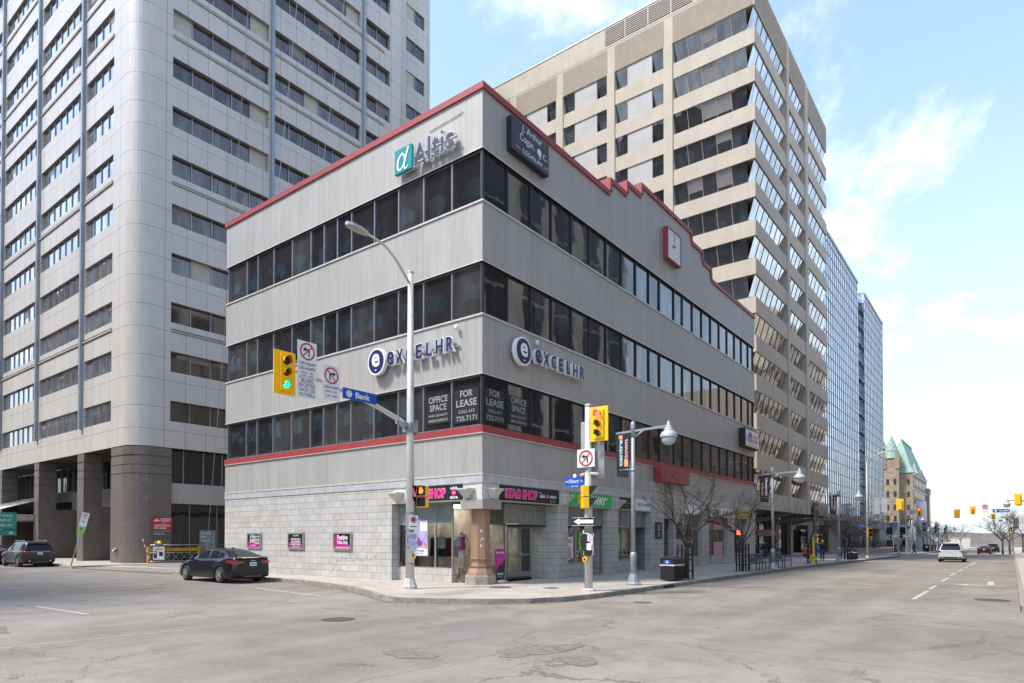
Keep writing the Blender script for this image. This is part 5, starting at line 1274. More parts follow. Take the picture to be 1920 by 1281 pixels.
def hand_signal(name, lab, M, lit, grp=None, n=2):
    c = M @ Vector((0,-.4,0)); s = thing(name, lab, 'pedestrian signal', tuple(c), grp)
    for i in range(n):
        y = .2-.41*i
        m = MB('signal_yellow'); rect(m,M,0,y,.4,.38,-.24,.22); m.build('housing', s, bevel=.015)
        m = MB('black'); rect(m,M,0,y,.34,.32,-.015,.012); m.build('face', s)
        v = [M@Vector(p) for p in ((-.19,y+.18,0),(.19,y+.18,0),(.19,y+.18,.28),(-.19,y+.18,.28),(-.19,y-.16,0),(.19,y-.16,0))]
        m = MB('signal_yellow_dark' if 0 else 'black'); m.add(v,[(0,1,2,3),(0,3,4),(1,5,2)],False); m.build('visor', s)
    m = MB('lit_orange')
    if lit: rect(m,M,0,.17,.14,.13,.004,.01); [rect(m,M,-.055+.036*k,.27,.022,.11,.004,.01) for k in range(4)]; rect(m,M,.09,.2,.03,.1,.004,.01,-.6)
    else: m = MB('lens_dark'); rect(m,M,0,.17,.14,.13,.004,.01)
    m.build('hand_symbol', s); return s
hand_signal('pedestrian_signal','pedestrian signal with lit orange hand on the tall mast arm pole',frame((PX+.32,PY-.12,3.35),(-.75,-.66,0),(0,0,1)) if 0 else frame((PX+.27,PY-.28,3.38),(.25,-.97,0),(0,0,1)),True)
s = plate_sign('no_stopping_sign','small white no stopping sign strapped to the mast arm pole',frame((PX-.02,PY-.19,2.42),(.85,-.53,0),(0,0,1)),.34,.5)
M = frame((PX-.02,PY-.2,2.42),(.85,-.53,0),(0,0,1)); r = MB('sign_red'); b = MB('black'); ring(r,M,0,.1,.09,.12,.012); rect(r,M,0,.1,.2,.025,.013,0,-pi/4); disc(b,M,0,.1,.07,.011); rect(b,M,0,-.15,.24,.03,.011); r.build('symbol', s); b.build('arrow', s)
def pushbox(lab, M, grp='yellow crossing push buttons'):
    c = M@Vector((0,0,0)); s = thing('crossing_button', lab, 'push button', tuple(c), grp); m = MB('signal_yellow'); rect(m,M,0,0,.13,.2,0,.1); disc(m,M,0,.02,.09,.1,14,.03); m.build('box', s); m = MB('black'); disc(m,M,0,.02,.04,.135,10,.02); m.build('button', s)
pushbox('yellow push button box on the mast arm pole',frame((PX+.12,PY-.1,1.2),(.5,-.86,0),(0,0,1)))
random.seed(9)
def papers(lab, M, w, h, n, mats, grp):
    s = thing('pole_posters', lab, 'posters', tuple(M@Vector((0,-h/2,0))), grp)
    for i in range(n):
        m = MB(random.choice(mats)); rect(m,M,random.uniform(-w/4,w/4),random.uniform(-h/2,h/2)*.8,random.uniform(.16,.34),random.uniform(.18,.36),.002*i,.0015,random.uniform(-.1,.1)); m.build('sheet', s)
papers('weathered stickers and handbills wrapped on the mast arm pole',frame((PX-.06,PY-.19,1.72),(.85,-.53,0),(0,0,1)),.2,.6,7,['lavender','far_white','white_paint','cyan','stag_pink'],'handbills on poles')
m = MB('cloth_grey').mat('steel_dark')
for z in (.9,1.5,2.1,2.75): m.lathe((PX,PY,z),[(.165,0),(.165,.03)],12)
m.build('strap', pl)
# --- pole with red signal
QX,QY = .29,-4.62
pq = thing('signal_pole','pale painted signal pole covered in posters at the pavement edge','pole',(QX,QY,0))
m = MB('pole_concrete'); m.lathe((QX,QY,0),[(.24,0),(.24,.05),(.15,.09)],12,smooth=False); m.build('base', pq)
m = MB('pole_galv').mat('pole_concrete'); m.tube([(QX,QY,.05),(QX,QY,2.2),(QX,QY,6.5)],[.14,.14,.115],14); m.lathe((QX,QY,6.48),[(.13,0),(.13,.05),(.04,.1)],10); m.build('shaft', pq)
SW = lambda x,y,z: frame((x,y,z),(0,-1,0),(0,0,1))
signal_head('traffic_light','red lit yellow traffic light at the top of the poster covered pole',SW(QX-.12,QY-.50,5.80),'red',w=.70,h=1.2,box=.34)
m = MB('alu'); 
for z in (5.4,6.2): m.box(QX-.05,QX+.03,QY-.5,QY,z,z+.05)
m.build('bracket', pq)
s = plate_sign('no_left_turn_sign','square white no left turn sign below the red traffic light',SW(QX-.2,QY-.02,4.64),.70,.63)
M = SW(QX-.19,QY-.02,4.64)
M = SW(QX-.208,QY-.02,4.64); r = MB('sign_red'); b = MB('black'); noturn(r,b,M,0,0,.28); r.build('symbol', s); b.build('symbol', s)
s = plate_sign('sign_back_plate','grey back of a tall sign plate facing away behind the red traffic light',SW(QX+.2,QY+.20,5.5),.45,1.0,'sign_back')
s = plate_sign('sign_back_plate','grey back of a lower sign plate behind the square no left turn sign',SW(QX+.22,QY-.2,4.6),.62,1.3,'sign_back')
s = plate_sign('street_name_sign','blue rue Albert St. street name sign on the poster covered pole',SW(QX-.02,QY+.55,3.88),.86,.3,'sign_blue')
M = SW(QX-.03,QY+.55,3.88); b = MB('sign_white'); text(b,'rue',M,.12,.06,x=-.33,y=-.01,z=.012); text(b,'Albert',M,.44,.15,x=-.04,z=.012,bold=.0); text(b,'St.',M,.1,.08,x=.3,z=.012); disc(b,M,0,.19,.07,.0); b.build('lettering', s); b = MB('sign_blue'); rect(b,M,0,-.19,.42,.1,-.01,.012); b.build('tab', s); b = MB('sign_white'); text(b,'200 300',M,.3,.05,y=-.19,z=.01); b.build('lettering', s)
hand_signal('pedestrian_signal','pedestrian signal seen from the side on the poster covered pole',frame((QX-.12,QY+.0,3.28),(-.5,.86,0),(0,0,1)) if 0 else frame((QX-.16,QY-.1,3.28),(.72,.69,0),(0,0,1)),False)
for q in (.12,-.22):
    cam_ = thing('sensor_camera','small beige camera on the poster covered pole, %s side' % ('left' if q > 0 else 'right'),'camera',(QX-.1,QY+q,4.1)); m = MB('far_beige'); m.cyl((QX-.05,QY+q*.5,4.12),(QX-.1,QY+q*2.2,4.05),.06,8); m.build('body', cam_)
s = plate_sign('one_way_sign','black ONE WAY style sign with white arrow pointing left',SW(QX-.18,QY+.09,2.43),.96,.30,'black')
M = SW(QX-.19,QY+.09,2.43); b = MB('sign_white'); ring; 
rect(b,M,0,.135,.92,.012,.01); rect(b,M,0,-.135,.92,.012,.01); rect(b,M,.12,0,.56,.13,.01); b.poly([M@Vector(p) for p in ((-.4,0,.0102),(-.16,-.12,.0102),(-.16,.12,.0102))]); b.build('arrow', s)
random.seed(19)
papers('thick layer of overlapping posters tied round the signal pole',SW(QX-.19,QY-.08,1.72),.5,.95,30,['black','white_paint','far_white','black','cyan','lavender','cloth_grey','black','white_paint','steel_dark','stag_pink'],'handbills on poles')
pushbox('yellow push button box under the posters',SW(QX-.14,QY-.0,1.1))
# --- blue grey lamp posts with banners
def lamp_post(lab, x, y, banner=None, side=-1, zb=None, arm=1.5, sc=1):
    z = gz(x) if zb is None else zb
    s = thing('lamp_post', lab, 'lamp post', (x,y,z), 'blue grey lamp posts with bell lamps')
    m = MB('lamp_grey'); m.lathe((x,y,z),[(.30,0),(.31,.06),(.24,.12),(.17,.35),(.155,.42)],10,smooth=False); m.lathe((x,y,z),[(.12,.4),(.115,.95),(.135,1.0),(.135,1.1),(.1,1.2)],12); m.build('base', s)
    m = MB('lamp_grey'); m.tube([(x,y,z+1.1),(x,y,z+5.85)],[.088,.075],12); m.lathe((x,y,z+5.4),[(.1,0),(.1,.5),(.04,.58)],10); m.lathe((x,y,z+4.15),[(.1,0),(.1,.08)],10); m.build('post', s)
    ya = y+side*arm; yb = y-side*.75
    m = MB('lamp_grey'); m.add([(x-.03,yb,z+5.55),(x+.03,yb,z+5.55),(x+.03,ya,z+5.62),(x-.03,ya,z+5.62),(x-.03,yb,z+5.62),(x+.03,yb,z+5.62),(x+.03,ya,z+5.71),(x-.03,ya,z+5.71)],[(0,3,2,1),(4,5,6,7),(0,1,5,4),(1,2,6,5),(2,3,7,6),(3,0,4,7)]); m.tube([(x,y,z+5.35),(x,y+side*.5,z+5.62)],.03,5); m.tube([(x,y,z+4.22),(x,y-side*.62,z+4.22)],.02,5); m.build('arm', s)
    m = MB('lamp_light'); m.lathe((x,ya,z+5.25),[(.29,.0),(.32,.01),(.325,.05),(.31,.12),(.25,.20),(.18,.235),(.17,.30),(.145,.33),(.14,.38),(.09,.42),(.07,.50),(.05,.58),(.01,.60)],22,smooth=False); m.build('lamp_head', s)
    m = MB('globe'); m.lathe((x,ya,z+4.98),[(.04,0),(.14,.02),(.22,.08),(.265,.17),(.27,.27)],16); m.build('globe', s)
    if banner:
        mm = banner; yc = y-side*.42
        b = thing('street_banner', mm[0], 'banner', (x,yc,z+3.95), 'black banners on the lamp posts')
        w = .33
        m = MB('sign_navy').mat('black'); P_ = [(x-.01,yc-side*-.0+a,z+h) for a,h in ((-w,5.52),(w,5.52),(w*.8,3.98),(-w*.8*.7,3.92))] if side < 0 else [(x-.01,yc+a,z+h) for a,h in ((-w,5.52),(w,5.52),(w*.62,3.92),(-w*.8,3.98))]
        m.extr(P_,(.012,0,0)); m.build('cloth', b)
        M = frame((x-.03,yc,z+4.85),(0,0,1),(0,1,0)) if mm[3] > 0 else frame((x-.03,yc,z+4.85),(0,0,-1),(0,-1,0))
        mt = MB(mm[4]); text(mt,mm[1],M,1.0,.15,x=.0,y=.1,bold=.04); mt.build('lettering', b); mt = MB(mm[5]); text(mt,mm[2],M,.72,.15,x=.12,y=-.12,bold=.04); mt.build('lettering', b)
        if mm[3] > 0:
            mt = MB('orange'); rect(mt,M,.46+.12,.1,.14,.16); rect(mt,M,-.38,-.12,.28,.16); mt.build('block', b)
            if sc != 1: b.scale = (sc,)*3; b.location.z = z+3.95*sc
    s.scale = (1,1,sc) if sc != 1 else (1,1,1)
    return s
lamp_post('blue grey lamp post nearest the corner with a centre town banner',3.82,-4.56,('black banner reading centre town on the nearest lamp post','centre','town',1,'cyan','pink_pale'),sc=1.083)
lamp_post('blue grey lamp post standing behind the two benches',20.1,-5.30,('dark banner reading Uncommon to the core above the benches','Uncommon','to the core',-1,'sign_white','orange'))
lamp_post('blue grey lamp post near the beige tower end, beside the tall street light',39.9,-5.05,('black banner on the lamp post beside the beige tower end','centre','town',1,'cyan','pink_pale'))
for i,(x,t) in enumerate(((104,'just past the cross street'),(128,'next beyond the bus shelter'),(152,'third past the cross street'),(178,'far down the left pavement'),(210,'smallest and farthest on the left pavement'))):
    lamp_post('blue grey lamp post '+t,x,-3.6,('dark banner on the lamp post '+t,'Uncommon','core',-1,'sign_white','orange') if i < 4 else None)
lamp_post('lamp post on the right pavement whose lamp hangs at the frame edge',58.5,-17.6,None,side=1)
lamp_post('lamp post on the right pavement beside the Queen sign',108,-16.6,('dark banner hanging on the right hand pavement','centre','town',1,'cyan','pink_pale'),side=1)
# --- mast arms at the next crossing
def mast(lab, x, y, top, zarm, tip, parts_=(), lampd=None, rad=.11, name='signal_pole'):
    z = gz(x); s = thing(name, lab, 'pole', (x,y,z)); m = MB('pole_galv'); m.tube([(x,y,z),(x,y,top)],[rad,rad*.7],10); m.lathe((x,y,z),[(rad*1.8,0),(rad*1.5,.25),(rad,.3)],8); m.build('shaft', s)
    if tip is not None: m = MB('alu'); m.tube([(x,y,zarm),(x,(y+tip)/2,zarm+.5),(x,tip,zarm+.6)],[.07,.055,.04],6); m.build('mast_arm', s)
    if lampd: m = MB('alu'); m.tube([(x,y,top-.3),(x,y+lampd*.4,top+.6),(x,y+lampd*.8,top+.9),(x,y+lampd,top+.92)],[.04]*4,5); m.box(x-.12,x+.12,min(y+lampd,y+lampd*1.35),max(y+lampd,y+lampd*1.35),top+.85,top+.97); m.build('street_light', s)
    return s
mast('tall street light pole with mast arm at the near side of the next crossing',52.36,-5.2,9.3,4.75,-7.75,lampd=-2.0)
mast('pole with short mast arm at the far side of the next crossing',94.7,-2.86,5.5,5.35,-5.5,rad=.13)
mast('pole with long mast arm on the right hand pavement',112,-16.1,8.0,5.9,-11.0,rad=.13)
mast('thin street light far behind the stone building',190,1.0,13.5,0,None,lampd=-1.6)
NF = lambda x,y,z: frame((x,y,z),(0,1,0),(0,0,1))
def small_signal(lab, x, y, z, lit=None, face=-1, h=1.15, w=.62): return signal_head('traffic_light',lab,(SW if face < 0 else NF)(x,y,z),lit,'traffic lights at the next crossings',w=w,h=h)
small_signal('yellow traffic light seen from behind over the next crossing, in front of the stone building',52.3,-8.0,5.0,None,1,1.1,.6)
small_signal('red lit traffic light left of the white wrapped tower',94.6,-5.55,5.65,'red',-1,1.25,.75)
small_signal('red lit traffic light farther out on the right hand mast arm',111.9,-11.4,6.35,'red',-1,1.35,.85)
small_signal('yellow traffic light from behind at the extreme right edge',58.4,-16.95,5.45,None,1,1.15,.6)
small_signal('small yellow traffic light from behind in mid street distance',150,-7.2,7.0,None,1,1.9,1.1)
small_signal('tiny traffic light low beside the far right tree',150,-13.4,6.3,None,-1,1.1,.8)
s = plate_sign('no_left_turn_sign','round symbol no turn sign between red traffic light and blue Queen sign',SW(111.9,-13.05,6.5),.95,1.6); M = SW(111.85,-13.05,6.9); r = MB('sign_red'); b = MB('black'); noturn(r,b,M,0,0,.38); r.build('symbol', s); b.build('symbol', s)
s = plate_sign('street_name_sign','blue rue Queen street name sign over the right side of the street',SW(111.9,-15.15,6.2),2.2,.55,'sign_blue'); M = SW(111.85,-15.15,6.2); b = MB('sign_white'); text(b,'Queen',M,1.25,.32,x=.35,z=.012,bold=.03); disc(b,M,-.7,0,.18,.01); b.build('lettering', s)
s = plate_sign('no_turn_sign','white no turn sign on the far arm beside the red traffic light',SW(94.6,-4.55,5.6),.8,.95); M = SW(94.55,-4.55,5.7); r = MB('sign_red'); b = MB('black'); noturn(r,b,M,0,0,.3); r.build('symbol', s); b.build('symbol', s)
for x,y,z,w,h,l in ((52.2,-6.05,4.95,.4,1.15,'grey sign back hung nearer the tall pole over the next crossing'),(52.2,-6.7,5.0,.36,1.0,'grey sign back hung farther along the same mast arm')): plate_sign('sign_back_plate',l,SW(x,y,z),w*1.4,h*1.4,'sign_back')
for x,y,l in ((52.3,-4.8,'blue street name sign low on the tall street light pole'),(94.6,-2.2,'blue street name sign on the far crossing pole')):
    s = plate_sign('street_name_sign',l,SW(x,y,3.0 if x < 60 else 3.6),.95,.26,'sign_blue'); b = MB('sign_white'); text(b,'Queen',SW(x-.01,y,3.0 if x < 60 else 3.6),.5,.14,z=.012); b.build('lettering', s)
for x,y,z,l in ((52.2,-5.5,2.35,'yellow pedestrian signal on the tall street light pole'),(94.5,-3.2,2.2,'yellow pedestrian signal on the far crossing pole'),(46,-2.3,1.75,'yellow pedestrian signal box low before the beige pillars'),(111.8,-16.5,3.2,'yellow pedestrian signal on the right hand pole'),(140,-2.5,3.8,'small yellow pedestrian signal among the far trees')):
    hand_signal('pedestrian_signal',l,frame((x,y,z),(.5,-.86,0),(0,0,1)),False,'pedestrian signals at the next crossings')
# parking signs by the alley
s = thing('parking_sign','leaning post with stacked white and green parking signs by the alley','sign',(-3.0,33.03,0)); a = Vector((-3.0,33.03,0)); b_ = Vector((-2.2,32.9,3.46)); u = (b_-a).normalized()
m = MB('lamp_grey'); m.tube([a,b_],.04,6); m.build('post', s); M = frame(a+u*2.95+Vector((-.02,-.05,0)),Vector((u.z,-.25,-u.x)),u)
m = MB('sign_white'); rect(m,M,0,.2,.42,.95,.05,.01); m.mat('lime'); rect(m,M,0,-.52,.42,.46,.05,.01); m.build('plates', s)
m = MB('sign_red'); ring(m,M,0,.5,.08,.12,.065); m.build('symbol', s); m = MB('black'); rect(m,M,0,.5,.12,.03,.064,0,.7); text(m,'1h',M,.2,.16,y=.05,z=.064); rect(m,M,0,.3,.25,.03,.064); text(m,'P',M,.12,.16,y=-.45,z=.064); m.build('symbol', s)
s = thing('direction_sign','green guide sign with white lettering cut off by the left edge','sign',(-3,47.3,0)); m = MB('steel_dark'); m.tube([(-3,47.3,0),(-3,47.3,3.3)],.04,6); m.build('post', s); M = frame((-3.0,47.2,3.2),(.93,-.36,0),(0,0,1))
m = MB('sign_teal'); rect(m,M,0,.0,1.7,1.35,0,.02); rect(m,M,0,-.95,1.7,.42,0,.02); m.build('plate', s); m = MB('sign_white'); text(m,'OTTAWA',M,1.2,.2,y=.4,z=.03); text(m,'PARC',M,1.1,.22,y=.05,z=.03); text(m,'PUBLIC',M,1.2,.2,y=-.35,z=.03); m.poly([M@Vector(p) for p in ((.3,-1.0,.03),(.5,-.85,.03),(.7,-1.0,.03))]); rect(m,M,.5,-1.03,.08,.16,.03); m.build('lettering', s)
# barrier and clutter by the alley
s = thing('alley_barrier','yellow steel alley barrier beside the granite corner','barrier',(3.1,34.3,0)); X0,X1,YB = 1.9,5.6,33.2
m = MB('hydrant_yellow').mat('signal_yellow_dark')
m.box(X0,X0+.16,YB,YB+.16,0,1.2); m.box(X1,X1+.16,YB,YB+.16,0,1.25); m.box(X0+.16,X1,YB+.04,YB+.12,.85,1.1); m.build('frame', s)
m = MB('alu'); m.tube([(X0+.1,YB-.15,1.32),(X1+3,YB-.15,1.32)],.03,6); m.tube([(X0+.1,YB-.15,.75),(X1+3,YB-.15,.75)],.02,6)
for i in range(10): x = X0+.4+i*.62; m.tube([(x,YB-.15,.12),(x+.55,YB-.15,.75)],.018,4); m.tube([(x+.55,YB-.16,.12),(x,YB-.16,.75)],.018,4)
m.tube([(X0+.1,YB-.15,.12),(X1+3,YB-.15,.12)],.03,6); m.build('lattice_gate', s)
s = plate_sign('notice_board','small black and white notice panel strapped to the yellow barrier',frame((2.55,YB-.25,.72),(.8,-.6,0),(0,0,1)),.75,.95,'white_paint'); m = MB('black'); M = frame((2.55,YB-.26,.72),(.8,-.6,0),(0,0,1)); text(m,'NO ENTRY',M,.6,.14,y=.28,z=.01); rect(m,M,-.22,-.1,.2,.5,.01); rect(m,M,.15,-.05,.25,.3,.01); m.build('lettering', s)
s = thing('hard_hat_bundle','yellow hard hat and rope bundle hung on the barrier post','hard hat',(2.6,YB-.1,1.4)); m = MB('signal_yellow'); m.lathe((2.65,YB-.1,1.42),[(.2,0),(.21,.03),(.17,.05),(.15,.13),(.08,.2),(.01,.22)],12); m.build('helmet', s); m = MB('cloth_grey'); m.tube([(2.3,YB-.1,1.35),(2.4,YB-.15,1.6),(2.6,YB-.1,1.35),(2.45,YB-.2,1.0)],.05,6); m.build('rope', s)
s = thing('caution_tape','red and white striped pole leaning on the granite corner','pole',(1.9,YB+.3,0)); m = MB('far_white')
for i in range(8): m.mat('sign_red' if i%2 else 'far_white'); a = Vector((1.55,YB+.0,1.75)); b_ = Vector((1.95,YB-.2,.15)); m.tube([a+(b_-a)*i/8,a+(b_-a)*(i+1)/8],.035,5)
m.build('striped_pole', s)
s = thing('standpipe','dark wall standpipe fitting on the granite corner','pipe fitting',(.9,36.2,.8)); m = MB('steel_dark').mat('alu'); m.box(.85,.95,35.9,36.5,1.0,1.1); m.cyl((.95,36.2,.9),(.7,36.2,.85),.08,8); m.cyl((.95,36.0,1.0),(.75,36.0,1.0),.07,8); m.build('fitting', s)
# --- litter bins
def bin_(lab, x, y, rz=0):
    s = thing('litter_bin', lab, 'bin', (x,y,gz(x)), 'black litter bins on the pavement'); s.rotation_euler = (0,0,rz); z = gz(x)
    def C(m): return m
    w,d,h = 1.05,.62,1.0
    m = MB('bin_black'); m.box(x-w/2,x+w/2,y-d/2,y+d/2,z+.05,z+.62)
    for i in range(11): a = x-w/2+.03+i*.098; m.box(a,a+.04,y-d/2-.015,y-d/2,z+.08,z+.62)
    for i in range(6): a = y-d/2+.04+i*.1; m.box(x-w/2-.015,x-w/2,a,a+.04,z+.08,z+.62)
    m.build('body', s, bevel=.012)
    m = MB('far_white'); m.box(x-w/2-.02,x+w/2+.02,y-d/2-.02,y+d/2+.02,z+.66,z+.72); m.build('white_band', s)
    m = MB('bin_black'); m.box(x-w/2-.01,x+w/2+.01,y-d/2-.01,y+d/2+.01,z+.72,z+.93); m.extr([(x-w/2-.03,y-d/2-.03,z+.93),(x-w/2-.03,y+d/2+.03,z+.93),(x-w/2-.03,y+d/2-.05,z+1.03),(x-w/2-.03,y-d/2+.05,z+1.03)],(w+.06,0,0)); m.build('hood', s, bevel=.015)
    m = MB('black')
    for i in range(3): m.box(x-w/2+.1+i*.33,x-w/2+.32+i*.33,y-d/2-.014,y-d/2-.01,z+.76,z+.88)
    m.build('slots', s)
    m = MB('sign_blue'); m.box(x-w/2-.014,x-w/2-.011,y-d/2+.15,y+d/2-.15,z+.75,z+.91); m.build('recycling_mark', s); m = MB('sign_white'); M = frame((x-w/2-.02,y,z+.83),(0,-1,0),(0,0,1)); ring(m,M,0,0,.03,.06,.0,12); text(m,'RECYCLE',M,.4,.03,y=-.135,z=.006); m.build('lettering', s)
bin_('black double litter bin with blue recycling panel nearest the corner',7.1,-4.75)
bin_('black litter bin beside the tree guards near the next crossing',46.7,-4.9)
# --- benches
def bench(lab, x0, y, x1, back=1):
    z = gz(x0); s = thing('bench', lab, 'bench', ((x0+x1)/2,y,z), 'grey metal street benches')
    n = 3; L = x1-x0
    for i in range(n):
        x = x0+.05+(L-.1)*i/(n-1); m = MB('alu').mat('steel_dark'); m.tube([(x,y-.28,z),(x,y-.28,z+.66),(x,y-.0,z+.68),(x,y+.25,z+.62)],.028,6); m.tube([(x,y+.25,z),(x,y+.22,z+.45),(x,y+.34,z+.88)],.028,6); m.tube([(x,y-.28,z+.42),(x,y+.22,z+.40)],.025,6); m.build('leg', s)
    m = MB('bench_slat')
    for i in range(6): yy = y-.25+i*.085; m.box(x0,x1,yy,yy+.06,z+.43,z+.455)
    m.build('seat', s)
    m = MB('steel_dark'); m.tube([(x0,y+.33,z+.88),((x0+x1)/2,y+.34,z+.93),(x1,y+.33,z+.88)],.025,6); m.tube([(x0,y+.24,z+.5),(x1,y+.24,z+.5)],.02,6)
    k = x0+.08
    while k < x1: m.tube([(k,y+.24,z+.5),(k,y+.335,z+.9)],.012,4); k += .11
    m.build('backrest', s)
bench('grey barred bench in front of the lamp post',17.9,-4.9,20.3); bench('grey barred bench just beyond the lamp post',21.6,-4.9,24.6)
# --- bare trees in black guards
def bare_tree(lab, x, y, h, seed, spread=1.0, mat='wood_bark', guard=True, levels=6, r0=.085, group='bare street trees', trunk=.36, gz_=None, thin=1.0):
    rnd = random.Random(seed); z = gz(x) if gz_ is None else gz_; r0 *= .8
    s = thing('bare_tree', lab, 'tree', (x,y,z), group)
    tr_ = MB(mat); br = MB(mat)
    top = Vector((x+rnd.uniform(-.1,.1), y+rnd.uniform(-.1,.1), z+h*trunk))
    tr_.tube([(x,y,z),((x+top.x)/2+rnd.uniform(-.05,.05),(y+top.y)/2,z+h*trunk*.5),top],[r0*1.25,r0,r0*.85],8); tr_.build('trunk', s)
    def grow(p, d, L, r, lv):
        if lv == 0 or r < .0035*thin: return
        pts = [p]; q = p.copy(); dd = d.copy(); n = 3
        for i in range(n):
            dd = (dd + Vector((rnd.uniform(-.22,.22),rnd.uniform(-.22,.22),rnd.uniform(-.08,.12)))).normalized(); q = q+dd*L/n; pts.append(q.copy())
        br.tube(pts,[r,r*.88,r*.76,r*.62],4 if lv < 5 else 6,caps=False)
        k = 2 if rnd.random() < .55 else 3
        for i in range(k):
            a = rnd.uniform(0,6.28); sp = rnd.uniform(.35,.8)*spread
            nd = (dd + (Vector((cos(a),sin(a),rnd.uniform(-.25,.35)))*sp)).normalized()
            grow(pts[-1] if i < 2 else pts[2], nd, L*rnd.uniform(.62,.86), r*.62, lv-1)
        if lv > 2 and rnd.random() < .6:
            a = rnd.uniform(0,6.28); grow(pts[1], (dd+Vector((cos(a),sin(a),.1))*.9).normalized(), L*.5, r*.4, lv-2)
    n = 5
    for i in range(n):
        a = 2*pi*i/n+rnd.uniform(-.4,.4); grow(top-Vector((0,0,h*.04*(i%3))), Vector((cos(a)*.75*spread,sin(a)*.75*spread,rnd.uniform(.7,1.2))).normalized(), h*.24, r0*.55, levels)
    br.build('branches', s)
    if guard:
        g = thing('tree_guard','black metal guard round the '+lab.replace('bare ',''),'tree guard',(x,y,z),'black tree guards'); m = MB('bin_black'); w = .25
        for a in (-w,w):
            for b in (-w,w): m.box(x+a-.035,x+a+.035,y+b-.035,y+b+.035,z,z+1.55)
        for hh in (.35,.85,1.25):
            for a in (-w,w): m.box(x-w+.03,x+w-.03,y+a-.02,y+a+.02,z+hh,z+hh+.05); m.box(x+a-.02,x+a+.02,y-w+.03,y+w-.03,z+hh,z+hh+.05)
        m.build('frame', g); m = MB('kerb'); m.box(x-.5,x+.5,y-.5,y+.5,z+.004,z+.03); m.build('tree_pit', g)
    return s
bare_tree('bare spreading tree right of the first litter bin',8.5,-4.75,5.3,4,1.1,r0=.1,levels=5)
bare_tree('bare slender tree between the shops and the first bench',16.55,-4.7,4.9,9,1.0)
bare_tree('bare small tree past the benches by the beige tower',32.0,-4.73,5.0,13,1.1,levels=5)
bare_tree('bare small tree near the second litter bin',45.2,-4.75,5.6,17,1.1,levels=5)
bare_tree('bare small tree behind the tall street light',49.6,-3.4,5.4,18,1.1,levels=5,guard=False)
random.seed(40)
for i,(x,y,h,t) in enumerate(((97,1.5,8,'on the plaza, left of the sign backs'),(108,3.5,9.5,'in the raised planter'),(116,1.0,8,'behind the bus shelter'),(134,-2.5,6.5,'past the bus shelter'),(150,-2.8,6,'farther left of the white car'),(172,-3,6.5,'well down the left pavement'),(196,-3,7,'near the far signals'),(225,-4,8,'at the end of the left pavement'))):
    bare_tree('bare distant tree '+t,x,y,h,50+i,1.1,'bark_far',False,5,.11 if x < 130 else .14,'bare trees down the street',thin=1.5)
for i,(x,y,h,t) in enumerate(((99,-15.4,6.4,'leaning behind the Queen sign'),(104,-16.2,6.0,'on the island behind the right poles'),(125,-18,8,'right of the right hand poles'))):
    bare_tree('bare tree '+t,x,y,h,80+i,1.2,'bark_far',False,6,.14,'bare trees on the right side',thin=1.3)
# hydrants / bollards
def bollard(lab, x, y):
    z = gz(x); s = thing('fire_hydrant', lab, 'hydrant', (x,y,z), 'yellow hydrants with tall markers'); m = MB('hydrant_yellow'); m.lathe((x,y,z),[(.2,0),(.2,.06),(.13,.08),(.13,.5),(.16,.52),(.15,.62),(.05,.72)],12); m.cyl((x,y-.24,z+.42),(x,y+.24,z+.42),.07,8); m.build('body', s); m = MB('hydrant_yellow'); m.box(x+.1,x+.2,y-.06,y+.06,z,z+1.9); m.build('marker_post', s)
bollard('yellow hydrant with tall yellow marker near the beige tower end',31.2,-5.0); bollard('small yellow hydrant past the next crossing',126,-4.2)
# bus shelter, planter, kiosks
s = thing('bus_shelter','glass bus shelter on the far side of the next crossing','bus shelter',(112,-1.5,gz(112))); z = gz(112); m = MB('alu')
for x in (106,111,116):
    for y in (-2.6,-.8): m.box(x,x+.12,y,y+.12,z,z+2.7)
m.box(105.8,116.4,-2.8,-.6,z+2.7,z+2.9); m.build('frame', s); m = MB('shop_glass'); m.box(106,106.03,-2.5,-.8,z+.2,z+2.6); m.box(106,116,-.8,-.77,z+.2,z+2.6); m.build('glass', s)
s = thing('stone_planter','long low stone planter with leafless shrubs on the plaza','planter',(100,0,gz(100))); z = gz(95); m = MB('concrete'); m.box(93,122,-.6,6,z-.3,z+.75); m.build('wall', s); m = MB('shrub')
random.seed(6)
for i in range(260):
    x = random.uniform(94,120); y = random.uniform(.2,5); a = random.uniform(0,6.28); m.tube([(x,y,z+.7),(x+cos(a)*.4,y+sin(a)*.4,z+.7+random.uniform(.6,1.5))],[.05,.02],3,caps=False)
m.build('shrubs', s)
for x,y,l,mt in ((124,-3.9,'dark newspaper box past the bus shelter','cloth_black'),(127,-3.7,'second dark newspaper box, beside the small hydrant','cloth_navy'),(131,-3.8,'dark litter bin near the person walking','bin_black'),(70.5,4.6,'orange red newspaper box by the concrete porch','orange'),(137,-3.5,'dark cabinet farther along the left pavement','steel_dark')):
    z = gz(x); s = thing('newspaper_box',l,'street box',(x,y,z)); m = MB(mt); m.box(x-.35,x+.35,y-.35,y+.35,z+.2,z+1.25); m.extr([(x-.36,y-.36,z+1.25),(x-.36,y+.36,z+1.25),(x-.36,y+.3,z+1.38)],(.72,0,0)); m.box(x-.3,x+.3,y-.3,y+.3,z,z+.2); m.mat('far_white'); m.box(x-.36,x-.35,y-.22,y+.22,z+.75,z+1.1); m.build('box_body', s)
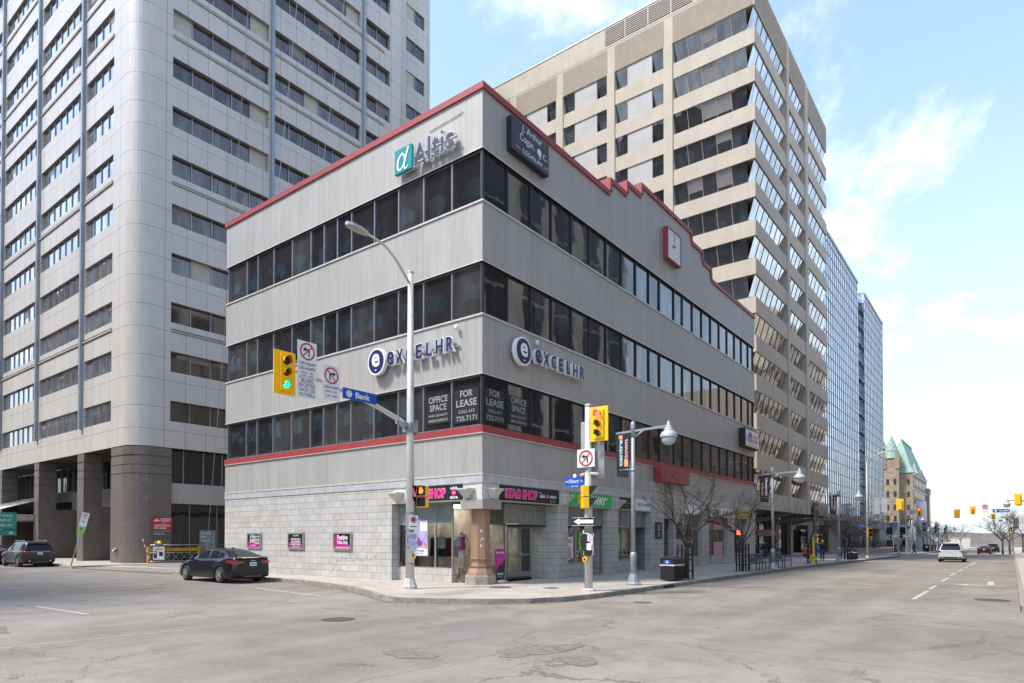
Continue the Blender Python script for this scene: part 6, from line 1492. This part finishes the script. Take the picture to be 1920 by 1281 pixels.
# a-board by the door
s = thing('feather_sign','magenta and black feather sign standing by the glass door','sign',(1.9,.35,0)); M = frame((1.6,.62,1.0),(.6,-.8,0),(0,0,1)); pts = [(-.33,-.9),(.33,-.9)] ; 
m = MB('magenta'); M = frame((2.05,.75,.80),(.75,-.66,0),(0,0,1)) @ Matrix.Diagonal((.72,.78,1,1)); o = [(-.3,-.95),(.3,-.95)]
prof = [(.24,-.95),(.3,-.2),(.34,.4),(.34,.65),(.25,.75),(0,.78),(-.25,.75),(-.34,.65),(-.34,.4),(-.3,-.2),(-.24,-.95)]
m.extr([M@Vector((a,b,0)) for a,b in prof], M.to_3x3()@Vector((0,0,.015))); m.build('cloth', s)
m = MB('black'); m.extr([M@Vector((a,b,.016)) for a,b in ((.235,-.94),(.27,-.5),(.33,.25),(-.05,-.1),(-.25,-.5),(-.235,-.94))], M.to_3x3()@Vector((0,0,.004))); m.build('print', s)
m = MB('sign_white'); text(m,'STAG SHOP',M,.5,.09,y=.55,z=.024,bold=.04); text(m,'25% OFF',M,.36,.12,y=-.6,z=.024,bold=.04); text(m,'IN STORE',M,.3,.06,y=-.75,z=.024); m.build('lettering', s); m = MB('stag_pink'); ring(m,M,0,.05,.12,.16,.024); strk(m,M,[(-.05,-.05),(.08,.15)],.02,.026); m.build('symbol', s)
m = MB('pole_galv'); m.lathe((2.15,.7,0),[(.24,.0),(.24,.04),(.05,.09)],14); m.tube([(2.1,.75,.05),(2.1,.75,.2)],.02,6); m.build('foot', s)
# ================================================================== vehicles
def itp(pts, y):
    if y <= pts[0][0]: return pts[0][1]
    if y >= pts[-1][0]: return pts[-1][1]
    for i in range(len(pts)-1):
        (a,va),(b,vb) = pts[i],pts[i+1]
        if a <= y <= b:
            t = (y-a)/(b-a)
            p0 = pts[i-1] if i else (2*a-b, 2*va-vb); p3 = pts[i+2] if i+2 < len(pts) else (2*b-a, 2*vb-va)
            m0 = (vb-p0[1])/(b-p0[0])*(b-a); m1 = (p3[1]-va)/(p3[0]-a)*(b-a)
            if (vb-va)*m0 < 0: m0 = 0
            if (vb-va)*m1 < 0: m1 = 0
            return (2*t**3-3*t*t+1)*va+(t**3-2*t*t+t)*m0+(-2*t**3+3*t*t)*vb+(t**3-t*t)*m1
def car(name, lab, cat, loc, rz, S, group=None):
    """S: dict of profile curves (y forward, z up)"""
    root = thing(name, lab, cat, (0,0,0), group)
    L = S['L']/2; paint = S['paint']; ax = S['ax']; R = S['R']; Ra = R+.055
    ys = sorted(set([round(-L+2*L*i/84,4) for i in range(85)]+[round(a+Ra*cos(pi*k/14),4) for a in ax for k in range(15)]))
    body = MB(paint); glass = MB(S.get('glass','car_glass')); body.smooth = glass.smooth = True
    low = MB('black')
    secs = []
    for y in ys:
        zb = itp(S['zb'],y); zs = itp(S['zs'],y); w = itp(S['w'],y); ws = w*itp(S['ws'],y)
        lip = zb
        for a in ax:
            if abs(y-a) < Ra: lip = max(lip, R+math.sqrt(max(0,Ra*Ra-(y-a)**2)))
        lip = min(lip, zs-.14)
        zm = lip+(zs-lip)*.42
        secs.append([(0,lip),(w*.9,lip),(w*.985,lip+.02),(w,lip+(zm-lip)*.45),(w*1.0,zm),(w*.985,zm+(zs-zm)*.35),(ws+.012,zs-.07),(ws-.005,zs-.025),(ws-.05,zs),(ws*.5,zs+.015),(0,zs+.02)])
    n = len(secs[0])
    for sx in (-1,1):
        for i in range(len(ys)-1):
            for k in range(n-1):
                a,b,c,d = (sx*secs[i][k][0],ys[i],secs[i][k][1]),(sx*secs[i][k+1][0],ys[i],secs[i][k+1][1]),(sx*secs[i+1][k+1][0],ys[i+1],secs[i+1][k+1][1]),(sx*secs[i+1][k][0],ys[i+1],secs[i+1][k][1])
                body.add([a,b,c,d],[(0,1,2,3) if sx < 0 else (3,2,1,0)],True)
        for e,st in ((0,secs[0]),(-1,secs[-1])):
            pts = [(sx*p[0],ys[e],p[1]) for p in st]; body.add(pts,[tuple(range(n)) if (sx>0)==(e==0) else tuple(range(n-1,-1,-1))],False)
    # greenhouse
    g0,g1 = S['gh']; gy = [g0+(g1-g0)*i/60 for i in range(61)]; gs = []
    for y in gy:
        zs = itp(S['zs'],y)-.01; zr = max(zs+.004, itp(S['zr'],y)); ws = itp(S['w'],y)*itp(S['ws'],y)-.045
        f = min(1,(zr-zs)/(S['H']-zs)); wr = ws-(ws-S['wr'])*f
        gs.append([(ws,zs),(ws-(ws-wr)*.12,zs+(zr-zs)*.12),(ws-(ws-wr)*.82,zs+(zr-zs)*.80),(wr-.01,zr-.05*f),(wr-.09*f-.02,zr-.012*f),(wr*.5,zr+.018*f),(0,zr+.022*f)])
    wins = S['win']; fs0,fs1 = S['front']; rs0,rs1 = S['rear']
    for sx in (-1,1):
        for i in range(60):
            ym = (gy[i]+gy[i+1])/2
            for k in range(6):
                tgt = body
                if k == 1 and any(a < ym < b for a,b in wins) and gs[i][2][1]-gs[i][1][1] > .05: tgt = glass
                if k >= 4 and (fs0 < ym < fs1 or rs0 < ym < rs1): tgt = glass
                P4 = [(sx*gs[i][k][0],gy[i],gs[i][k][1]),(sx*gs[i][k+1][0],gy[i],gs[i][k+1][1]),(sx*gs[i+1][k+1][0],gy[i+1],gs[i+1][k+1][1]),(sx*gs[i+1][k][0],gy[i+1],gs[i+1][k][1])]
                tgt.add(P4,[(0,1,2,3) if sx < 0 else (3,2,1,0)],True)
    me = body.build('body', root); 
    import bmesh
    for ob in (me, glass.build('window', root)):
        bm = bmesh.new(); bm.from_mesh(ob.data); bmesh.ops.remove_doubles(bm, verts=bm.verts, dist=.0008); bmesh.ops.recalc_face_normals(bm, faces=bm.faces); bm.to_mesh(ob.data); bm.free()
    # under body and wheel wells
    low.box(-itp(S['w'],0)*.8,itp(S['w'],0)*.8,-L+.25,L-.25,.2,.34)
    for a in ax: low.box(-itp(S['w'],a)*.86,itp(S['w'],a)*.86,a-Ra,a+Ra,.32,R*2+.08)
    low.build('underbody', root)
    for a in ax:
        for sx in (-1,1):
            xo = sx*(itp(S['w'],a)-.015); xi = xo-sx*.2
            w_ = MB('rubber'); c = (min(xo,xi),a,R); w_.lathe(c,[(R*.62,0),(R*.93,.0),(R,.03),(R,.17),(R*.93,.2),(R*.62,.2)],26,'x'); 
            wo = w_.build('wheel', root)
            r_ = MB('black'); r_.lathe((xo+sx*.002-.003,a,R),[(R*.63,0),(R*.63,.006)],20,'x'); r_.mat(S.get('rim','rim'))
            nsp = 10
            for q in range(nsp):
                an = 2*pi*q/nsp+(q%2)*.16; d = Vector((0,cos(an),sin(an))); t = Vector((0,-sin(an),cos(an))); c0 = Vector((xo+sx*.012,a,R))
                p0,p1 = c0+d*R*.12,c0+d*R*.62+Vector((sx*.012,0,0)); r_.add([p0-t*.022,p0+t*.022,p1+t*.03,p1-t*.03],[(0,1,2,3)],False)
            r_.lathe((xo+sx*.012-.006,a,R),[(R*.14,0),(R*.12,.012)],12,'x')
            v = []; 
            for q in range(25):
                an = 2*pi*q/24
                for rr,xx in ((R*.60,.0),(R*.66,.012)): v.append((xo+sx*(xx+.008),a+rr*cos(an),R+rr*sin(an)))
            r_.add(v,[(2*q,2*q+1,2*q+3,2*q+2) for q in range(24)],False)
            r_.build('rim', wo)
    # lamps, plate, mirrors, handles, bumper
    for sx in (-1,1):
        t = MB('tail_red')
        TL = S['tail']; v = []
        for (x,y,z0,z1) in TL:
            o = .022 if y < -L+.06 else .03
            for z in (z0,z1): v += [(sx*(x+(0 if y < -L+.03 else .025)),y-(.02 if y < -L+.2 else 0),z),(sx*(x-.06),y+.06,z)]
        for i in range(len(TL)-1):
            a_ = 4*i; b_ = a_+4; t.add(v[a_:a_+8],[(0,2,6,4),(2,3,7,6),(0,4,5,1),(1,5,7,3)],False)
        t.add(v[:4],[(0,1,3,2)],False); t.add(v[-4:],[(0,2,3,1)],False)
        t.build('tail_light', root)
        h = MB('far_white').mat('globe')
        for (x0,x1,ya,yb,z0,z1) in S['head']:
            v = []
            for (x,y) in ((x0,ya),(x1,yb)):
                for z in (z0,z1): v.append((sx*x,y+.01,z))
            h.add(v,[(0,1,3,2)],False)
        h.build('headlight', root)
        mi = MB(paint); y,z = S['mir']; mi.lathe((sx*(itp(S['w'],y)+.06),y,z),[(.0,-.0),(.06,.0),(.09,.03),(.09,.1),(.05,.13)],8); mi.cyl((sx*(itp(S['w'],y)-.06),y,z+.02),(sx*(itp(S['w'],y)+.06),y,z+.04),.02,5); mi.build('mirror', root)
        for hy in S['hand']:
            hh_ = MB(S.get('hm',paint)); x = itp(S['w'],hy)*.992; z = itp(S['zs'],hy)-.13; hh_.box(min(sx*x,sx*(x+.03)),max(sx*x,sx*(x+.03)),hy-.1,hy+.1,z,z+.03); hh_.build('door_handle', root)
    rb = S['rb']; b = MB('black'); b.box(-rb[0],rb[0],-L-.015,-L+.12,rb[1],rb[2]); b.mat('steel_dark'); b.box(-rb[0]*.6,rb[0]*.6,-L-.02,-L+.05,rb[1]-.05,rb[1]-.001); b.build('bumper', root)
    pz = S['pz']; p = MB('plate'); yr = -L+S.get('py',0); p.box(-.155,.155,yr-.03,yr-.015,pz-.08,pz+.08); po = p.build('licence_plate', root); p = MB('letter_blue'); text(p,'CKMB 482',frame((0,yr-.034,pz),(1,0,0),(0,0,1)),.26,.07); p.build('lettering', po)
    # door shut lines
    sl = MB('black')
    for sx in (-1,1):
        for yy in S['shut']:
            pts = []
            for k in range(3,9):
                i = min(range(len(ys)), key=lambda q: abs(ys[q]-yy)); pts.append((sx*(secs[i][k][0]+.002),ys[i],secs[i][k][1]))
            sl.tube(pts,.004,3,caps=False)
        a,b_ = S['trimw']; 
        tr = []
        for q in range(20):
            y = a+(b_-a)*q/19; ws = itp(S['w'],y)*itp(S['ws'],y)-.045; tr.append((sx*(ws+.012),y,itp(S['zs'],y)+.012))
        sl.mat('chrome'); sl.tube(tr,.008,3,caps=False); sl.mat('black')
    sl.build('trim', root)
    if 'extra' in S: S['extra'](root)
    root.location = loc; root.rotation_euler = (0,0,rz)
    return root
def cam_extra(root):
    m = MB('chrome'); m.box(-.1,.1,-2.46,-2.445,.93,.96); m.lathe((0,-2.40,1.0),[(.05,0),(.05,.004)],10,'y'); m.build('badge', root)
    m = MB('black'); m.box(-.02,.02,-.95,-.83,1.42,1.475); m.build('antenna', root)
    m = MB('paint_black'); m.add([(-.75,-2.44,1.075),(.75,-2.44,1.075),(.7,-2.28,1.105),(-.7,-2.28,1.105),(-.75,-2.46,1.06),(.75,-2.46,1.06)],[(0,1,2,3),(4,5,1,0)],False); m.build('boot_lip', root)
CAMRY = dict(L=4.88,H=1.445,ax=(-1.40,1.42),R=.335,paint='paint_black',gh=(-2.02,1.02),wr=.56,
    zb=[(-2.44,.34),(-2.2,.24),(-1.5,.2),(1.6,.2),(2.2,.22),(2.44,.32)],
    zs=[(-2.44,.98),(-2.36,1.05),(-2.2,1.075),(-1.9,1.07),(-1.2,1.0),(0,.965),(.95,.955),(1.6,.87),(2.1,.76),(2.34,.66),(2.44,.56)],
    w=[(-2.44,.72),(-2.36,.80),(-2.2,.87),(-1.8,.915),(-1.3,.925),(0,.915),(1.4,.92),(1.9,.89),(2.2,.8),(2.38,.66),(2.44,.55)],
    ws=[(-2.44,.93),(-1.5,.92),(0,.955),(1.2,.94),(2.44,.9)],
    zr=[(-2.02,1.07),(-1.6,1.22),(-1.1,1.375),(-.6,1.435),(-.15,1.445),(.2,1.405),(.6,1.2),(1.02,.95)],
    win=[(-1.52,-1.12),(-1.06,-.34),(-.26,.56)],front=(.18,.98),rear=(-1.96,-1.0),
    tail=[(.40,-2.44,.86,.92),(.70,-2.44,.80,.94),(.795,-2.36,.80,.95),(.87,-2.2,.83,.96),(.90,-1.95,.89,.95)],head=[(.4,.75,2.42,2.25,.56,.66)],mir=(.72,.93),hand=(-.15,-1.0),rb=(.66,.32,.46),pz=.80,shut=(-1.12,-.3,.72),trimw=(-1.5,.8),extra=cam_extra)
car('parked_sedan','glossy black four door sedan parked at the kerb beside the blank stone wall','car',(-3.55,12.9,-.15),0,CAMRY).scale = (1.05,1.07,1.06)
def sedan(paint): 
    d = dict(CAMRY); d['paint'] = paint; d.pop('extra'); return d
def suv_extra(root):
    m = MB('chrome')
    for sx in (-1,1): m.tube([(sx*.62,.5,1.74),(sx*.63,.4,1.80),(sx*.63,-1.6,1.80),(sx*.62,-1.75,1.74)],.02,5)
    m.build('roof_rail', root)
    m = MB('black'); m.box(-.6,.6,-2.42,-2.28,1.68,1.71); m.build('spoiler', root)
    m = MB('alu'); 
    for sx in (-1,1): m.cyl((sx*.6,-2.55,.42),(sx*.6,-2.45,.42),.06,8)
    m.box(-.55,.55,-2.535,-2.52,1.03,1.06); m.build('tail_trim', root)
SUV = dict(L=5.04,H=1.76,ax=(-1.52,1.5),R=.375,paint='paint_grey',gh=(-2.44,1.15),wr=.66,glass='car_glass',
    zb=[(-2.52,.42),(-2.3,.32),(-1.6,.28),(1.7,.28),(2.3,.3),(2.52,.4)],
    zs=[(-2.52,1.02),(-2.47,1.08),(-2.3,1.1),(-1.2,1.09),(0,1.07),(1.05,1.07),(1.7,1.02),(2.2,.94),(2.45,.82),(2.52,.7)],
    w=[(-2.52,.84),(-2.4,.93),(-2.1,.985),(-1.5,1.0),(0,.985),(1.5,.995),(2.0,.97),(2.35,.86),(2.52,.66)],
    ws=[(-2.52,.95),(0,.95),(1.2,.94),(2.52,.92)],
    zr=[(-2.44,1.12),(-2.32,1.35),(-2.18,1.62),(-2.0,1.72),(-1.4,1.75),(-.3,1.76),(.25,1.71),(.7,1.45),(1.15,1.07)],
    win=[(-2.1,-1.32),(-1.24,-.42),(-.33,.58)],front=(.28,1.1),rear=(-2.42,-2.1),
    tail=[(.64,-2.52,.97,1.03),(.84,-2.52,.92,1.05),(.93,-2.4,.91,1.07),(.965,-2.2,.97,1.06)],head=[(.5,.85,2.44,2.3,.8,.9)],mir=(.8,1.05),hand=(-.25,-1.15),rb=(.8,.36,.6),pz=.93,shut=(-1.3,-.38,.8),trimw=(-2.1,.9),extra=suv_extra)
car('parked_suv','dark grey sport utility vehicle with chrome rails parked before the granite pillars','car',(-3.75,38.85,-.15),0,SUV)
car('parked_car','dark red car ahead of the grey utility vehicle, cut off by the left edge','car',(-4.1,45.2,-.15),0,sedan('paint_maroon'))
d = dict(SUV); d['paint'] = 'paint_white'; d['rb'] = (.8,.36,.5)
car('moving_suv','white utility vehicle driving away in the middle of the street','car',(53.5,-12.05,-.15+gz(53)),-pi/2,d)
car('moving_sedan','dark maroon sedan driving away ahead of the white vehicle','car',(112,-12.9,-.15+gz(112)),-pi/2,sedan('paint_maroon'))
d = dict(SUV); d['paint'] = 'paint_dark'; car('moving_suv','small dark utility vehicle farthest ahead on the street','car',(127,-13.75,-.15+gz(127)),-pi/2,d)
# ================================================================== people
def person(lab, x, y, facing, pose, top, legs, head='hair', hgt=1.72, bag=None, hat=None, z=None):
    z = gz(x) if z is None else z; s = thing('person', lab, 'person', (0,0,0)); k = hgt/1.72
    J = {'stand': dict(hipz=.9, knee=((.09,.02,.48),(-.09,.02,.48)), foot=((.1,-.02,.08),(-.1,-.02,.08)), hand=((.26,.12,.85),(-.26,.1,.85)), elb=((.27,-.02,1.12),(-.27,-.02,1.12)), chest=(0,0,1.32), neck=(0,.02,1.47)),
         'walk': dict(hipz=.88, knee=((.09,.2,.5),(-.09,-.05,.46)), foot=((.09,.22,.08),(-.09,-.38,.14)), hand=((.26,-.15,.9),(-.26,.25,.95)), elb=((.27,-.12,1.14),(-.27,.0,1.12)), chest=(0,.03,1.3), neck=(0,.06,1.45)),
         'sit': dict(hipz=.42, knee=((.12,.42,.45),(-.12,.42,.45)), foot=((.12,.45,.06),(-.12,.45,.06)), hand=((.2,.32,.55),(-.2,.32,.55)), elb=((.27,.05,.68),(-.27,.05,.68)), chest=(0,.03,.85), neck=(0,.06,1.0))}[pose]
    hz = J['hipz']
    def skin(name, verts, edges, rad, mat):
        me = bpy.data.meshes.new(name); me.from_pydata([(v[0]*k,v[1]*k,v[2]*k) for v in verts],edges,[]); o = bpy.data.objects.new(name, me); COL.objects.link(o)
        o.modifiers.new('s','SKIN'); o.modifiers.new('u','SUBSURF').levels = 1; o.modifiers['u'].render_levels = 2
        for i,r in enumerate(rad): me.skin_vertices[0].data[i].radius = (r*k,r*k)
        me.skin_vertices[0].data[0].use_root = True; me.materials.append(MAT[mat]); o.parent = s; ORG[o] = Vector((0,0,0)); return o
    c = J['chest']; n = J['neck']
    V = [(0,0,hz),(c[0],c[1]*.5,(hz+c[2])/2),c,n,(n[0],n[1]+.01,n[2]+.08),(n[0],n[1]+.02,n[2]+.2)]; E_ = [(0,1),(1,2),(2,3),(3,4),(4,5)]; Rr = [.13,.125,.15,.06,.07,.085]
    for q in (0,1):
        sx = 1 if q == 0 else -1; b = len(V)
        V += [(.1*sx,0,hz-.04),J['knee'][q],J['foot'][q],(J['foot'][q][0],J['foot'][q][1]+.13,J['foot'][q][2]-.04)]; E_ += [(0,b),(b,b+1),(b+1,b+2),(b+2,b+3)]; Rr += [.09,.06,.045,.04]
        b = len(V); V += [(.18*sx,c[1],c[2]+.06),J['elb'][q],J['hand'][q],(J['hand'][q][0]-.01*sx,J['hand'][q][1]+.05,J['hand'][q][2]-.06)]; E_ += [(2,b),(b,b+1),(b+1,b+2),(b+2,b+3)]; Rr += [.06,.045,.032,.03]
    skin('body', V, E_, Rr, 'skin')
    V = [(0,0,hz-.05),(c[0],c[1]*.5,(hz+c[2])/2),c,(n[0],n[1],n[2]-.03)]; E_ = [(0,1),(1,2),(2,3)]; Rr = [.17,.165,.185,.085]
    for q in (0,1):
        sx = 1 if q == 0 else -1; b = len(V); h_ = J['hand'][q]; V += [(.19*sx,c[1],c[2]+.06),J['elb'][q],(h_[0],h_[1],h_[2]+.03)]; E_ += [(2,b),(b,b+1),(b+1,b+2)]; Rr += [.085,.07,.055]
    skin('jacket', V, E_, Rr, top)
    V = [(0,0,hz)]; E_ = []; Rr = [.15]
    for q in (0,1):
        sx = 1 if q == 0 else -1; b = len(V); V += [(.1*sx,0,hz-.05),J['knee'][q],(J['foot'][q][0],J['foot'][q][1],J['foot'][q][2]+.02)]; E_ += [(0,b),(b,b+1),(b+1,b+2)]; Rr += [.11,.08,.065]
    skin('trousers', V, E_, Rr, legs)
    m = MB(hat or head); m.smooth = True; hc = (n[0]*k,(n[1]-.01)*k,(n[2]+.2)*k); m.lathe(hc,[(.02,-.1),(.09,-.06),(.105,.02),(.09,.09),(.05,.12),(.01,.13)],12); m.build('hat' if hat else 'hair', s)
    s.location = (x,y,z); s.rotation_euler = (0,0,facing)
    if bag:
        b = thing('shoulder_bag', bag[0], 'bag', (x,y,z)); m = MB(bag[1]); m.tube([(x-.0,y+.25,z+.75),(x,y+.35,z+1.0),(x,y+.25,z+1.25)],[.12,.2,.12],10); m.build('bag_body', b)
    return s
person('person in navy jacket by the beige tower doors, left of two',38.3,1.2,.2,'stand','cloth_navy','cloth_black')
person('person in black jacket by the beige tower doors, right of two',41.3,1.3,-.9,'stand','cloth_black','jeans')
person('person in dark red crouching low on the pavement before the pillars',46.8,-.8,2.2,'sit','cloth_red','cloth_black')
person('person in black coat and white hat beside the yellow hydrant',41.2,-3.5,-1.4,'stand','cloth_black','jeans',hat='far_white',bag=('bright blue bag held by the person in white hat','cloth_blue'))
person('person in a grey coat by the glazed base of the beige tower',52.5,3.4,.4,'stand','cloth_grey','jeans')
person('person in a dark red jacket far along the left pavement',150,-4.1,.4,'walk','cloth_red','jeans')
person('person in dark clothes walking across at the far crossing',84,-5.9,2.9,'walk','cloth_navy','jeans',hgt=1.75)
person('small standing person in black by the far bus shelter',122,-3.6,.5,'stand','cloth_black','cloth_black')
person('small standing person in grey farther along the left pavement',141,-3.9,.8,'stand','cloth_grey','jeans')
CLOUD_SEED, CLOUD_LO, CLOUD_V, SUN_E, SUN_ANG, EXPOSURE = 8.2, .55, 5.4, 1.75, 10.0, 1.62
# ================================================================== world, sun, camera
W = bpy.data.worlds.new('World'); SC.world = W; W.use_nodes = True; t = W.node_tree; t.nodes.clear()
def wn_(ty, **k):
    x = t.nodes.new(ty)
    for a,b in k.items(): setattr(x,a,b)
    return x
SUN_EL, SUN_AZ = radians(56), math.atan2(.52,-.85)       # direction towards the sun in plan
out = wn_('ShaderNodeOutputWorld'); bg = wn_('ShaderNodeBackground'); bg.inputs[1].default_value = .143
sky = wn_('ShaderNodeTexSky', sky_type='NISHITA'); sky.sun_disc = False; sky.sun_elevation = SUN_EL; sky.sun_rotation = pi/2-SUN_AZ; sky.air_density = 1.0; sky.dust_density = .6; sky.ozone_density = 2.1
tc = wn_('ShaderNodeTexCoord'); sp = wn_('ShaderNodeSeparateXYZ'); t.links.new(tc.outputs['Generated'], sp.inputs[0])
def wm(op, a, b=None):
    x = wn_('ShaderNodeMath', operation=op)
    for i,v in enumerate((a,b)):
        if v is None: continue
        if isinstance(v, bpy.types.NodeSocket): t.links.new(v, x.inputs[i])
        else: x.inputs[i].default_value = v
    return x.outputs[0]
# clouds lie on a flat layer: direction divided by height
zz = wm('ADD', wm('MAXIMUM', sp.outputs[2], 0.0), .22)
cx = wm('DIVIDE', sp.outputs[0], zz); cy = wm('DIVIDE', sp.outputs[1], zz)
cb = wn_('ShaderNodeCombineXYZ'); t.links.new(cx, cb.inputs[0]); t.links.new(cy, cb.inputs[1]); cb.inputs[2].default_value = CLOUD_SEED
nz = wn_('ShaderNodeTexNoise'); nz.inputs['Scale'].default_value = 1.35; nz.inputs['Detail'].default_value = 9; nz.inputs['Roughness'].default_value = .62; nz.inputs['Distortion'].default_value = .25; t.links.new(cb.outputs[0], nz.inputs['Vector'])
mrn = wn_('ShaderNodeMapRange'); t.links.new(nz.outputs[0], mrn.inputs[0]); mrn.inputs[1].default_value = CLOUD_LO; mrn.inputs[2].default_value = CLOUD_LO+.2; mrn.interpolation_type = 'SMOOTHSTEP'
cl = mrn.outputs[0]
hz_ = wn_('ShaderNodeMapRange'); t.links.new(sp.outputs[2], hz_.inputs[0]); hz_.inputs[1].default_value = .0; hz_.inputs[2].default_value = .5; hz_.inputs[3].default_value = .95; hz_.inputs[4].default_value = .13
f = wm('MINIMUM', wm('ADD', wm('MULTIPLY', cl, .95), hz_.outputs[0]), 1.0)
mh = wn_('ShaderNodeMix', data_type='RGBA'); t.links.new(hz_.outputs[0], mh.inputs[0]); t.links.new(sky.outputs[0], mh.inputs[6]); mh.inputs[7].default_value = (1.95,2.2,2.42,1)
mx = wn_('ShaderNodeMix', data_type='RGBA'); t.links.new(wm('MULTIPLY', cl, .92), mx.inputs[0]); t.links.new(mh.outputs[2], mx.inputs[6]); mx.inputs[7].default_value = (*[c*CLOUD_V*.9 for c in (1.,.985,.96)],1)
hs = wn_('ShaderNodeHueSaturation'); hs.inputs['Saturation'].default_value = .95; t.links.new(mx.outputs[2], hs.inputs['Color'])
t.links.new(hs.outputs[0], bg.inputs[0]); t.links.new(bg.outputs[0], out.inputs[0])
sd = bpy.data.lights.new('sun','SUN'); sd.energy = SUN_E; sd.angle = radians(SUN_ANG); sd.color = (1.,.95,.87); so = bpy.data.objects.new('sun', sd); COL.objects.link(so)
dv_ = Vector((cos(SUN_AZ)*cos(SUN_EL), sin(SUN_AZ)*cos(SUN_EL), sin(SUN_EL))); so.rotation_euler = dv_.to_track_quat('Z','Y').to_euler(); so.location = (-30,30,80)
cd = bpy.data.cameras.new('camera'); co = bpy.data.objects.new('camera', cd); COL.objects.link(co); SC.camera = co
cd.sensor_width = 36; cd.lens = 1221.5/1920*36; th = radians(.9); cyy = 1008-1221.5*math.tan(th); cd.shift_y = (cyy-640.5)/1920; cd.shift_x = 0; cd.clip_end = 5000; cd.clip_start = .1
az = math.atan2(.6083,.7938); F_ = Vector((cos(az)*cos(th), sin(az)*cos(th), sin(th))); co.location = (-19.5,-16.4,1.87)
co.rotation_euler = F_.to_track_quat('-Z','Y').to_euler()
vs = SC.view_settings; vs.view_transform = 'Standard'; vs.look = 'None'; vs.gamma = 1; vs.use_curve_mapping = False; vs.exposure = EXPOSURE
SC.cycles.max_bounces = 8; SC.cycles.transparent_max_bounces = 12; SC.cycles.diffuse_bounces = 3; SC.cycles.glossy_bounces = 4; SC.cycles.caustics_reflective = False; SC.cycles.caustics_refractive = False
SC.cycles.use_denoising = True
